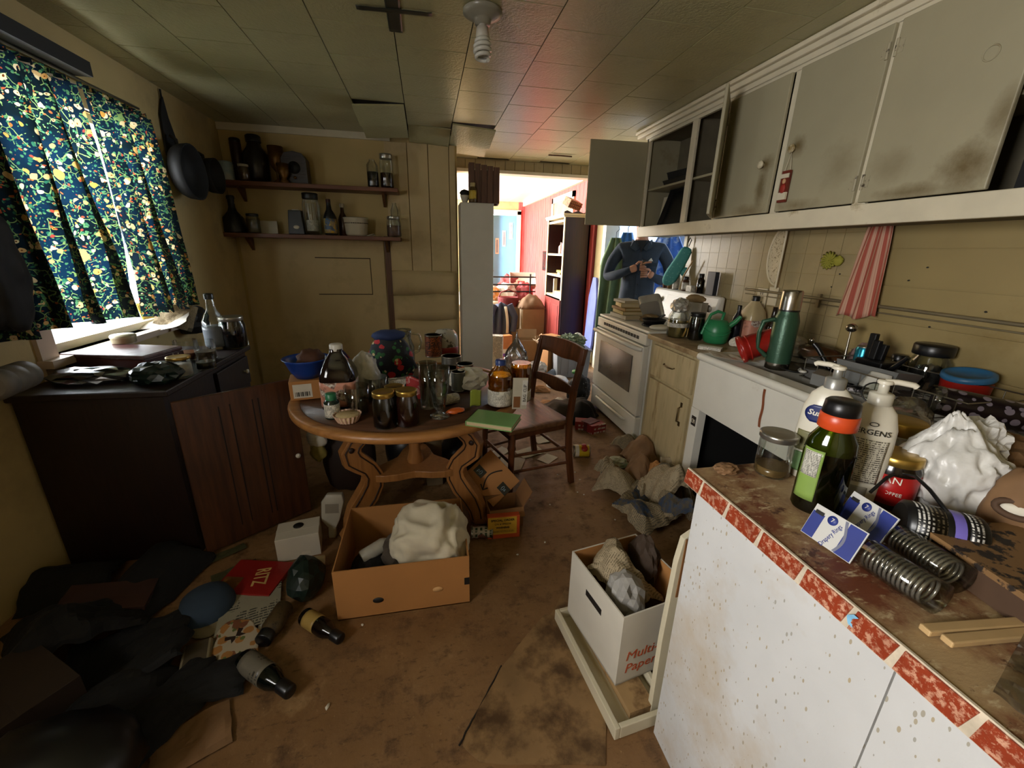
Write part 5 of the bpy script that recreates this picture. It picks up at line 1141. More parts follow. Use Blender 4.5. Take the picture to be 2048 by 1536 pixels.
for k in range(4):
    z = H*(0.45+0.11*k); b = B(); b.tube([(R*1.0*(1-0.06*k*k/3)*cos(a*pi/12), R*(1-0.06*k*k/3)*sin(a*pi/12), z+0.012*cos(a*pi/6)) for a in range(25)], 0.004, 6); part('ridge', b, GRN, t)
b = B(); b.tube([(-0.02, 0, H*0.95), (-0.03, 0, H*1.28), (0.01, 0, H*1.35), (0.05, 0, H*1.2), (0.07, 0, H*0.8), (0.088, 0, H*0.35)], 0.010, 8); part('handle', b, GRN, t, (0, 0, 0), (0, 0, 195))
b = B(); b.tube([(0.04, 0, H*0.6), (0.10, 0, H*0.95), (0.125, 0, H*1.2)], 0.014, 8, rr=[0.022, 0.015, 0.012]); part('spout', b, GRN, t, (0, 0, 0), (0, 0, 0))
P = zat(1468, 668, CZ)
bottle('tall dark soap bottle behind the watering can', 0, 0, CZ, 1, 1, ROUND, mat('navy_bottle', '14141c', 0.25), BLK, (0.4, 0.88), loc=(1.98, 2.36, CZ), rh=(0.035, 0.24))
bottle('cloudy yellow vinegar jug with dark cap by the wall', 0, 0, CZ, 1, 1, [(0.9, 0), (1, 0.03), (1, 0.55), (0.9, 0.68), (0.4, 0.86), (0.34, 0.9)], mat('cloudy_jug', 'b5a27a', 0.3, var=0.1), DARKLID, (0.38, 0.9), (0.1, 0.5), LABP, loc=(2.08, 2.35, CZ), rh=(0.065, 0.30), sq=0.25, name='vinegar_jug')
bottle('dark brown beer-style bottle behind the red pitcher', 0, 0, CZ, 1, 1, LONGN, mat('dark_brown_bottle', '1c0e07', 0.12), None, loc=(2.10, 2.20, CZ), rh=(0.04, 0.25), name='brown_bottle')
wad('torn white packet end beside the watering can', zat(1470, 692, CZ), (0.035, 0.03, 0.03), PAPER, 31)
P = zat(1420, 700, CZ); closedbox('flat foil sachet box on the worktop edge', (P.x, P.y, CZ), (0, 0, -50), 0.13, 0.06, 0.022, LABW, 'sachet_box')
sheet('torn white paper draped over the sink edge', zat(1462, 722, 0.9)+Vector((0.02, 0.03, 0.012)), (0, 8, -20), 0.24, 0.17, PAPER, 0.016, 7, 5)
REDP = mat('red_plastic', '9a1f17', 0.3, var=0.08)
t = thing('red_pitcher', 'red plastic cup lying tipped on its side at the sink edge', 'cup', zat(1480, 700, 0.975), orient((0, 0, 1), (0.80, -0.42, 0.42)))
b = B(); b.shell([(0, 0.19), (0.056, 0.19), (0.06, 0.18), (0.066, 0.02), (0.073, 0.016), (0.073, 0.0), (0.067, 0.0), (0.062, 0.02), (0.055, 0.18), (0, 0.185)], 30); part('cup', b, REDP, t)
b = B(); b.lathe([(0.0655, 0.035), (0.0705, 0.037), (0.0705, 0.042), (0.065, 0.044)], 30); part('ridge', b, REDP, t)
jar('small empty clear glass beneath the thermos', 0, 100, 0.9055, 1, 1, None, None, loc=None) if False else None
# thermos
L = Vector((1.74, 1.74, 0.906)); t = thing('vacuum_flask', 'big green vacuum flask with steel cup lid at the sink', 'flask', L, (0, 0, face(L)))
FG = mat('hammered_green', '345540', 0.35, 0.35, var=0.06, bump=0.1, bscale=150)
b = B(); b.lathe([(0.056, 0.035), (0.056, 0.245), (0.05, 0.27), (0.045, 0.285), (0.045, 0.30)], 30); part('body', b, FG, t)
b = B(); b.lathe([(0.052, 0), (0.055, 0.003), (0.055, 0.036)], 30); part('base', b, STEEL, t)
b = B(); b.lathe([(0.047, 0.30), (0.047, 0.33), (0.045, 0.385), (0.041, 0.392), (0.0, 0.393)], 30); part('cup_lid', b, STEEL, t)
b = B(); b.lathe([(0.0465, 0.292), (0.0465, 0.302)], 30); part('gasket', b, BLK, t)
b = B(); b.tube([(-0.05, -0.02, 0.25), (-0.095, -0.03, 0.235), (-0.105, -0.03, 0.18), (-0.10, -0.03, 0.10), (-0.055, -0.02, 0.06)], 0.011, 8); part('handle', b, FG, t)

# ================================================================== crowded sink and counter end
KZ = 0.906
t = thing('bread_bag', 'half-empty clear bag of brown bread by the sink wall', 'bag', (2.07, 1.80, KZ), (0, 0, 80))
b = B(); b.blob((0.14, 0.06, 0.05), 0.12, 2, 3, 3); part('bread', b, mat('brown_bread', '7a4e2a', 0.8), t)
b = B(); b.blob((0.155, 0.068, 0.058), 0.2, 3, 6, 3, ridge=True); part('wrapper', b, glass('bag_film', 'e6ddd0', 0.12, 0.2), t)
closedbox('grey scouring sponge pack below the bread bag', (1.97, 1.70, KZ), (0, 0, 82), 0.14, 0.05, 0.05, mat('grey_sponge', '5e5c58', 0.9, bump=0.4), 'sponge')
wad('foil scrap heap behind the flask', (2.08, 1.98, KZ), (0.05, 0.07, 0.06), FOIL, 17)
t = thing('ladle', 'steel ladle with round bowl standing up in the dish rack', 'ladle', (1.98, 1.60, 0.93), (0, 0, 0))
b = B(); b.tube([(0, 0, 0), (0.02, 0.02, 0.12), (0.03, 0.03, 0.18)], 0.006, 6); part('stem', b, STEEL, t); b = B(); b.at((0.033, 0.033, 0.20)); b.blob((0.025, 0.025, 0.022), 0, sub=2, flat=False); part('bowl', b, STEEL, t)
t = thing('can_opener', 'black-handled metal opener leaning in the dish rack', 'utensil', (1.93, 1.62, 0.93))
b = B(); b.tube([(0, 0, 0), (-0.03, 0.06, 0.09), (-0.04, 0.08, 0.11)], 0.012, 8); part('handle', b, BLK, t); b = B(); b.at((-0.045, 0.09, 0.125)); b.blob((0.012, 0.012, 0.012), 0, sub=2, flat=False); part('tip', b, STEEL, t)
t = thing('energy_can', 'shiny turquoise drinks can behind the dish rack', 'can', (1.98, 1.52, 0.93)); b = B(); b.lathe([(0.03, 0), (0.033, 0.01), (0.033, 0.12), (0.028, 0.132)], 22); part('side', b, mat('turquoise_metal', '1f7f98', 0.25, 0.7), t); b = B(); b.lathe([(0.029, 0.13), (0.03, 0.135), (0, 0.134)], 22); part('lid', b, TIN, t)
t = thing('knife_block', 'black block of upright black handles in the dish rack', 'knife block', (1.95, 1.43, 0.925))
b = B(); b.box((0, 0, 0.05), (0.10, 0.12, 0.10)); part('block', b, BLK, t, bev=0.006)
for k, (x, y, h, tx) in enumerate(((0, 0.04, 0.11, 0), (-0.01, 0.015, 0.085, 3), (0.01, 0.0, 0.07, 5))): part('knife_handle', B().box((0, 0, h/2), (0.022, 0.03, h)), BLK, t, (x, y, 0.1), (tx, 0, 0), bev=0.004)
t = thing('black_spatula', 'black plastic spatula sticking out of the dish rack', 'utensil', (1.92, 1.34, 0.96), (0, 0, 0))
b = B(); b.tube([(0, 0.05, 0.0), (0, 0.0, 0.05), (0.0, -0.045, 0.11)], 0.012, 8, rr=[0.006, 0.012, 0.008]); part('handle', b, BLK, t); b = B(); b.box((0, 0.1, -0.01), (0.05, 0.11, 0.008)); part('blade', b, BLK, t)
WIRE = mat('rack_wire', '8d877a', 0.35, 0.8)
t = thing('dish_rack', 'wire dish rack running across the sink', 'dish rack', (1.85, 1.28, KZ))
b = B()
for z in (0.01, 0.10):
    b.tube([(-0.13, -0.33, z), (0.2, -0.33, z), (0.2, 0.30, z), (-0.13, 0.30, z), (-0.13, -0.33, z)], 0.003, 5)
part('frame', b, WIRE, t)
for k in range(10): part('wire', B().tube([(-0.13, -0.3+0.065*k, 0.10), (-0.13, -0.3+0.065*k, 0.01), (0.2, -0.3+0.065*k, 0.01), (0.2, -0.3+0.065*k, 0.10)], 0.002, 5), WIRE, t)
t = thing('grey_container', 'translucent grey plastic box with a white lid piece in the dish rack', 'container', (1.86, 1.36, 0.925), (8, 0, 96))
b = B(); b.add([(-0.1, -0.06, 0), (0.1, -0.06, 0), (0.1, 0.06, 0), (-0.1, 0.06, 0), (-0.12, -0.08, 0.09), (0.12, -0.08, 0.09), (0.12, 0.08, 0.09), (-0.12, 0.08, 0.09)], [(3, 2, 1, 0), (0, 1, 5, 4), (1, 2, 6, 5), (2, 3, 7, 6), (3, 0, 4, 7)]); part('tub', b, plas('grey_translucent', '6d6d6a', 0.3), t, solid=0.002)
single('plastic_scraper', B().grid(lambda u, v: ((u-0.5)*0.13*(1-0.4*v), 0.01*sin(u*3), v*0.09), 6, 6), plas('white_cap', 'c9c5ba'), 'white plastic scraper leaning in front of the grey box', 'scraper', (1.76, 1.28, 0.925), (20, 0, 95), solid=0.002)
jar('big clear square jar with black lid against the sink wall', 0, 100, KZ, 1, 1, loc=None) if False else None
t = thing('storage_jar', 'large clear jar with wide black lid by the wall', 'jar', (2.105, 1.335, KZ), (0, 0, 20), )
b = B(); b.shell([(0, 0.001), (0.062, 0.001), (0.07, 0.02), (0.07, 0.13), (0.055, 0.155), (0.055, 0.17)], 8); part('glass', b, CLEAR, t)
b = B(); b.lathe([(0.066, 0.16), (0.068, 0.165), (0.068, 0.2), (0.064, 0.205), (0, 0.206)], 26); part('lid', b, BLK, t)
b = B(); b.lathe([(0.055, 0.004), (0.06, 0.05), (0, 0.055)], 8); part('contents', b, mat('brown_crumbs', '4e3a24', 0.8), t)
bottle('small brown jar with black lid left of the large clear jar', 0, 0, KZ, 1, 1, SQUAT, BROWNG, BLK, (0.75, 0.82), loc=(2.11, 1.46, KZ), rh=(0.035, 0.13), cat='jar', fill=MATS['brown_crumbs'], f=0.5)
t = thing('red_tub', 'round red plastic tub with blue lid at the end of the sink', 'tub', (2.055, 1.165, KZ), (0, 0, 0))
b = B(); b.lathe([(0.06, 0), (0.068, 0.01), (0.074, 0.10)], 30); part('tub', b, REDP, t)
BLUL = plas('blue_lid_plastic', '2f6690', 0.4)
b = B(); b.lathe([(0.077, 0), (0.079, 0.006), (0.077, 0.02), (0.064, 0.022), (0.06, 0.014), (0, 0.012)], 30); part('lid', b, BLUL, t, (0, 0, 0.11), (0, -10, 0))
# dotted roll
DOTS = None
def m_dots():
    t = NT('dotted_wrap'); v = t.coord((1, 1, 1)); vo = t.new('TexVoronoi'); vo.inputs['Scale'].default_value = 34; vo.inputs['Randomness'].default_value = 0.75; t.link(v, vo.inputs['Vector'])
    sp = t.new('SeparateColor'); t.link(vo.outputs['Color'], sp.inputs[0])
    f = t.math('LESS_THAN', vo.outputs['Distance'], t.math('ADD', 0.26, t.math('MULTIPLY', sp.outputs[0], 0.16)))
    return t.done(t.bsdf(t.mix(f, hx('1a1017'), hx('8d8496')), 0.3))
t = thing('dotted_tumbler', 'dark tumbler with lavender dots lying on its side', 'tumbler', (1.66, 1.05, KZ+0.062), (0, 0, 0))
Ldir = (zat(2040, 836, 0.96)-zat(1850, 795, 0.985)).normalized()
t.location = zat(1856, 796, 0.985); t.rotation_euler = [radians(a) for a in orient(Vector((0, 0, 1)), Ldir)]
b = B(); b.lathe([(0.048, 0.02), (0.05, 0.06), (0.05, 0.32), (0.046, 0.34)], 28); part('wrap', b, m_dots(), t)
b = B(); b.shell([(0.046, 0.0), (0.05, 0.004), (0.0505, 0.03), (0.043, 0.03), (0.042, 0.004)], 28); part('clear_rim', b, CLEAR, t)
for k, (x, y, rx, rz, m, lab, sz) in enumerate((
    (1.72, 1.46, 20, 30, 'grey_translucent', 'small grey tub tilted at the front of the sink', (0.10, 0.07, 0.05)),
    (1.78, 1.55, -15, -20, 'grey_sponge', 'folded grey cloth piece among the dishes by the flask', (0.08, 0.05, 0.04)))):
    b = B(); b.box((0, 0, sz[2]/2), sz, taper=1.12); single('small_container', b, MATS[m], lab, 'container', (x, y, KZ+0.005), (rx*0.3, 0, rz))
t = thing('white_spoon', 'white plastic spoon in front of the flask', 'spoon', (1.73, 1.58, KZ+0.03), (0, 10, 50)); b = B(); b.tube([(0, 0, 0), (0.07, 0, 0.01), (0.12, 0, 0.0)], 0.005, 6); part('handle', b, plas('white_cap', 'c9c5ba'), t); b = B(); b.at((-0.02, 0, 0)); b.blob((0.026, 0.018, 0.008), 0, sub=2, flat=False); part('bowl', b, MATS['white_cap'], t)
for k, (x, y, rr, lab) in enumerate(((1.80, 1.70, 0.085, 'dark plate half under the bread bag side of the sink'), (1.86, 1.62, 0.095, 'dark dinner plate lying in the sink basin'), (1.74, 1.36, 0.075, 'black saucer at the front sink edge'))):
    t = thing('plate', lab, 'plate', (x, y, KZ+0.003+0.01*k), (6-5*k, 4*k, 0)); b = B(); b.shell([(0, 0.002), (rr*0.6, 0), (rr, 0.014), (rr, 0.017), (rr*0.6, 0.005), (0, 0.005)], 26); part('plate', b, mat('dark_glaze', '1d1b19', 0.25), t); b = B(); b.tube([(rr*cos(a*pi/12), rr*sin(a*pi/12), 0.0155) for a in range(25)], 0.002, 5); part('rim', b, DKMET, t)
t = thing('wristwatch_dial', 'round glass dish standing on edge among the black dishes', 'dish', (1.70, 1.22, KZ+0.045), (0, 0, 0)); t.rotation_euler = [radians(a) for a in orient((0, 0, 1), (-0.75, -0.55, 0.35))]
b = B(); b.shell([(0, 0), (0.03, 0.0), (0.04, 0.012), (0.042, 0.014), (0.03, 0.004), (0, 0.004)], 24); part('dish', b, CLEAR, t); b = B(); b.tube([(0.04*cos(a*pi/10), 0.04*sin(a*pi/10), 0.013) for a in range(21)], 0.003, 6); part('rim', b, DKMET, t); t.name = 'glass_dish'
MARB = mat('marbled_plastic', '1c1a1a', 0.25, stain='a8a2a4', sscale=14, slo=0.56, shi=0.6)
b = B(); b.box((0, 0, 0.006), (0.16, 0.36, 0.012)); single('marbled_tray', b, MARB, 'black tray marbled with white at the counter corner', 'tray', (1.50, 0.99, 0.933+0.0), (0, 0, 24)).location = zat(1800, 800, 0.935)+Vector((0.05, 0, 0))
b = B(); b.tube([(-0.06, 0, 0), (0.06, 0, 0)], 0.007, 8); single('pink_handle', b, plas('pink_plastic', 'b58a84'), 'pink plastic handle lying before the marbled tray', 'handle', zat(1780, 815, 0.94), (0, 0, -48))
for k, (px, py, rr, m, lab, cat) in enumerate(((2020, 760, (0.06, 0.05, 0.07), 'dark_cloth', 'dark bunch of string lights at the right end of the sink', 'cloth'), (2040, 720, (0.05, 0.04, 0.08), 'pinkish_cloth', 'dusty pink cloth hanging over things at the right edge', 'cloth'), (1700, 735, (0.09, 0.06, 0.04), 'dark_cloth', 'dark wet rag between flask and dish rack', 'rag'))):
    mm = MATS.get(m) or mat(m, '7d6460', 0.8); P = zat(px, py, KZ+0.03); P.x = min(P.x, 2.10); P.z = KZ
    wad(lab, P, rr, mm, 40+k, 0.3, 2.4, 'cloth_heap', cat, ridge=False)

# ================================================================== on the peninsula
PZ = 0.9315
jar('empty quilted mason jar with silver lid at the peninsula corner', 1538, 958, PZ, 64, 92, SILV, mat('honey_residue', '9a7a4a', 0.2, **{'Transmission Weight': 0.5}), 0.22, neck=0.98)
L, r, H = spot(1648, 962, PZ, 100, 235); Rb, ay = 0.05, 0.6
WPL = mat('white_lotion_plastic', 'cfc8b6', 0.35, var=0.03)
def pump_bottle(label, loc, H, Rb, name, capm, headrot):
    t = thing(name, label, 'bottle', loc, (0, 0, face(loc)+6))
    b = B(); b.lathe([(Rb*0.86, 0), (Rb*0.95, 0.01), (Rb*1.02, H*0.35), (Rb*0.95, H*0.6), (Rb*0.75, H*0.72), (Rb*0.5, H*0.77), (Rb*0.42, H*0.78)], 32, ay=ay); part('body', b, WPL, t)
    b = B(); b.lathe([(0.021, H*0.775), (0.021, H*0.85), (0.017, H*0.86), (0.009, H*0.862), (0.009, H*0.93)], 22); part('collar', b, capm, t)
    b = B(); b.lathe([(0.013, H*0.925), (0.014, H*0.94), (0.012, H*0.95), (0, H*0.952)], 16); b.tube([(0, 0, H*0.94), (0.02, 0, H*0.945), (0.045, 0, H*0.938), (0.05, 0, H*0.925)], 0.006, 8); part('pump_head', b, WPL, t, (0, 0, 0), (0, 0, headrot))
    return t
SIL2 = mat('silver_plastic', '9b9a94', 0.35, 0.5)
Ls = Vector((0.915, 0.745, PZ)); t = pump_bottle('white lotion pump bottle with navy oval logo behind the green bottle', Ls, 0.30, 0.052, 'lotion_bottle', SIL2, 150)
patch('logo_badge', t, 0.053, ay, -0.042, 0.012, 0.150, 0.195, mat('navy_badge', '16225a', 0.4), shape=lambda u, v: (-0.018+0.026*(2*u-1)*math.sqrt(max(1-(2*v-1)**2*0.75, 0.0)), 0.172+0.021*(2*v-1)))
bf = lambda x: ay*math.sqrt(max(0.0535**2-(x-0.018)**2, 0))+0.0022
text(t, 'Suave', 0.0185, WINK, (-0.018, 0, 0.174), (90, 0, 0), bend=bf, bold=0.0004, shear=0.2)
patch('olive_panel', t, 0.053, ay, -0.048, 0.0, 0.075, 0.125, mat('olive_panel', '6d6a45', 0.5)); patch('leaf_print', t, 0.053, ay, -0.046, -0.02, 0.02, 0.07, mat('leaf_print', '5d7a4c', 0.5))
Lj = Vector((0.925, 0.65, PZ)); t = pump_bottle('tall cream lotion pump bottle with black print right of the green bottle', Lj, 0.295, 0.045, 'lotion_bottle', mat('pearl_collar', 'c2bcac', 0.3), 10)
bf = lambda x: ay*math.sqrt(max(0.046**2-x*x, 0))+0.002
text(t, 'JERGENS', 0.0165, INK, (0, 0, 0.172), (90, 0, 0), bend=bf)
patch('small_print', t, 0.0455, ay, -0.032, 0.032, 0.055, 0.155, printed('fine_print', 'cfc8b6', '4a453c', 210, 0.4, 0.8)); patch('grey_band', t, 0.0455, ay, -0.036, 0.02, 0.012, 0.045, mat('grey_print', '8d877a', 0.5))
b = B(); b.at((0, -0.0285, 0.19), (90, 0, 0)); b.tube([(0.007*cos(a*pi/8), 0.004*sin(a*pi/8), 0) for a in range(17)], 0.0008, 5); part('leaf_mark', b, INK, t)
# green bottle
Lg = spot(1622, 1036, PZ, 96, 240)[0]; t = thing('shower_gel_bottle', 'translucent green bottle with orange collar and black cap in front of the lotions', 'bottle', Lg, (0, 0, face(Lg)+4)); R, H = 0.045, 0.25
pr = [(0.9, 0), (1, 0.03), (1.0, 0.55), (0.92, 0.66), (0.6, 0.76), (0.5, 0.79)]
GPL = glass('green_thin_plastic', '93a02a', 0.08, 0.06)
b = B(); b.lathe([(a*R, c*H) for a, c in pr], 32, ay=0.72); part('body', b, GPL, t)
b = B(); b.lathe([(a*R*0.93, max(c*H, 0.003)) for a, c in pr[:3]]+[(R*0.9, H*0.5)], 28, ay=0.7); part('dark_gel', b, mat('dark_gel', '14160a', 0.2), t)
b = B(); b.lathe([(0.030, H*0.76), (0.034, H*0.77), (0.0335, H*0.88), (0.031, H*0.89)], 28); part('collar', b, plas('orange_collar', 'c8481f', 0.35), t)
b = B(); b.lathe([(0.031, H*0.885), (0.032, H*0.89), (0.030, H*0.985), (0.026, H), (0, H)], 28); part('cap', b, BLK, t)
b = B(); b.lathe([(R*0.86, H*0.5), (R*0.84, H*0.62), (R*0.5, H*0.76)], 28, ay=0.7); part('clear_gel', b, mat('olive_gel', '6a7210', 0.2), t)
patch('back_label', t, R, 0.72, -0.042, -0.008, 0.03, 0.145, mat('green_label', '7f9a4a', 0.4)); patch('facts_panel', t, R, 0.72, -0.040, -0.013, 0.085, 0.14, printed('facts_print', 'c9c6b8', '2c2a26', 300, 0.4, 0.8), out=0.0022)
# gold-lidded jars, coffee jar
RCOF = mat('coffee_red', 'a01818', 0.35)
Lc = spot(1778, 1022, PZ, 84, 100)[0]; t = thing('coffee_jar', 'jar with red label and gold lid beside the white plastic bag', 'jar', Lc+Vector((-0.008, 0.012, 0)), (0, 0, face(Lc))); t.scale = (1.2, 1.2, 1.2)
b = B(); b.lathe([(0.034, 0), (0.038, 0.006), (0.038, 0.075), (0.033, 0.088)], 28); part('jar_body', b, mat('dark_coffee', '120a07', 0.15), t)
b = B(); b.lathe([(0, 0.012), (0.0387, 0.0121), (0.0387, 0.068), (0, 0.0681)], 28); lb = part('label', b, RCOF, t)
b = B(); b.lathe([(0.035, 0.084), (0.037, 0.087), (0.036, 0.098), (0.034, 0.101), (0, 0.1)], 28); part('lid', b, GOLD, t)
text(t, 'AN', 0.018, WINK, (0.004, -0.0386, 0.06), (90, 0, 0), bend=0.0395); text(t, 'COFFEE', 0.009, WINK, (0.006, -0.0386, 0.035), (90, 0, 0), bend=0.0395)
t = thing('wide_gold_lid_jar', 'wide jar with broad gold lid behind the red-labelled jar', 'jar', spot(1795, 965, PZ, 92, 70)[0]+Vector((0.0, 0.03, 0))); t.scale = (1.0, 1.0, 1.15)
b = B(); b.shell([(0, 0.001), (0.04, 0.001), (0.044, 0.01), (0.044, 0.09), (0.04, 0.1)], 26); part('glass', b, CLEAR, t)
b = B(); b.lathe([(0.046, 0.092), (0.048, 0.096)]+[(0.048, 0.1), (0.048, 0.118), (0.045, 0.121), (0, 0.12)], 40); part('lid', b, GOLD, t)
# white plastic bag, clear film, black tub, cable
Lb = zat(1905, 1050, PZ); b = B()
def bagfn(p):
    k = (p.z+1)/2; tw_ = 1.0 if k < 0.7 else max(0.35, 1-2.0*(k-0.7)); return (p.x*tw_*(0.65+0.5*k), p.y*tw_, p.z)
b.blob((0.078, 0.06, 0.118), 0.34, 2.0, 15, 5, shape=bagfn, ridge=True)
single('plastic_bag', b, PBAG, 'big white plastic bag tied upright on the peninsula', 'bag', Vector((1.085, 0.565, PZ)), (0, -10, face(Lb)))
wad('bunched white handle of the plastic bag flopping over', (1.155, 0.605, PZ+0.10), (0.05, 0.045, 0.055), PBAG, 16, 0.4, 2, 'plastic_bag', 'bag', ridge=True, sub=4)
wad('clear cellophane peak behind the gold lid', zat(1810, 890, PZ)+Vector((0, 0.02, 0)), (0.07, 0.05, 0.075), glass('cellophane', 'dddad4', 0.25, 0.15), 18, name='cellophane_wrap', cat='wrapper')
t = thing('black_tub', 'black tub with white small print and a violet band under the plastic bag', 'tub', zat(1850, 1110, PZ)+Vector((0.02, 0.02, 0.042))); t.rotation_euler = [radians(a) for a in orient((0, 0, 1), (0.80, -0.60, -0.05))]
b = B(); b.lathe([(0.034, -0.045), (0.042, -0.04), (0.042, 0.064), (0.038, 0.068)], 28); part('tub', b, BLK, t)
b = B(); b.lathe([(0.0425, 0.018), (0.0427, 0.02), (0.0427, 0.032), (0.0425, 0.034)], 28); part('violet_band', b, plas('violet_band', '6f63b5'), t)
b = B(); b.lathe([(0.0424, -0.035), (0.0426, -0.035), (0.0426, 0.008), (0.0424, 0.005)], 28); part('print_band', b, printed('white_on_black', '0e0e10', 'c5c2bb', 150, 0.4, 0.7, axis='z'), t)
b = B(); b.lathe([(0.0424, 0.038), (0.0426, 0.038), (0.0426, 0.06), (0.0424, 0.06)], 28); part('print_band', b, MATS['white_on_black'], t)
a0 = zat(1740, 985, PZ+0.05); a1 = zat(1800, 945, PZ+0.09); a2 = zat(1860, 980, PZ+0.1); a3 = zat(1915, 1050, PZ+0.07)
single('black_cable', B().tube([a0, (a0+a1)/2+Vector((0, 0, 0.012)), a1, (a1+a2)/2+Vector((0, 0, 0.01)), a2, (a2+a3)/2, a3, zat(1925, 1080, PZ+0.01)], 0.0035, 6), BLK, 'thin black cable arching over the red-labelled jar', 'cable', (0, 0, 0))
# drapery ring packs
RING = mat('ring_metal', '99948a', 0.22, 0.75)
CARDB = mat('pack_card_white', 'c3c1bc', 0.5, var=0.03); PBLU = mat('pack_blue', '28357e', 0.5)
def ring_pack(label, A, C, rc=0.025, n=13):
    d = (C-A); Lg_ = d.length; t = thing('curtain_ring_pack', label, 'package', A, (0, 0, math.degrees(math.atan2(d.y, d.x))), 'curtain ring packs')
    x0 = 0.075
    for k in range(n):
        b = B(); b.at((x0+0.0068*k, 0, rc+0.003), (0, 90, 0)); b.tube([(rc*0.88*cos(a*pi/10), rc*0.88*sin(a*pi/10), 0) for a in range(21)], 0.0026, 8); part('ring', b, RING, t)
    b = B(); b.at((x0-0.008, 0, rc+0.002), (0, 90, 0)); b.shell([(0, 0), (rc*1.08, 0.001), (rc*1.08, 0.0068*n+0.018), (0, 0.0068*n+0.02)], 20); part('blister', b, CLEARP, t)
    c = part('header_card', B().span((-0.035, -0.001, 0), (0.06, 0.001, 0.064)), CARDB, t, (0, -0.022, 0.002), (-24, 0, 0))
    part('blue_block', B().span((-0.034, -0.0018, 0.001), (-0.012, -0.001, 0.05)), PBLU, c); part('blue_end', B().span((0.03, -0.0018, 0.001), (0.058, -0.001, 0.062)), PBLU, c)
    part('hang_slot', B().span((-0.03, -0.0024, 0.047), (-0.014, -0.0018, 0.054)), INK, c)
    b = B(); b.at((0.003, -0.001, 0.05), (90, 0, 0)); b.lathe([(0, 0), (0.009, 0), (0.009, 0.001), (0, 0.001)], 20); part('seal', b, PBLU, c)
    text(c, '7', 0.011, WINK, (0.003, -0.0022, 0.05)); text(c, 'Drapery Rings', 0.0115, PBLU, (0.012, -0.0014, 0.024), (90, -75, 0), sx=0.8)
    for q, (x, z) in enumerate(((0.034, 0.045), (0.044, 0.03))): pass
    b = B(); b.grid(lambda u, v: (0.026+0.006*sin(v*4), -0.0021, 0.002+0.06*v) if u < 0.5 else (0.031+0.006*sin(v*4), -0.0021, 0.002+0.06*v), 1, 10); part('grey_swirl', b, mat('swirl_grey', '6f7183', 0.5), c)
    return t
ring_pack('front pack of metal drapery rings with blue and white card at the counter edge', zat(1652, 1082, PZ)+Vector((0.0, 0.0, 0.0)), zat(1830, 1200, PZ))
ring_pack('second pack of metal drapery rings lying behind the front one', zat(1722, 1062, PZ)+Vector((0.012, 0.012, 0)), zat(1905, 1192, PZ)+Vector((0.012, 0.012, 0)))
# brown paper bags, printed carton, sticks, film
KRAFT = mat('kraft_paper', '7a5a3a', 0.8, var=0.15, scale=10)
P = zat(1975, 1075, PZ); t = thing('paper_sack', 'brown paper sack with an oval hole showing white inside', 'bag', (1.085, 0.475, PZ), (0, 0, face((1.085, 0.475))))
b = B(); b.blob((0.045, 0.045, 0.088), 0.12, 2, 22, 4); part('sack', b, KRAFT, t)
b = B(); b.at((0.0, -0.043, 0.085), (68, 0, 0)); b.tube([(0.026*cos(a*pi/10), 0.014*sin(a*pi/10), 0) for a in range(21)], 0.006, 8); part('hole_edge', b, mat('kraft_dark', '4a3320', 0.8), t)
b = B(); b.at((0.0, -0.042, 0.084)); b.blob((0.022, 0.006, 0.011), 0.1, 3, 4, 2, flat=False); part('white_inside', b, PAPER, t)
wad('crumpled brown paper bag at the far right of the peninsula', (1.235, 0.63, PZ), (0.10, 0.09, 0.085), KRAFT, 24, 0.35, 1.8, sub=4, name='paper_bag', cat='bag')
wad('lower flattened brown paper bag behind the paper sack', (1.20, 0.50, PZ), (0.08, 0.08, 0.05), KRAFT, 25, 0.35, 1.8, sub=4, name='paper_bag', cat='bag')
t = thing('printed_carton', 'brown carton lid printed with dark leaves at the right edge', 'carton', zat(2048, 1140, PZ+0.055)+Vector((0.06, -0.01, -0.055)), (0, 0, -10))
LEAFP = mat('leaf_printed_card', '7d5c36', 0.7, stain='1c120a', sscale=24, slo=0.52, shi=0.56)
part('lid', B().span((-0.12, -0.09, 0.045), (0.14, 0.12, 0.055)), LEAFP, t); part('tray', B().span((-0.115, -0.085, 0.0), (0.135, 0.115, 0.044)), mat('kraft_dark', '4a3320', 0.8), t)
for k, (pa_, pb_, lab) in enumerate((((1848, 1260), (2048, 1246), 'pale wooden stick nearest the printed carton'), ((1892, 1282), (2048, 1268), 'pale wooden stick lying in front of the other stick'))):
    A = zat(*pa_, PZ+0.006); C = zat(*pb_, PZ+0.006); C = A+(C-A)*1.3; d = C-A
    b = B(); b.span((0, -0.008, -0.005), (d.length, 0.008, 0.005)); single('wooden_stick', b, mat('pale_stick', 'b59668', 0.6), lab, 'stick', A, (0, 0, math.degrees(math.atan2(d.y, d.x))), bev=0.002)
sheet('clear plastic film crumpled on the counter at the lower right', zat(2030, 1365, PZ)+Vector((0.03, -0.03, 0.002)), (0, 0, 20), 0.15, 0.10, glass('film', 'eeecea', 0.06, 0.12), 0.02, 14, 6, 'plastic_film', 'wrapper', n=18)
wad('scrap of brown paper behind the peninsula corner', (0.72, 0.80, PZ), (0.03, 0.02, 0.012), KRAFT, 28)

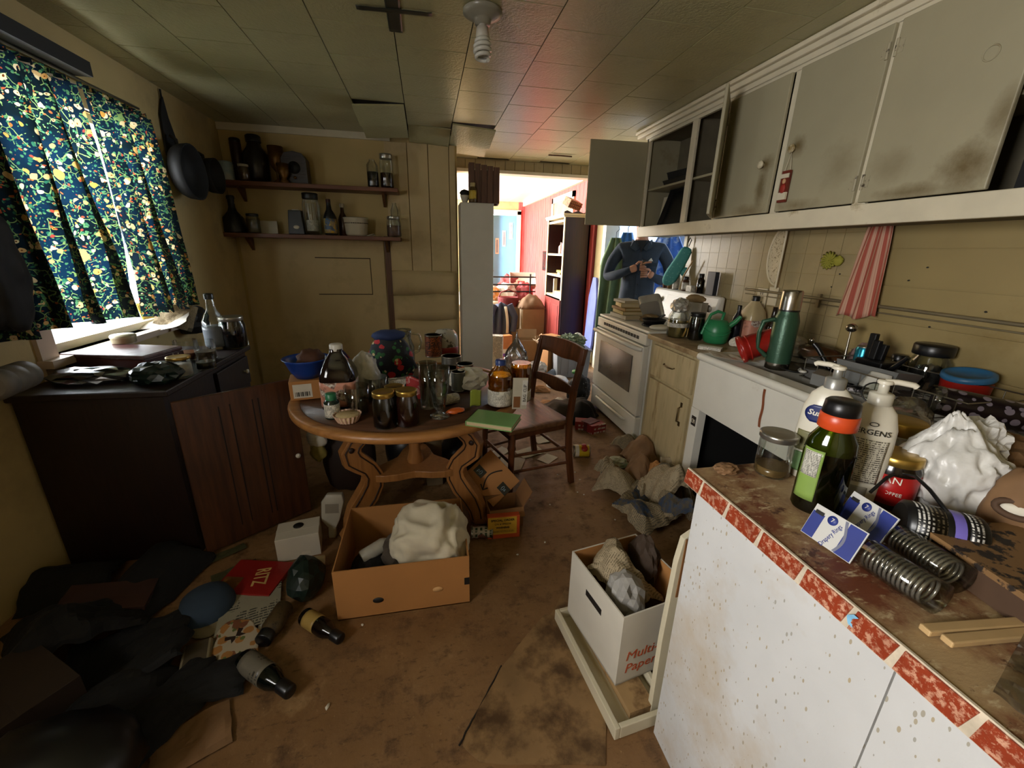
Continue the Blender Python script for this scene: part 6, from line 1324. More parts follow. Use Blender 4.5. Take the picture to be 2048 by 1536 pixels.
# ================================================================== on the hutch under the window
HZ = 0.8505
t = thing('vintage_box', 'old dusty red decorated box on the hutch', 'box', zat(225, 748, HZ)+Vector((0.0, 0.10, 0.02)), (0, 0, -14))
part('box', B().span((-0.20, -0.10, 0.0), (0.20, 0.12, 0.055)), mat('faded_red', '4a201c', 0.5, var=0.3, scale=12), t, bev=0.006)
part('lid', B().span((-0.205, -0.105, 0.055), (0.205, 0.125, 0.075)), mat('dusty_maroon', '5c3a38', 0.35, stain='7d6f70', sscale=6), t, bev=0.006)
part('decorated_side', B().span((0.206, -0.10, 0.004), (0.209, 0.12, 0.052)), m_floral('floral_tin', '3a1814', 1, [('b5a88c', 60, 0.5, 0.4)]), t)
vase_ = None
t = thing('round_tin', 'round tin with domed cream lid on the red box', 'tin', zat(242, 690, 0.94)+Vector((0, 0.03, 0))); t.location.z = 0.948
b = B(); b.lathe([(0.05, 0), (0.052, 0.004), (0.052, 0.03)], 26); part('tin', b, mat('cream_tin', 'a89c7c', 0.4), t); b = B(); b.lathe([(0.054, 0.026), (0.055, 0.036), (0.05, 0.042), (0, 0.044)], 26); part('lid', b, mat('cream_tin_lid', 'b8ad8e', 0.4), t)
tray(zat(290, 668, HZ)+Vector((0, 0.08, 0)), (0, 0, -8), 0.2, 0.14, 0.035, mat('tan_tray', '8a5a38', 0.6), 'shallow tan tray with pencils behind the red box', 'wooden_tray')
single('red_pencil', B().tube([(0, 0, 0), (0.05, 0.11, 0.02)], 0.004, 6), REDP, 'red pencil sticking up from the tan tray', 'pencil', zat(320, 668, HZ+0.04)+Vector((0, 0.06, 0)))
for k, (px, py, w, h, lid, fl_, f, lab) in enumerate(((378, 722, 42, 44, None, mat('orange_marmalade', '7d4420', 0.3), 0.35, 'open glass jar with orange residue on the hutch'), (415, 722, 36, 44, None, MATS['brown_crumbs'], 0.4, 'second open glass jar beside the marmalade jar on the hutch'), (366, 758, 40, 44, GOLD, None, 0, 'small jar with brass lid and pale label at the hutch front'), (415, 740, 34, 30, None, mat('murky', '3a352a', 0.4), 0.5, 'low glass jar behind the pale-labelled jar'))):
    t = jar(lab, px, py, HZ, w, h, lid, fl_, f, neck=0.95)
    if k == 2: b = B(); r = t.children[0].dimensions.x/2 if t.children else 0.04; b.lathe([(0, 0.012), (0.0445, 0.012), (0.0445, 0.06), (0, 0.06)], 24); part('label', b, PAPER, t)
bottle('clear glass bottle with black cap near the hutch corner', 438, 700, HZ, 40, 112, LONGN, CLEAR, BLK, (0.42, 0.9), (0.06, 0.42), mat('faint_label', '6a7078', 0.4))
jar('large dark jar with metal rim at the far hutch corner', 472, 698, HZ, 48, 64, SILV, mat('dark_jar_fill', '0b0d10', 0.2), 0.9)
sheet('crumpled newspaper sheets stacked against the curtain', zat(345, 640, 0.98)+Vector((0, 0.05, 0.02)), (60, 20, 20), 0.2, 0.18, NEWS, 0.03, 8, 12)
t = thing('yellow_packet', 'yellow printed packet leaning under the curtain hem', 'packet', zat(320, 650, 0.93)+Vector((0.0, 0.02, 0.03)), (0, 0, 70))
part('pouch', B().grid(lambda u, v: ((u-0.5)*0.22, 0.03*v+0.01*sin(u*5), 0.12*v), 10, 6), LABY, t, solid=0.006); part('window_strip', B().span((-0.03, -0.004, 0.02), (0.03, -0.002, 0.07)), PAPER, t)
wad('dark folded leather bag on the far end of the hutch', zat(380, 668, HZ)+Vector((0, 0.06, 0.0)), (0.10, 0.09, 0.11), BLKM, 33, 0.25, 1.6, 'leather_bag', 'bag')
sheet('open magazine draped over the pile on the hutch', zat(310, 665, 0.92)+Vector((0.02, 0.1, 0.03)), (12, -10, 15), 0.26, 0.2, mat('magazine_white', 'bdb6ab', 0.35), 0.02, 5, 17, curl=0.1)
wad('pile of clear plastic trays and film at the near hutch edge', zat(170, 770, HZ)+Vector((0, 0.06, 0)), (0.16, 0.07, 0.035), glass('dull_film', '6d6a66', 0.3, 0.25), 35, name='plastic_trays', cat='packaging')
wad('dark green plastic bag crushed beside the red box', zat(305, 770, HZ)+Vector((0.0, 0.05, 0)), (0.09, 0.07, 0.05), mat('dark_green_bag', '10201a', 0.4), 36, name='plastic_bag', cat='bag')
t = thing('cardboard_roll', 'grey ribbed cylinder roll jutting from the left edge of the picture', 'roll', (-1.62, 2.02, 0.93)); A = xat(-20, 775, -1.55); C = xat(85, 735, -1.62)
t.location = A; t.rotation_euler = [radians(a) for a in orient((0, 0, 1), C-A)]
b = B(); b.lathe([(0.04, 0), (0.055, 0.01), (0.055, 0.06), (0.052, 0.064), (0.055, 0.068), (0.055, 0.13), (0.052, 0.134), (0.055, 0.138), (0.055, 0.2), (0.045, 0.21)], 26); part('roll', b, mat('grey_roll', '6d655a', 0.6), t); b = B(); b.lathe([(0.046, 0.205), (0.046, 0.213), (0, 0.214)], 24); part('red_end', b, REDP, t)
t = thing('hanging_bag', 'black cloth bag hanging in front of the curtain at the left edge', 'bag', xat(-8, 540, -1.5)); b = B(); b.blob((0.06, 0.10, 0.22), 0.2, 2, 38, 4, flat=False); part('bag', b, BLKM, t); b = B(); b.tube([(0, 0, 0.22), (-0.05, 0.0, 0.45), (-0.1, 0.0, 0.7)], 0.01, 6); part('strap', b, BLKM, t)
# ================================================================== boxes and litter on the kitchen floor
t = openbox('large open brown carton with hand holes in front of the table', (-0.14, 1.63, 0.002), (0, 0, 0), 0.535, 0.43, 0.242, CARD)
for x, m, lab in ((-0.105, INK, None), (0.135, mat('light_card', 'cf9f68', 0.7), None)):
    b = B(); b.at((x, -0.2155, 0.095 if x > 0 else 0.08), (90, 0, 0)); b.lathe([(0, 0), (0.021, 0), (0.021, 0.002), (0, 0.002)], 18, ay=0.62); part('hand_hole', b, m, t)
part('printed_corner', B().span((0.246, -0.2165, 0.10), (0.2675, -0.215, 0.135)), INK, t)
# pillow in white case, dark cloth, spray bottle inside
PIL = mat('off_white_cotton', 'c6bba2', 0.85, var=0.07, scale=5, bump=0.3, bscale=14)
b = B(); b.blob((0.155, 0.14, 0.16), 0.3, 1.5, 51, 5, ridge=True, shape=lambda p: (math.copysign(abs(p.x)**0.75, p.x), math.copysign(abs(p.y)**0.75, p.y), p.z)); single('pillow', b, PIL, 'crumpled off-white pillow stuffed in the large open carton', 'pillow', (0.00, 1.62, 0.10), (18, -8, -14))
wad('rolled dark grey cloth beside the pillow in the carton', (-0.17, 1.60, 0.10), (0.07, 0.08, 0.08), mat('grey_brown_cloth', '4a4034', 0.9), 52, 0.25, 2, 'cloth_roll', 'cloth', ridge=False)
wad('black cloth filling the left side of the carton', (-0.29, 1.58, 0.01), (0.10, 0.14, 0.08), BLKM, 53, 0.2, 2, 'cloth_heap', 'cloth', ridge=False)
bottle('small white bottle with dark cap lying in the carton', 0, 0, 0, 1, 1, ROUND, mat('grey_white_bottle', 'a8a294', 0.4), BLK, (0.45, 0.85), loc=(-0.33, 1.60, 0.145), rot=(78, 0, 118), rh=(0.032, 0.17))
# carton with paper-brand lettering on a shallow wooden tray
t = thing('wooden_tray', 'white shallow wooden drawer tray lying under the paper carton', 'tray', (0.60, 1.05, 0.001), (0, 0, 6.5))
part('bottom', B().span((-0.095, -0.225, 0), (0.095, 0.225, 0.012)), CREAM, t)
for a, c in (((-0.11, -0.235, 0), (-0.092, 0.235, 0.05)), ((0.092, -0.235, 0), (0.11, 0.235, 0.05)), ((-0.092, -0.235, 0), (0.092, -0.219, 0.05)), ((-0.092, 0.219, 0), (0.092, 0.235, 0.05))): part('rim', B().span(a, c), CREAM, t, bev=0.003)
part('split_board', B().span((-0.035, -0.20, 0.012), (0.06, 0.2, 0.04)), mat('raw_board', 'a8875a', 0.8, stain='5a3d20', sscale=9), t)
t = openbox('white paper carton full of newspaper beside the peninsula', (0.69, 1.12, 0.052), (0, 0, 10.5), 0.30, 0.33, 0.295, CARDW, name='paper_carton')
for nm, a_, c_ in (('inner_back', (-0.144, 0.157, 0.01), (0.144, 0.1595, 0.294)), ('inner_right', (0.1425, -0.155, 0.01), (0.1445, 0.155, 0.294))): part(nm, B().span(a_, c_), CARD, t)
part('handle_hole', B().span((-0.1512, -0.05, 0.19), (-0.1495, 0.05, 0.215)), INK, t)
RINK = mat('orange_red_ink', 'b5502c', 0.6)
text(t, 'Multi-', 0.054, RINK, (-0.055, -0.1658, 0.115), (90, 0, 0), shear=0.15, sx=1.05); text(t, 'Paper', 0.054, RINK, (-0.055, -0.1658, 0.06), (90, 0, 0), shear=0.15, sx=1.05)
crumple('big crumpled newspaper heaped in the paper carton', (0.70, 1.16, 0.17), 0.25, 0.26, 0.26, NEWS, 61, rot=(0, 0, 25), n=26)
crumple('crumpled newspaper page at the back left of the paper carton', (0.625, 1.22, 0.24), 0.15, 0.13, 0.14, NEWS, 63, rot=(0, 0, 60))
wad('pale grey plastic wrap at the front of the paper carton', (0.645, 1.06, 0.24), (0.06, 0.07, 0.08), mat('grey_film', '9a9690', 0.4), 63, 0.3, 1.8, 'plastic_wrap', 'wrapper')
wad('dark brown cloth at the right of the paper carton', (0.79, 1.20, 0.22), (0.045, 0.08, 0.11), mat('dark_brown_cloth', '3a2a1c', 0.8), 64, 0.25, 2, 'cloth_scrap', 'cloth', ridge=False)
t = thing('leaning_board', 'tall white painted board with torn top standing at the peninsula end', 'board', (0.715, 0.866, 0.0), (-3, 0, 4))
part('board', B().ribbon([(-0.05, 0), (-0.04, 0.3), (-0.02, 0.58), (-0.005, 0.66)], [(0.05, 0), (0.05, 0.3), (0.05, 0.6), (0.05, 0.69)], -0.01, 0.01), CREAM, t, bev=0.002); part('torn_wood', B().ribbon([(-0.012, 0.46), (-0.006, 0.55), (0.0, 0.66)], [(0.02, 0.46), (0.02, 0.56), (0.025, 0.655)], -0.0125, -0.0095), mat('torn_fibre', '7d5228', 0.9), t)
# delivery box with smile arrow
n_ = Vector((-0.05, -0.62, 0.78)); xa = Vector((0.62, -0.30, -0.25))
xa = Vector((0.15, -0.03, -0.28))
t = thing('delivery_box', 'brown delivery box with a curved arrow leaning on the table leg', 'box', (0.325, 2.09, 0.20)); t.rotation_euler = [radians(a) for a in orient((0.115, 0.06, -0.10), (-0.25, -0.78, 0.57))]
t.rotation_euler = [radians(a) for a in orient(Vector((0.152, -0.025, -0.20)), Vector((-0.10, -0.82, 0.56)))]
part('carton', B().span((-0.125, -0.105, -0.13), (0.125, 0.105, 0.0)), CARD, t, bev=0.003)
SMK = mat('smile_ink', '231b14', 0.6)
b = B(); b.tube([(0.012-0.034*sin(pi*k/10), 0.072-0.0152*k, 0.0008) for k in range(11)], 0.0038, 6); b.tube([(-0.018, -0.07, 0.0008), (0.014, -0.084, 0.0008), (0.026, -0.056, 0.0008)], 0.0038, 6); part('arrow_print', b, SMK, t)
for x0, y0, s_ in ((-0.105, -0.05, 'p()'), (0.06, -0.018, '()s')):
    tp_ = part('black_tape', B().span((x0, y0, 0.0004), (x0+0.064, y0+0.05, 0.0014)), mat('black_gloss_tape', '10141a', 0.25), t); text(tp_, s_, 0.03, mat('pale_blue_ink', '8fa8b8', 0.5), (x0+0.032, y0+0.025, 0.0022), (0, 0, 0))
t = openbox('open brown carton standing beneath the delivery box', (0.37, 1.96, 0.002), (0, 0, 4), 0.19, 0.15, 0.12, CARDD, flaps=(('r', 60, 0.10), ('f', -50, 0.05)))
# orange order box
ORG = mat('orange_box', 'b5481c', 0.55); YEL = mat('yellow_sticker', 'c29a2c', 0.55)
t = thing('order_box', 'orange-red box with yellow order sticker on the floor by the table leg', 'box', zat(1008, 1077, 0)+Vector((0, 0.02, 0)), (-3, 0, -2)); part('carton', B().span((-0.085, -0.018, 0), (0.085, 0.018, 0.13)), ORG, t, bev=0.002)
part('sticker', B().span((-0.084, -0.0192, 0.026), (0.068, -0.0182, 0.126)), YEL, t); text(t, 'SPECIAL ORDER', 0.0175, INK, (-0.006, -0.0196, 0.108), bold=0.0004); text(t, 'ON # 3M2234', 0.0145, INK, (-0.006, -0.0196, 0.086)); text(t, 'WARNING', 0.0145, INK, (-0.006, -0.0196, 0.065), bold=0.0005); part('fine_print', B().span((-0.07, -0.0195, 0.036), (0.055, -0.0191, 0.048)), printed('sticker_fine', 'b08e2c', '6d5418', 160, 0.5, 0.9), t)
CANP = printed('crushed_can_print', 'b8b0a0', '23402f', 40, 0.35, 0.8, patches=('7d2420', 22, 0.6))
can('dented drinks can lying beside the orange order box', 0, 0, 0, 1, 1, CANP, loc=zat(942, 1080, 0)+Vector((0, 0.02, 0.034)), rot=(90, 0, 82), rh=(0.033, 0.118), name='drinks_can', crush=0.12)
YCAN = mat('yellow_can_label', 'c2a21c', 0.45)
t = can('yellow and white food can lying near the chair leg', 0, 0, 0, 1, 1, YCAN, loc=zat(1146, 912, 0)+Vector((0.0, 0.0, 0.045)), rot=(90, 0, 80), rh=(0.045, 0.12))
b = B(); b.lathe([(0.0455, 0.01), (0.0458, 0.012), (0.0458, 0.035), (0.0455, 0.037)], 22); part('white_band', b, PAPER, t)
b = B(); b.at((0.0, 0.046, 0.075), (-90, 0, 0)); b.lathe([(0, 0), (0.02, 0), (0.02, 0.002), (0, 0.002)], 18); part('red_picture', b, REDP, t); b = B(); b.at((-0.033, 0.033, 0.075), (-90, 0, 45)); b.lathe([(0, 0), (0.024, 0), (0.024, 0.002), (0, 0.002)], 18); part('red_picture', b, REDP, t)
# white carton, plastic jug piece, jars by the hutch door
t = closedbox('small white carton with a round hole beside the large open carton', zat(595, 1118, 0)+Vector((0, 0.07, 0.001)), (0, 0, 10), 0.19, 0.14, 0.125, CARDW, 'white_carton')
b = B(); b.at((0.0, 0.02, 0.1262)); b.lathe([(0, 0), (0.024, 0), (0.024, 0.001), (0, 0.001)], 18); part('round_hole', b, INK, t); part('barcode_label', B().span((0.01, -0.0712, 0.02), (0.05, -0.0702, 0.035)), PAPER, t)
t = thing('plastic_scoop', 'upright white plastic jug part between carton and hutch door', 'jug', zat(663, 1085, 0)+Vector((0, 0.05, 0.0)), (-8, 4, 0)); b = B(); b.ribbon([(-0.02, 0), (-0.022, 0.06), (-0.055, 0.1), (-0.055, 0.2), (-0.03, 0.24)], [(0.015, 0), (0.018, 0.06), (0.035, 0.1), (0.055, 0.2), (0.045, 0.24)], -0.02, 0.02, sm=True); part('body', b, plas('dull_white_plastic', 'a8a294', 0.4), t, bev=0.006); part('recess', B().span((-0.035, -0.0215, 0.14), (0.03, -0.02, 0.19)), mat('recess_grey', '7d7568', 0.5), t)
bottle('white pill jar with orange lid beside the carton edge', 0, 0, 0, 1, 1, SQUAT, PAPER, plas('orange_lid', 'a8512c'), (0.8, 0.8), loc=zat(652, 1132, 0)+Vector((0, 0, 0.03)), rot=(86, 0, -80), rh=(0.028, 0.085), name='pill_bottle')
t = thing('paper_mask', 'crumpled yellow and white paper hanging behind the hutch door', 'paper', (-0.66, 2.36, 0.33), (0, 0, -20)); b = B(); b.at((0, 0, 0.06)); b.blob((0.06, 0.03, 0.06), 0.25, 2, 71, 3, flat=False); part('white_part', b, PAPER, t); b = B(); b.at((0, 0, -0.02)); b.blob((0.05, 0.03, 0.06), 0.2, 2, 72, 3, flat=False); part('yellow_part', b, mat('dull_yellow', '8a7a38', 0.7), t)
b = B(); b.blob((0.16, 0.14, 0.24), 0.15, 1.5, 73, 3, shape=lambda p: (p.x, p.y, p.z)); single('trash_sack', b, mat('dark_brown_sack', '2a1a10', 0.7), 'dark brown sack slumped under the table behind the left leg', 'bag', (-0.52, 2.5, 0.0))
b = B(); b.blob((0.17, 0.15, 0.22), 0.15, 1.5, 74, 3); single('trash_sack', b, mat('black_sack', '0c0c0e', 0.35), 'black rubbish sack under the middle of the table', 'bag', (-0.15, 2.62, 0.0))
b = B(); b.blob((0.15, 0.13, 0.17), 0.15, 1.5, 75, 3); single('trash_sack', b, MATS['black_sack'], 'black rubbish sack under the right side of the table', 'bag', (0.17, 2.5, 0.0))
closedbox('pale upright box under the table behind the post', (0.0, 2.42, 0.002), (0, 0, 5), 0.10, 0.07, 0.36, mat('dull_card', '6d5c40', 0.8), 'carton')
# litter at the lower left
RITZ = mat('cracker_red', '8a1a16', 0.45)
P = zat(520, 1160, 0); t = thing('cracker_box', 'flattened red cracker box lying by the hutch', 'box', P+Vector((-0.02, 0, 0.002)), (0, 0, -14))
part('carton', B().span((-0.13, -0.10, 0), (0.13, 0.10, 0.022)), RITZ, t, bev=0.002); text(t, 'RITZ', 0.085, mat('cream_yellow_ink', 'c8a96a', 0.5), (0.03, 0.0, 0.0226), (0, 0, -72), bold=0.001, sx=0.6); part('cracker_picture', B().span((-0.12, -0.09, 0.022), (-0.04, -0.01, 0.0228)), mat('cracker_brown', '6a4420', 0.6, stain='a87a3c', sscale=18), t)
sheet('printed instruction sheet with small pictures on the floor', zat(502, 1222, 0)+Vector((0, 0, 0.014)), (0, 0, 14), 0.22, 0.22, printed('instruction_print', '9a937f', '3a3830', 70, 0.7, 0.5, axis='y'), 0.006, 4, 81)
# butterfly pot holder
t = thing('pot_holder', 'quilted pot holder printed with butterflies and flowers on the floor', 'pot holder', zat(476, 1292, 0)+Vector((0, 0, 0.006)), (0, 0, 28))
BF = m_floral('butterfly_cloth', 'b0a28c', 1, [('7a4a30', 17, 0.35, 0.66), ('a8743c', 26, 0.5, 0.6), ('5d6a38', 44, 0.6, 0.5)])
b = B(); b.prism([(0.075*(1+0.09*cos(k*2*pi/6*2+0.6))*cos(k*pi/12), 0.125*(1+0.07*cos(k*pi/4))*sin(k*pi/12)) for k in range(24)], 0, 0.016); part('pad', b, BF, t, bev=0.005)
b = B()
for s_ in (-1, 1): b.prism([(0, 0.0), (s_*0.025, 0.028), (s_*0.034, 0.012), (s_*0.018, 0.0), (s_*0.026, -0.02), (s_*0.008, -0.012)][::s_], 0.0162, 0.0172)
part('butterfly', b, mat('butterfly_brown', '2e1c14', 0.7), t, (0.0, 0.03, 0), (0, 0, 20))
t = thing('denim_cap', 'blue denim cap lying upside on the floor litter', 'cap', zat(405, 1240, 0)+Vector((0, 0.05, 0.0)), (0, 0, 25)); b = B(); b.shell([(0.1, 0.0), (0.1, 0.03), (0.085, 0.07), (0.05, 0.095), (0, 0.1)], 24); part('crown', b, mat('denim', '2a3a4c', 0.9), t, (0, 0, 0.0)); b = B(); b.grid(lambda u, v: (0.09*cos(pi*u)*(1+0.0*v), -0.09*sin(pi*u)-0.07*v*sin(pi*u), 0.006), 12, 4); part('brim', b, mat('cap_brim', '8a7d64', 0.8), t, solid=0.005)
bottle('dark wine-style bottle with silver label lying nearest the viewer', 0, 0, 0, 1, 1, FAT, mat('green_black_glass', '0a0f0c', 0.1), BLK, (0.62, 0.8), (0.08, 0.52), printed('silver_label', '6d675a', '2e2a22', 60, 0.4, 0.5), loc=zat(492, 1335, 0)+Vector((0, 0, 0.04)), rot=(90, 0, 52), rh=(0.038, 0.25))
bottle('dark sauce bottle with gold label lying by the open carton', 0, 0, 0, 1, 1, FAT, mat('dark_sauce', '120b08', 0.1), BLK, (0.64, 0.8), (0.1, 0.4), printed('gold_label', 'a88a4a', '3a2a14', 70, 0.4, 0.4), loc=zat(612, 1245, 0)+Vector((0, 0, 0.034)), rot=(90, 0, 50), rh=(0.034, 0.21))
bottle('spice jar with brown contents lying between bottle and sheet', 0, 0, 0, 1, 1, SQUAT, mat('pepper_mix', '4a3a20', 0.5, stain='1c140c', sscale=60), BLK, (0.85, 0.78), loc=zat(570, 1235, 0)+Vector((0, 0.02, 0.036)), rot=(90, 0, -12), rh=(0.036, 0.16), cat='jar')
wad('dark green plastic bag beside the large open carton', zat(612, 1205, 0)+Vector((-0.01, 0.07, 0)), (0.075, 0.10, 0.09), MATS['dark_green_bag'], 84, 0.18, 1.7, 'plastic_bag', 'bag', ridge=False)
t = thing('soap_dish', 'beige plastic soap dish near the butterfly pot holder', 'dish', zat(395, 1325, 0), (0, 0, 18)); part('dish', B().box((0, 0, 0.018), (0.10, 0.15, 0.036), taper=0.85), plas('beige_plastic', '8d8268', 0.5), t, bev=0.006); part('recess', B().span((-0.035, -0.055, 0.036), (0.035, 0.06, 0.0365)), mat('recess_brown', '4a4030', 0.6), t)
for k, (px, py, sx, sy, rz, m, lab) in enumerate(((385, 1485, 0.20, 0.15, 25, KRAFT, 'torn brown paper sheet at the bottom left of the floor'), (350, 1290, 0.10, 0.06, 60, PAPER, 'scrap of pale paper by the soap dish'), (540, 1255, 0.08, 0.08, 20, PAPER, 'white corner of a leaflet under the instruction sheet'), (455, 1110, 0.16, 0.05, 35, mat('olive_wrap', '4a4a30', 0.5), 'thin olive wrapper by the hutch door'), (470, 1145, 0.18, 0.06, 28, MATS['olive_wrap'], 'second olive wrapper above the red cracker box'))):
    sheet(lab, zat(px, py, 0)+Vector((0, 0, 0.004+0.004*(k % 2))), (0, 0, rz), sx, sy, m, 0.012, 8, 90+k)
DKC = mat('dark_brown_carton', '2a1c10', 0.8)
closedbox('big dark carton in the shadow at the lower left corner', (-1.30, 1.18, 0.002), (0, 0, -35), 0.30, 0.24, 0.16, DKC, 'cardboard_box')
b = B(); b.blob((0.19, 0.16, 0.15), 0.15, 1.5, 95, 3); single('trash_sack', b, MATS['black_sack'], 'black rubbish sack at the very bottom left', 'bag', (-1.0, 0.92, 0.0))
JET = mat('shade_black_cloth', '070606', 0.9, var=0.2)  # near-black cloth for sheets added to deepen the shade on the lower-left floor
for k, (px, py, sx, sy, h, rz, lab) in enumerate(((250, 1345, 0.42, 0.34, 0.14, 20, 'black cloth sheet added to darken the floor left of the soap dish'), (300, 1190, 0.46, 0.3, 0.12, 75, 'black cloth sheet added to darken the floor in front of the hutch'), (150, 1300, 0.42, 0.36, 0.2, 40, 'black crumpled sheet added to darken the floor beside the left wall'), (400, 1395, 0.3, 0.18, 0.06, 10, 'low black sheet added to darken the floor in front of the soap dish'), (330, 1440, 0.36, 0.22, 0.07, 60, 'black sheet added to darken the floor beside the torn brown paper sheet'), (140, 1190, 0.34, 0.26, 0.12, 15, 'black cloth sheet added to darken the floor at the hutch end'), (210, 1460, 0.4, 0.24, 0.1, 35, 'black sheet added to darken the floor behind the black sack at the bottom left'))):
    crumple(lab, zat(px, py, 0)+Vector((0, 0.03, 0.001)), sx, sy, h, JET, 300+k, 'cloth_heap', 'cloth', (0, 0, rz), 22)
t = closedbox('flat reddish-brown carton sticking out near the left wall', (-1.32, 1.62, 0.06), (0, 12, 12), 0.28, 0.16, 0.03, mat('reddish_carton', '3a2014', 0.8), 'carton')
# crumpled newspaper trail along the base cupboard
for k, (px, py, rr, m, rz, lab) in enumerate((
    (1300, 1065, (0.16, 0.13, 0.07), NEWSD, 20, 'crumpled colour newspaper page nearest the paper carton'),
    (1245, 1000, (0.13, 0.14, 0.07), NEWS, 50, 'crumpled newspaper with a photo in the middle of the trail'),
    (1340, 1030, (0.15, 0.15, 0.13), NEWS, 10, 'tall newspaper wad against the peninsula end'),
    (1375, 985, (0.13, 0.14, 0.12), NEWS, 70, 'newspaper wad piled before the open sink space'),
    (1290, 935, (0.10, 0.16, 0.07), KRAFT, 0, 'brown crumpled wrapping along the cupboard foot'),
    (1255, 905, (0.08, 0.10, 0.05), NEWSD, 30, 'small dark paper wad by the stove corner'),
    (1320, 985, (0.09, 0.09, 0.07), CARD, 30, 'torn tan cardboard lid among the newspapers'),
    (1300, 1010, (0.08, 0.08, 0.06), NEWS, 80, 'small newspaper ball between the larger wads'),
    (1225, 965, (0.09, 0.08, 0.06), NEWS, 15, 'newspaper wad left of the photo page'),
    (1355, 1065, (0.10, 0.10, 0.10), NEWSD, 55, 'dark newspaper page tucked behind the paper carton'),
    (1275, 975, (0.09, 0.09, 0.08), KRAFT, 35, 'brown paper wad in the middle of the trail'))):
    P = zat(px, py, 0); crumple(lab, P+Vector((0, rr[1]*0.5, 0)), rr[0]*2.1, rr[1]*2.1, rr[2]*2.7, m, 110+k, rot=(0, 0, rz), n=24)
sheet('wide newspaper sheet with dark picture spread on the floor', zat(1290, 1035, 0)+Vector((0, 0.03, 0.06)), (14, -8, 38), 0.30, 0.24, NEWSD, 0.04, 6, 121)
jar('black jar lid end lying at the left of the newspaper trail', 0, 100, 0, 1, 1, loc=None) if False else None
can('black tin lying at the left end of the newspaper trail', 0, 0, 0, 1, 1, BLK, loc=zat(1200, 962, 0)+Vector((0, 0.0, 0.037)), rot=(90, 0, 70), rh=(0.036, 0.08))
wad('white and green plastic packet on the newspaper trail', zat(1233, 932, 0), (0.07, 0.06, 0.035), mat('white_green_film', 'a8a890', 0.4, stain='5d7a4a', sscale=9), 125, name='plastic_packet', cat='packet')
for k, (px, py, rz, lab) in enumerate(((1195, 868, 15, 'red and white carton lying at the foot of the stove'), (1172, 862, -20, 'darker red carton behind it at the foot of the stove'))):
    P = zat(px, py, 0); t = closedbox(lab, P+Vector((0, 0.06, 0.001)), (0, 0, rz), 0.15, 0.10, 0.075, printed('red_carton_print', '8a2420', 'b8ad98', 30, 0.5, 0.5), 'food_carton', 'carton')
for k, (px, py, sx, sy, rz, lab) in enumerate(((1095, 918, 0.13, 0.10, 40, 'square white card on the floor behind the chair leg'), (1060, 905, 0.2, 0.13, 20, 'white paper sheet under the chair'), (1020, 930, 0.2, 0.18, 65, 'crumpled white paper beside the delivery box'), (1085, 880, 0.14, 0.12, 10, 'white leaflet further under the chair'), (1000, 905, 0.16, 0.1, 40, 'large pale wrapper behind the delivery box'))):
    sheet(lab, zat(px, py, 0)+Vector((0, 0, 0.002)), (0, 0, rz), sx, sy, PAPER, 0.01 if k else 0.003, 7, 130+k)
for k, (px, py) in enumerate(((1150, 945), (1155, 985), (1168, 990), (1100, 1010), (1160, 960), (655, 1415), (725, 1250), (1035, 1110), (1090, 1085), (1060, 1000), (1115, 950), (1230, 1040))):
    lab = 'small pale chip of debris on the brown floor'
    b = B(); b.blob((0.014, 0.006, 0.004) if k == 5 else (0.007, 0.006, 0.003), 0.4, 2, k, 1); single('debris_chip', b, PAPER, lab if k != 5 else 'larger white elongated chip on the floor near the viewer', 'debris', zat(px, py, 0)+Vector((0, 0, 0.0005)), (0, 0, k*50), group='chips on the floor')

# ================================================================== clutter beyond: doorway and red room
t = thing('storage_tote', 'grey plastic storage tote full of greenery in the doorway', 'tote', (1.70, 4.72, 0.0), (0, 0, -4)); TOT = plas('grey_tote', '8d8f92', 0.45)
b = B(); b.box((0, 0, 0.17), (0.38, 0.30, 0.34), taper=1.1); part('bin', b, TOT, t, bev=0.01); b = B(); b.span((-0.22, -0.175, 0.325), (0.22, 0.175, 0.345)); part('rim', b, TOT, t, bev=0.004)
for k in range(4): part('rib', B().span((-0.15+0.09*k, -0.166, 0.04), (-0.13+0.09*k, -0.15, 0.32)), TOT, t)
GRNF = mat('grey_green_foliage', '6a7458', 0.8, var=0.4, scale=40)
b = B(); b.blob((0.16, 0.12, 0.10), 0.5, 5, 140, 4, sm=False); single('artificial_foliage', b, GRNF, 'bundle of grey-green artificial foliage heaped on the tote', 'foliage', (1.68, 4.68, 0.335))
wad('cream cloth bundle on the right of the tote', (1.80, 4.78, 0.346), (0.10, 0.09, 0.09), PIL, 141, 0.3, 2, 'cloth_heap', 'cloth', ridge=False)
closedbox('brown carton flap box on the left of the tote', (1.50, 4.95, 0.002), (0, 0, 25), 0.2, 0.18, 0.45, CARD, 'cardboard_box')
t = thing('white_bowl', 'upturned white plastic bowl on the passage floor', 'bowl', (1.42, 4.28, 0.0)); b = B(); b.shell([(0.13, 0), (0.125, 0.05), (0.09, 0.10), (0.05, 0.115), (0, 0.115)], 24); part('bowl', b, plas('bright_white_plastic', 'd2d0cc', 0.35), t); b = B(); b.tube([(0.132*cos(a*pi/12), 0.132*sin(a*pi/12), 0.004) for a in range(25)], 0.005, 6); part('rim', b, MATS['bright_white_plastic'], t)
BPAT = m_floral('black_patterned_cloth', '16181a', 1, [('7d7f7a', 45, 0.5, 0.35)])
b = B(); b.blob((0.12, 0.12, 0.16), 0.2, 2, 142, 4); single('tote_bag', b, BPAT, 'black patterned bag slumped left of the stove', 'bag', (1.47, 3.78, 0.0))
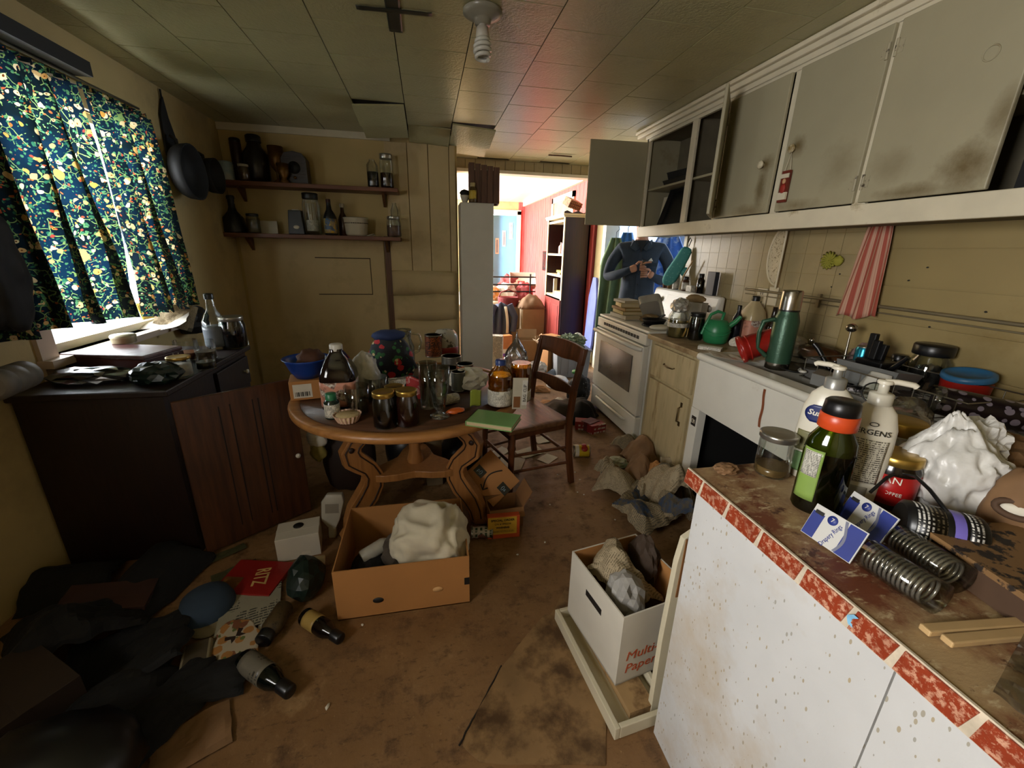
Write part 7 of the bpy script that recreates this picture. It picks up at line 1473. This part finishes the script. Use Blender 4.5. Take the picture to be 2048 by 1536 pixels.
single('green_lid', B().lathe([(0.05, 0), (0.055, 0.01), (0.05, 0.025), (0, 0.028)], 20), plas('bright_green', '3f9a4c', 0.4), 'bright green lid on the black patterned bag', 'cover', (1.46, 3.82, 0.285))
cloth('brown jacket heap on the floor behind the chair', (1.16, 3.42, 0.0), (0, 0, 20), 0.62, 0.4, mat('brown_jacket', '3c2c1a', 0.85), 0.05, 143, dome=0.14, name='jacket')
cloth('black fur-like coat crumpled beside the stove drawer', (1.36, 3.36, 0.0), (0, 0, 70), 0.42, 0.26, mat('black_coat', '15120f', 0.9), 0.06, 144, dome=0.16, name='coat')
closedbox('small dark red carton next to the black coat', (1.33, 3.08, 0.002), (0, 0, 30), 0.13, 0.1, 0.08, printed('dark_red_carton', '5a1c16', '8a6a50', 30, 0.5, 0.4), 'food_carton', 'carton')
random.seed(21)
LIT = [CARD, PAPER, KRAFT, mat('pink_cloth', 'b58a86', 0.8), mat('tan_cloth', '9a7d58', 0.8), mat('blue_grey_cloth', '6d7888', 0.8), NEWS, mat('beige_rag', 'b5a68c', 0.8)]
LN = ['cardboard scrap', 'white paper scrap', 'brown paper scrap', 'pink cloth scrap', 'tan cloth scrap', 'blue-grey cloth scrap', 'newspaper scrap', 'beige rag']
MARKS = [('the white bowl', 1.42, 4.28), ('the grey tote', 1.70, 4.72), ('the brown jacket', 1.16, 3.42), ('the black patterned bag', 1.47, 3.78), ('the clear plastic bag', 1.0, 4.75), ('the open tan carton', 1.35, 5.55), ('the orange topped pack', 1.02, 5.45), ('the tall white cabinet', 0.5, 4.3)]
seen = set()
for k in range(60):
    x = random.uniform(0.75, 1.55); y = random.uniform(3.4, 6.0); i = (1, 6, 3, 1, 0, 7, 2, 5, 4)[k % 9]
    mk = min(MARKS, key=lambda q: (q[1]-x)**2+(q[2]-y)**2); dx, dy = x-mk[1], y-mk[2]
    if math.hypot(dx, dy) < 0.16: continue
    rel = ('left of' if dx < 0 else 'right of') if abs(dx) > abs(dy) else ('in front of' if dy < 0 else 'behind')
    lab = '%s on the passage floor %s %s' % (LN[i], rel, mk[0])
    if lab in seen or len(seen) >= 30: continue
    seen.add(lab)
    crumple(lab, (x, y, 0.0), random.uniform(0.14, 0.24), random.uniform(0.12, 0.2), random.uniform(0.03, 0.08), LIT[i], 150+k, rot=(0, 0, random.uniform(0, 180)), group='litter on the passage floor', name='litter_scrap', cat='litter', n=12)
# red room
DKIRON = mat('dark_iron', '1c1a1a', 0.5, 0.5)
t = thing('metal_bed', 'dark metal bed frame rails across the red room piled with belongings', 'bed', (1.30, 6.75, 0))
for z in (0.82, 0.93, 1.05): part('rail', B().tube([(-0.75, 0, z), (0.45, 0, z)], 0.011, 8), DKIRON, t)
for x in (-0.75, 0.36): part('post', B().tube([(x, 0, 0), (x, 0, 1.1)], 0.014, 8), DKIRON, t)
part('side_rail', B().span((-0.75, 0.0, 0.42), (-0.72, 1.7, 0.46)), DKIRON, t); part('side_rail', B().span((0.36, 0.0, 0.42), (0.39, 1.7, 0.46)), DKIRON, t)
part('mattress', B().span((-0.72, 0.03, 0.46), (0.36, 1.68, 0.66)), mat('mattress_cloth', 'c9c0ae', 0.8), t, bev=0.03)
t = thing('drawer_box', 'white open box with red marking on top of the bed pile', 'box', (1.62, 7.15, 0.93), (35, 0, -10)); part('tray', B().add([(-0.2, -0.15, 0), (0.2, -0.15, 0), (0.2, 0.15, 0), (-0.2, 0.15, 0), (-0.22, -0.17, 0.09), (0.22, -0.17, 0.09), (0.22, 0.17, 0.09), (-0.22, 0.17, 0.09)], [(3, 2, 1, 0), (0, 1, 5, 4), (1, 2, 6, 5), (2, 3, 7, 6), (3, 0, 4, 7)]), PAPER, t, solid=0.01); part('red_mark', B().span((-0.08, -0.03, 0.006), (0.04, 0.04, 0.008)), REDP, t)
PILE = [(1.05, 6.95, 0.66, (0.16, 0.14, 0.14), 'orange_print', 'd09048', 'orange patterned cushion at the left of the bed'), (1.3, 7.0, 0.66, (0.18, 0.16, 0.16), 'white_bedding', 'd8d4cc', 'white bedding heap on the bed'), (1.62, 6.98, 0.66, (0.14, 0.13, 0.17), 'rose_cloth', '9a4448', 'rose-coloured cloth bundle on the bed near the bookcase'), (1.42, 7.3, 0.66, (0.2, 0.15, 0.22), 'maroon_cloth', '7a2e30', 'maroon blanket behind the white box'), (0.92, 7.4, 0.66, (0.18, 0.16, 0.2), 'pale_cloth', 'd0cabf', 'pale blanket at the far left of the bed')]
for k, (x, y, z, rr, mn, c, lab) in enumerate(PILE): wad(lab, (x, y, z), rr, mat(mn, c, 0.8, stain='ffffff' if k == 0 else None, sscale=14), 190+k, 0.3, 2, 'bedding', 'bedding', ridge=False)
t = thing('wicker_basket', 'dark red woven basket in front of the bed', 'basket', (1.24, 6.42, 0.62)); 
b = B(); b.shell([(0.12, 0), (0.16, 0.04), (0.17, 0.14), (0.175, 0.15), (0.16, 0.14), (0.15, 0.04), (0, 0.02)], 22, ay=0.7); part('basket', b, mat('red_wicker', '7a2a2e', 0.7, bump=0.5, bscale=60), t); b = B(); b.tube([(-0.16, 0, 0.14), (-0.12, 0, 0.22), (0, 0, 0.26), (0.12, 0, 0.22), (0.16, 0, 0.14)], 0.01, 6); part('handle', b, MATS['red_wicker'], t)
openbox('brown carton carrying the red basket in front of the bed', (1.26, 6.42, 0.3), (0, 0, 3), 0.4, 0.3, 0.31, CARDF)
closedbox('lower brown carton under the basket carton', (1.26, 6.42, 0.002), (0, 0, 0), 0.46, 0.34, 0.29, CARDF, 'cardboard_box')
t = thing('jacket', 'blue-grey and white jacket hanging over the cartons', 'jacket', (1.08, 6.18, 0.0), (0, 0, 8)); NAVJ = mat('slate_jacket', '3a4258', 0.8)
b = B(); b.grid(lambda u, v: ((u-0.5)*0.3*(0.7+0.5*v), -0.05*sin(v*3)+0.03*sin(u*14), 0.72-0.6*v-0.05*abs(2*u-1)), 22, 12); part('body', b, NAVJ, t, solid=0.02)
for s_ in (-1, 1): part('sleeve', B().tube([(s_*0.12, -0.02, 0.68), (s_*0.2, -0.06, 0.5), (s_*0.17, -0.08, 0.28)], 0.05, 10, rr=[0.06, 0.055, 0.045]), NAVJ, t)
part('white_stripe', B().grid(lambda u, v: (0.03+0.04*u+0.03*v, -0.07-0.05*sin(v*3), 0.66-0.4*v), 3, 10), PAPER, t, solid=0.01)
cloth('brown clothes heap on the carton right of the jacket', (1.56, 6.25, 0.62), (0, 0, 0), 0.40, 0.35, mat('brown_clothes', '6a4f36', 0.85), 0.07, 201, dome=0.2, name='clothes_heap')
closedbox('big tan carton under the brown clothes heap', (1.56, 6.25, 0.002), (0, 0, 2), 0.34, 0.34, 0.62, CARDF, 'cardboard_box')
openbox('open tan carton with cut flaps on the doorway floor', (1.35, 5.55, 0.002), (0, 0, -12), 0.26, 0.22, 0.28, CARDF, flaps=(('b', 80, 0.12), ('r', 40, 0.1)))
openbox('second open carton beside the bookcase foot', (1.60, 5.40, 0.002), (0, 0, 14), 0.26, 0.2, 0.24, CARDF, flaps=(('b', 78, 0.1), ('l', 50, 0.08)))
t = closedbox('orange topped pack standing on the doorway floor', (1.02, 5.45, 0.002), (0, 0, 18), 0.16, 0.1, 0.36, mat('orange_pack', 'b8713a', 0.5), 'food_box'); part('purple_stripe', B().span((-0.081, -0.0515, 0.08), (0.081, -0.0505, 0.12)), plas('purple_stripe', '6d3fa0'), t); part('white_lower', B().span((-0.081, -0.0512, 0.12), (0.081, -0.0506, 0.18)), PAPER, t)
closedbox('white printed carton at the left of the doorway', (0.86, 5.15, 0.002), (0, 0, -15), 0.14, 0.12, 0.42, LABW, 'food_box')
bag('bunched clear plastic bag on the doorway floor', (1.0, 4.75, 0.0), (0.13, 0.12, 0.2), glass('milky_film', 'dcdad6', 0.3, 0.2), 205)
wad('white plastic bag on the passage floor by the tote', (1.30, 4.8, 0.0), (0.12, 0.1, 0.09), PBAG, 206, 0.3, 2, 'plastic_bag', 'bag')
# bookcase contents
for k, (y, z, h, m, lab) in enumerate(((5.62, 1.428, 0.17, PAPER, 'white bottle on the bookcase top shelf, nearest'), (5.74, 1.428, 0.20, plas('pale_violet', 'a8a0c0'), 'pale violet bottle in the middle of the bookcase top shelf'), (5.88, 1.428, 0.15, mat('pinkish', 'c09a88', 0.5), 'pink jar on the bookcase top shelf'))): bottle(lab, 0, 0, z, 1, 1, ROUND, m, m, (0.4, 0.9), loc=(1.88, y, z+0.001), rh=(0.04, h))
for k, (y, z, h, m, lab) in enumerate(((5.68, 1.148, 0.03, 'c9bf9c', 'cream book lying on the second bookcase shelf'), (5.68, 1.179, 0.03, 'b5a83c', 'yellow-green book on top of the cream book'), (5.70, 0.858, 0.04, 'd0ccc4', 'white book lying on the lower bookcase shelf'), (5.66, 0.899, 0.03, 'c2b070', 'tan book on the white book'))): book(lab, (1.90, y, z+0.001), (0, 0, 8*k-10), 0.2, 0.26, h, mat('book_'+m, m, 0.6))
single('white_folder', B().box((0, 0, 0.11), (0.05, 0.03, 0.22)), PAPER, 'white folder standing on the lower bookcase shelf', 'folder', (1.86, 6.02, 0.859))
t = thing('woven_basket', 'tilted striped wooden basket on top of the bookcase', 'basket', (1.93, 5.72, 1.945), (24, 12, 20)); t.location.z = 2.02
for k in range(7): part('slat', B().box((-0.09+0.03*k, 0, 0.05), (0.022, 0.15, 0.10)), wood('basket_slat', '5a3a20', 'a8845a', 0.6), t)
part('binding', B().box((0, -0.078, 0.06), (0.21, 0.006, 0.014)), CRW, t)
t = thing('ironing_board', 'folded blue ironing board leaning on the red wall', 'ironing board', (2.085, 5.15, 0.0), (0, 2, 0)); part('board', B().ribbon([(-0.06, 0.05), (-0.13, 0.3), (-0.13, 0.9), (-0.05, 1.15)], [(0.06, 0.05), (0.13, 0.3), (0.13, 0.9), (0.05, 1.15)], -0.015, 0.015), mat('blue_cover', '5a64b0', 0.7), t, (0, 0, 0), (0, 0, 90), bev=0.005); part('leg', B().tube([(0.03, 0.0, 0.0), (0.03, 0.0, 1.0)], 0.01, 6), DKIRON, t)
t = thing('wire_guard', 'small wire frame fixed on the red wall left of the bookcase', 'wall fitting', (2.125, 7.6, 1.12))
for y in (-0.12, -0.04, 0.04, 0.12): part('bar', B().tube([(0, y, 0), (0, y, 0.34)], 0.008, 6), DKIRON, t)
for z in (0.04, 0.3): part('bar', B().tube([(0, -0.13, z), (0, 0.13, z)], 0.008, 6), DKIRON, t)
# garments in the side opening
GRC = mat('olive_green_cloth', '5a6b48', 0.9); BLC = mat('blue_cloth', '3f6fa6', 0.8)
def hung(label, loc, w, h, m, seed, rz=0):
    t = thing('hanging_garment', label, 'clothing', loc, (0, 0, rz)); b = B()
    b.grid(lambda u, v: ((u-0.5)*w*(0.35+0.65*min(1, v*4))*(1+0.08*nz(v*3, seed)), 0.035*sin(u*15+seed+v*2)*(0.3+v), -h*v), 24, 14); part('cloth', b, m, t, solid=0.008)
    b = B(); b.tube([(0, 0, 0.0), (0, 0, 0.06), (0.03, 0, 0.09), (0.02, 0, 0.12)], 0.004, 6); part('hook', b, DKIRON, t); return t
hung('olive green garment hanging beside the white door frame', (2.16, 4.72, 1.62), 0.30, 1.1, GRC, 3, -30)
hung('bright blue garment hanging behind the standing person, left', (2.30, 4.72, 1.68), 0.3, 1.2, BLC, 5, -20)
single('clothes_rail', B().tube([(2.03, 4.925, 1.80), (3.545, 3.787, 1.80)], 0.012, 8), DKIRON, 'dark clothes rail across the side opening', 'rail', (0, 0, 0))
hung('blue garment hanging behind the standing person, right', (2.66, 4.45, 1.68), 0.5, 1.3, mat('vivid_blue_cloth', '2f5fb0', 0.7, stain='b9c8d8', sscale=9), 7, -30)

# ================================================================== person in the side opening
def person():
    root_loc = Vector((2.10, 3.98, 0)); rz = face(root_loc)
    t = thing('person', 'person in a dark blue work shirt, one arm across the waist, standing beyond the stove', 'person', root_loc, (0, 0, rz))
    J = [((0, 0, 0.98), (0.17, 0.125)), ((0, 0, 1.14), (0.17, 0.125)), ((0, 0.0, 1.33), (0.185, 0.13)), ((0, 0.015, 1.47), (0.16, 0.10)), ((0, 0.01, 1.565), (0.068, 0.068)), ((0, -0.005, 1.62), (0.06, 0.062)), ((0, -0.02, 1.68), (0.072, 0.085)), ((0, -0.02, 1.75), (0.078, 0.098)), ((0, -0.012, 1.82), (0.07, 0.088)), ((0, -0.005, 1.865), (0.035, 0.045)),
         ((-0.19, 0.02, 1.49), (0.075, 0.075)), ((-0.275, 0.0, 1.36), (0.062, 0.062)), ((-0.31, -0.04, 1.215), (0.052, 0.052)), ((-0.20, -0.19, 1.25), (0.05, 0.05)), ((-0.09, -0.27, 1.30), (0.034, 0.034)), ((-0.02, -0.29, 1.33), (0.04, 0.022)),
         ((0.19, 0.02, 1.49), (0.075, 0.075)), ((0.275, 0.0, 1.36), (0.062, 0.062)), ((0.30, -0.03, 1.20), (0.052, 0.052)), ((0.20, -0.18, 1.21), (0.048, 0.048)), ((0.13, -0.25, 1.25), (0.034, 0.034)), ((0.085, -0.28, 1.28), (0.04, 0.024)),
         ((-0.1, 0, 0.90), (0.10, 0.10)), ((-0.12, -0.01, 0.5), (0.068, 0.07)), ((-0.12, 0.03, 0.1), (0.048, 0.05)), ((-0.13, -0.02, 0.05), (0.045, 0.045)), ((-0.14, -0.15, 0.035), (0.042, 0.033)),
         ((0.1, 0, 0.90), (0.10, 0.10)), ((0.12, -0.01, 0.5), (0.068, 0.07)), ((0.12, 0.03, 0.1), (0.048, 0.05)), ((0.13, -0.02, 0.05), (0.045, 0.045)), ((0.14, -0.15, 0.035), (0.042, 0.033))]
    E_ = [(0, 1), (1, 2), (2, 3), (3, 4), (4, 5), (5, 6), (6, 7), (7, 8), (8, 9), (3, 10), (10, 11), (11, 12), (12, 13), (13, 14), (14, 15), (3, 16), (16, 17), (17, 18), (18, 19), (19, 20), (20, 21), (0, 22), (22, 23), (23, 24), (24, 25), (25, 26), (0, 27), (27, 28), (28, 29), (29, 30), (30, 31)]
    me = bpy.data.meshes.new('skeleton'); me.from_pydata([j[0] for j in J], E_, [])
    o = bpy.data.objects.new('skeleton', me); COL.objects.link(o)
    o.modifiers.new('skin', 'SKIN'); sd = o.modifiers.new('sub', 'SUBSURF'); sd.levels = 2
    for k, v in enumerate(me.skin_vertices[0].data): v.radius = J[k][1]; v.use_root = (k == 0)
    dg = bpy.context.evaluated_depsgraph_get(); m2 = bpy.data.meshes.new_from_object(o.evaluated_get(dg)); bpy.data.objects.remove(o)
    SHIRT = mat('navy_work_shirt', '27323f', 0.85, var=0.15, scale=8, bump=0.4, bscale=18); SKIN = mat('skin', 'b98468', 0.5, var=0.06); PANT = mat('dark_trousers', '22242a', 0.85); SHOE = mat('work_boot', '1c1510', 0.6)
    b = B(); vs = [tuple(v.co) for v in m2.vertices]
    def mi(c):
        if c.z > 1.575 : return 1
        if (c-Vector((-0.03, -0.285, 1.325))).length < 0.062 or (c-Vector((0.09, -0.275, 1.275))).length < 0.055: return 1
        if c.z < 0.09: return 3
        return 2 if c.z < 0.96 and abs(c.x) < 0.26 and c.y > -0.2 else 0
    for p in m2.polygons: pass
    b.v = vs; b.f = [tuple(p.vertices) for p in m2.polygons]; b.mi = [mi(p.center) for p in m2.polygons]; b.sm = [True]*len(b.f)
    # fingers of both hands, the right hand pointing across, the left closed on a dark device
    def finger(pts, r): b.tube(pts, r, 8, mi=1, rr=[r, r*0.95, r*0.9, r*0.7][:len(pts)])
    hx_, hy, hz_ = 0.0, -0.292, 1.335
    finger([(0.005, -0.295, 1.352), (0.05, -0.305, 1.372), (0.085, -0.308, 1.378), (0.105, -0.308, 1.378)], 0.0095)
    for k, dz in enumerate((0.338, 0.322, 0.307)): finger([(0.005, -0.298, 1+dz), (0.04, -0.318, 1+dz+0.006), (0.055, -0.302, 1+dz-0.004), (0.035, -0.285, 1+dz-0.008)], 0.0092-0.0006*k)
    finger([(-0.03, -0.295, 1.355), (-0.01, -0.312, 1.378), (0.02, -0.32, 1.378)], 0.0105)
    for k in range(4): finger([(0.075, -0.285, 1.30-0.018*k), (0.045, -0.315, 1.302-0.018*k), (0.02, -0.31, 1.298-0.018*k), (0.02, -0.295, 1.296-0.018*k)], 0.0092-0.0005*k)
    finger([(0.10, -0.285, 1.30), (0.085, -0.315, 1.315), (0.06, -0.328, 1.318)], 0.0105)
    part('body', b, [SHIRT, SKIN, PANT, SHOE], t)
    # clothing details and head features
    for s_ in (-1, 1):
        part('collar', B().add([(s_*0.012, -0.085, 1.50), (s_*0.075, -0.06, 1.575), (s_*0.095, 0.0, 1.585), (s_*0.105, -0.085, 1.51), (s_*0.05, -0.11, 1.475)], [(0, 1, 2, 3, 4)]), SHIRT, t, solid=0.006)
        part('pocket_flap', B().span((s_*0.10-0.055, -0.139, 1.335), (s_*0.10+0.055, -0.132, 1.37)), SHIRT, t)
        part('eye', B().at((s_*0.032, -0.113, 1.757)).blob((0.012, 0.008, 0.008), 0, sub=2, flat=False), mat('eye_white', 'd5d0c8', 0.3), t)
        part('ear', B().at((s_*0.082, -0.005, 1.745)).blob((0.012, 0.022, 0.032), 0.1, 2, 1, 2, flat=False), SKIN, t)
    part('undershirt', B().add([(-0.045, -0.075, 1.575), (0.045, -0.075, 1.575), (0.0, -0.125, 1.46)], [(0, 1, 2)]), mat('black_undershirt', '101216', 0.9), t, solid=0.006)
    part('placket', B().span((-0.016, -0.139, 1.0), (0.016, -0.130, 1.46)), SHIRT, t)
    for k in range(4): part('button', B().at((0, -0.141, 1.06+0.1*k), (90, 0, 0)).lathe([(0.006, 0), (0.006, 0.002), (0, 0.003)], 10), INK, t)
    part('white_badge', B().add([(0.075, -0.142, 1.385), (0.12, -0.140, 1.385), (0.10, -0.142, 1.415)], [(0, 1, 2)]), WINK, t, solid=0.002)
    part('nose', B().at((0, -0.122, 1.725)).blob((0.014, 0.018, 0.024), 0, sub=2, flat=False), SKIN, t)
    part('mouth', B().at((0, -0.108, 1.688)).blob((0.024, 0.008, 0.006), 0, sub=2, flat=False), mat('lip', '8a4f42', 0.5), t)
    part('hair', B().at((0, 0.012, 1.80)).blob((0.09, 0.105, 0.085), 0.08, 3, 5, 3, flat=False, shape=lambda p: (p.x, p.y, max(p.z, -0.3))), mat('short_dark_hair', '2a2019', 0.8), t)
    d = thing('dark_device', 'black handheld device gripped by the standing person', 'device', root_loc, (0, 0, rz))
    part('case', B().span((0.018, -0.306, 1.22), (0.052, -0.284, 1.40)), BLK, d, bev=0.005); part('screen', B().span((0.021, -0.3075, 1.24), (0.049, -0.306, 1.38)), mat('dark_screen', '07090c', 0.1), d)
person()
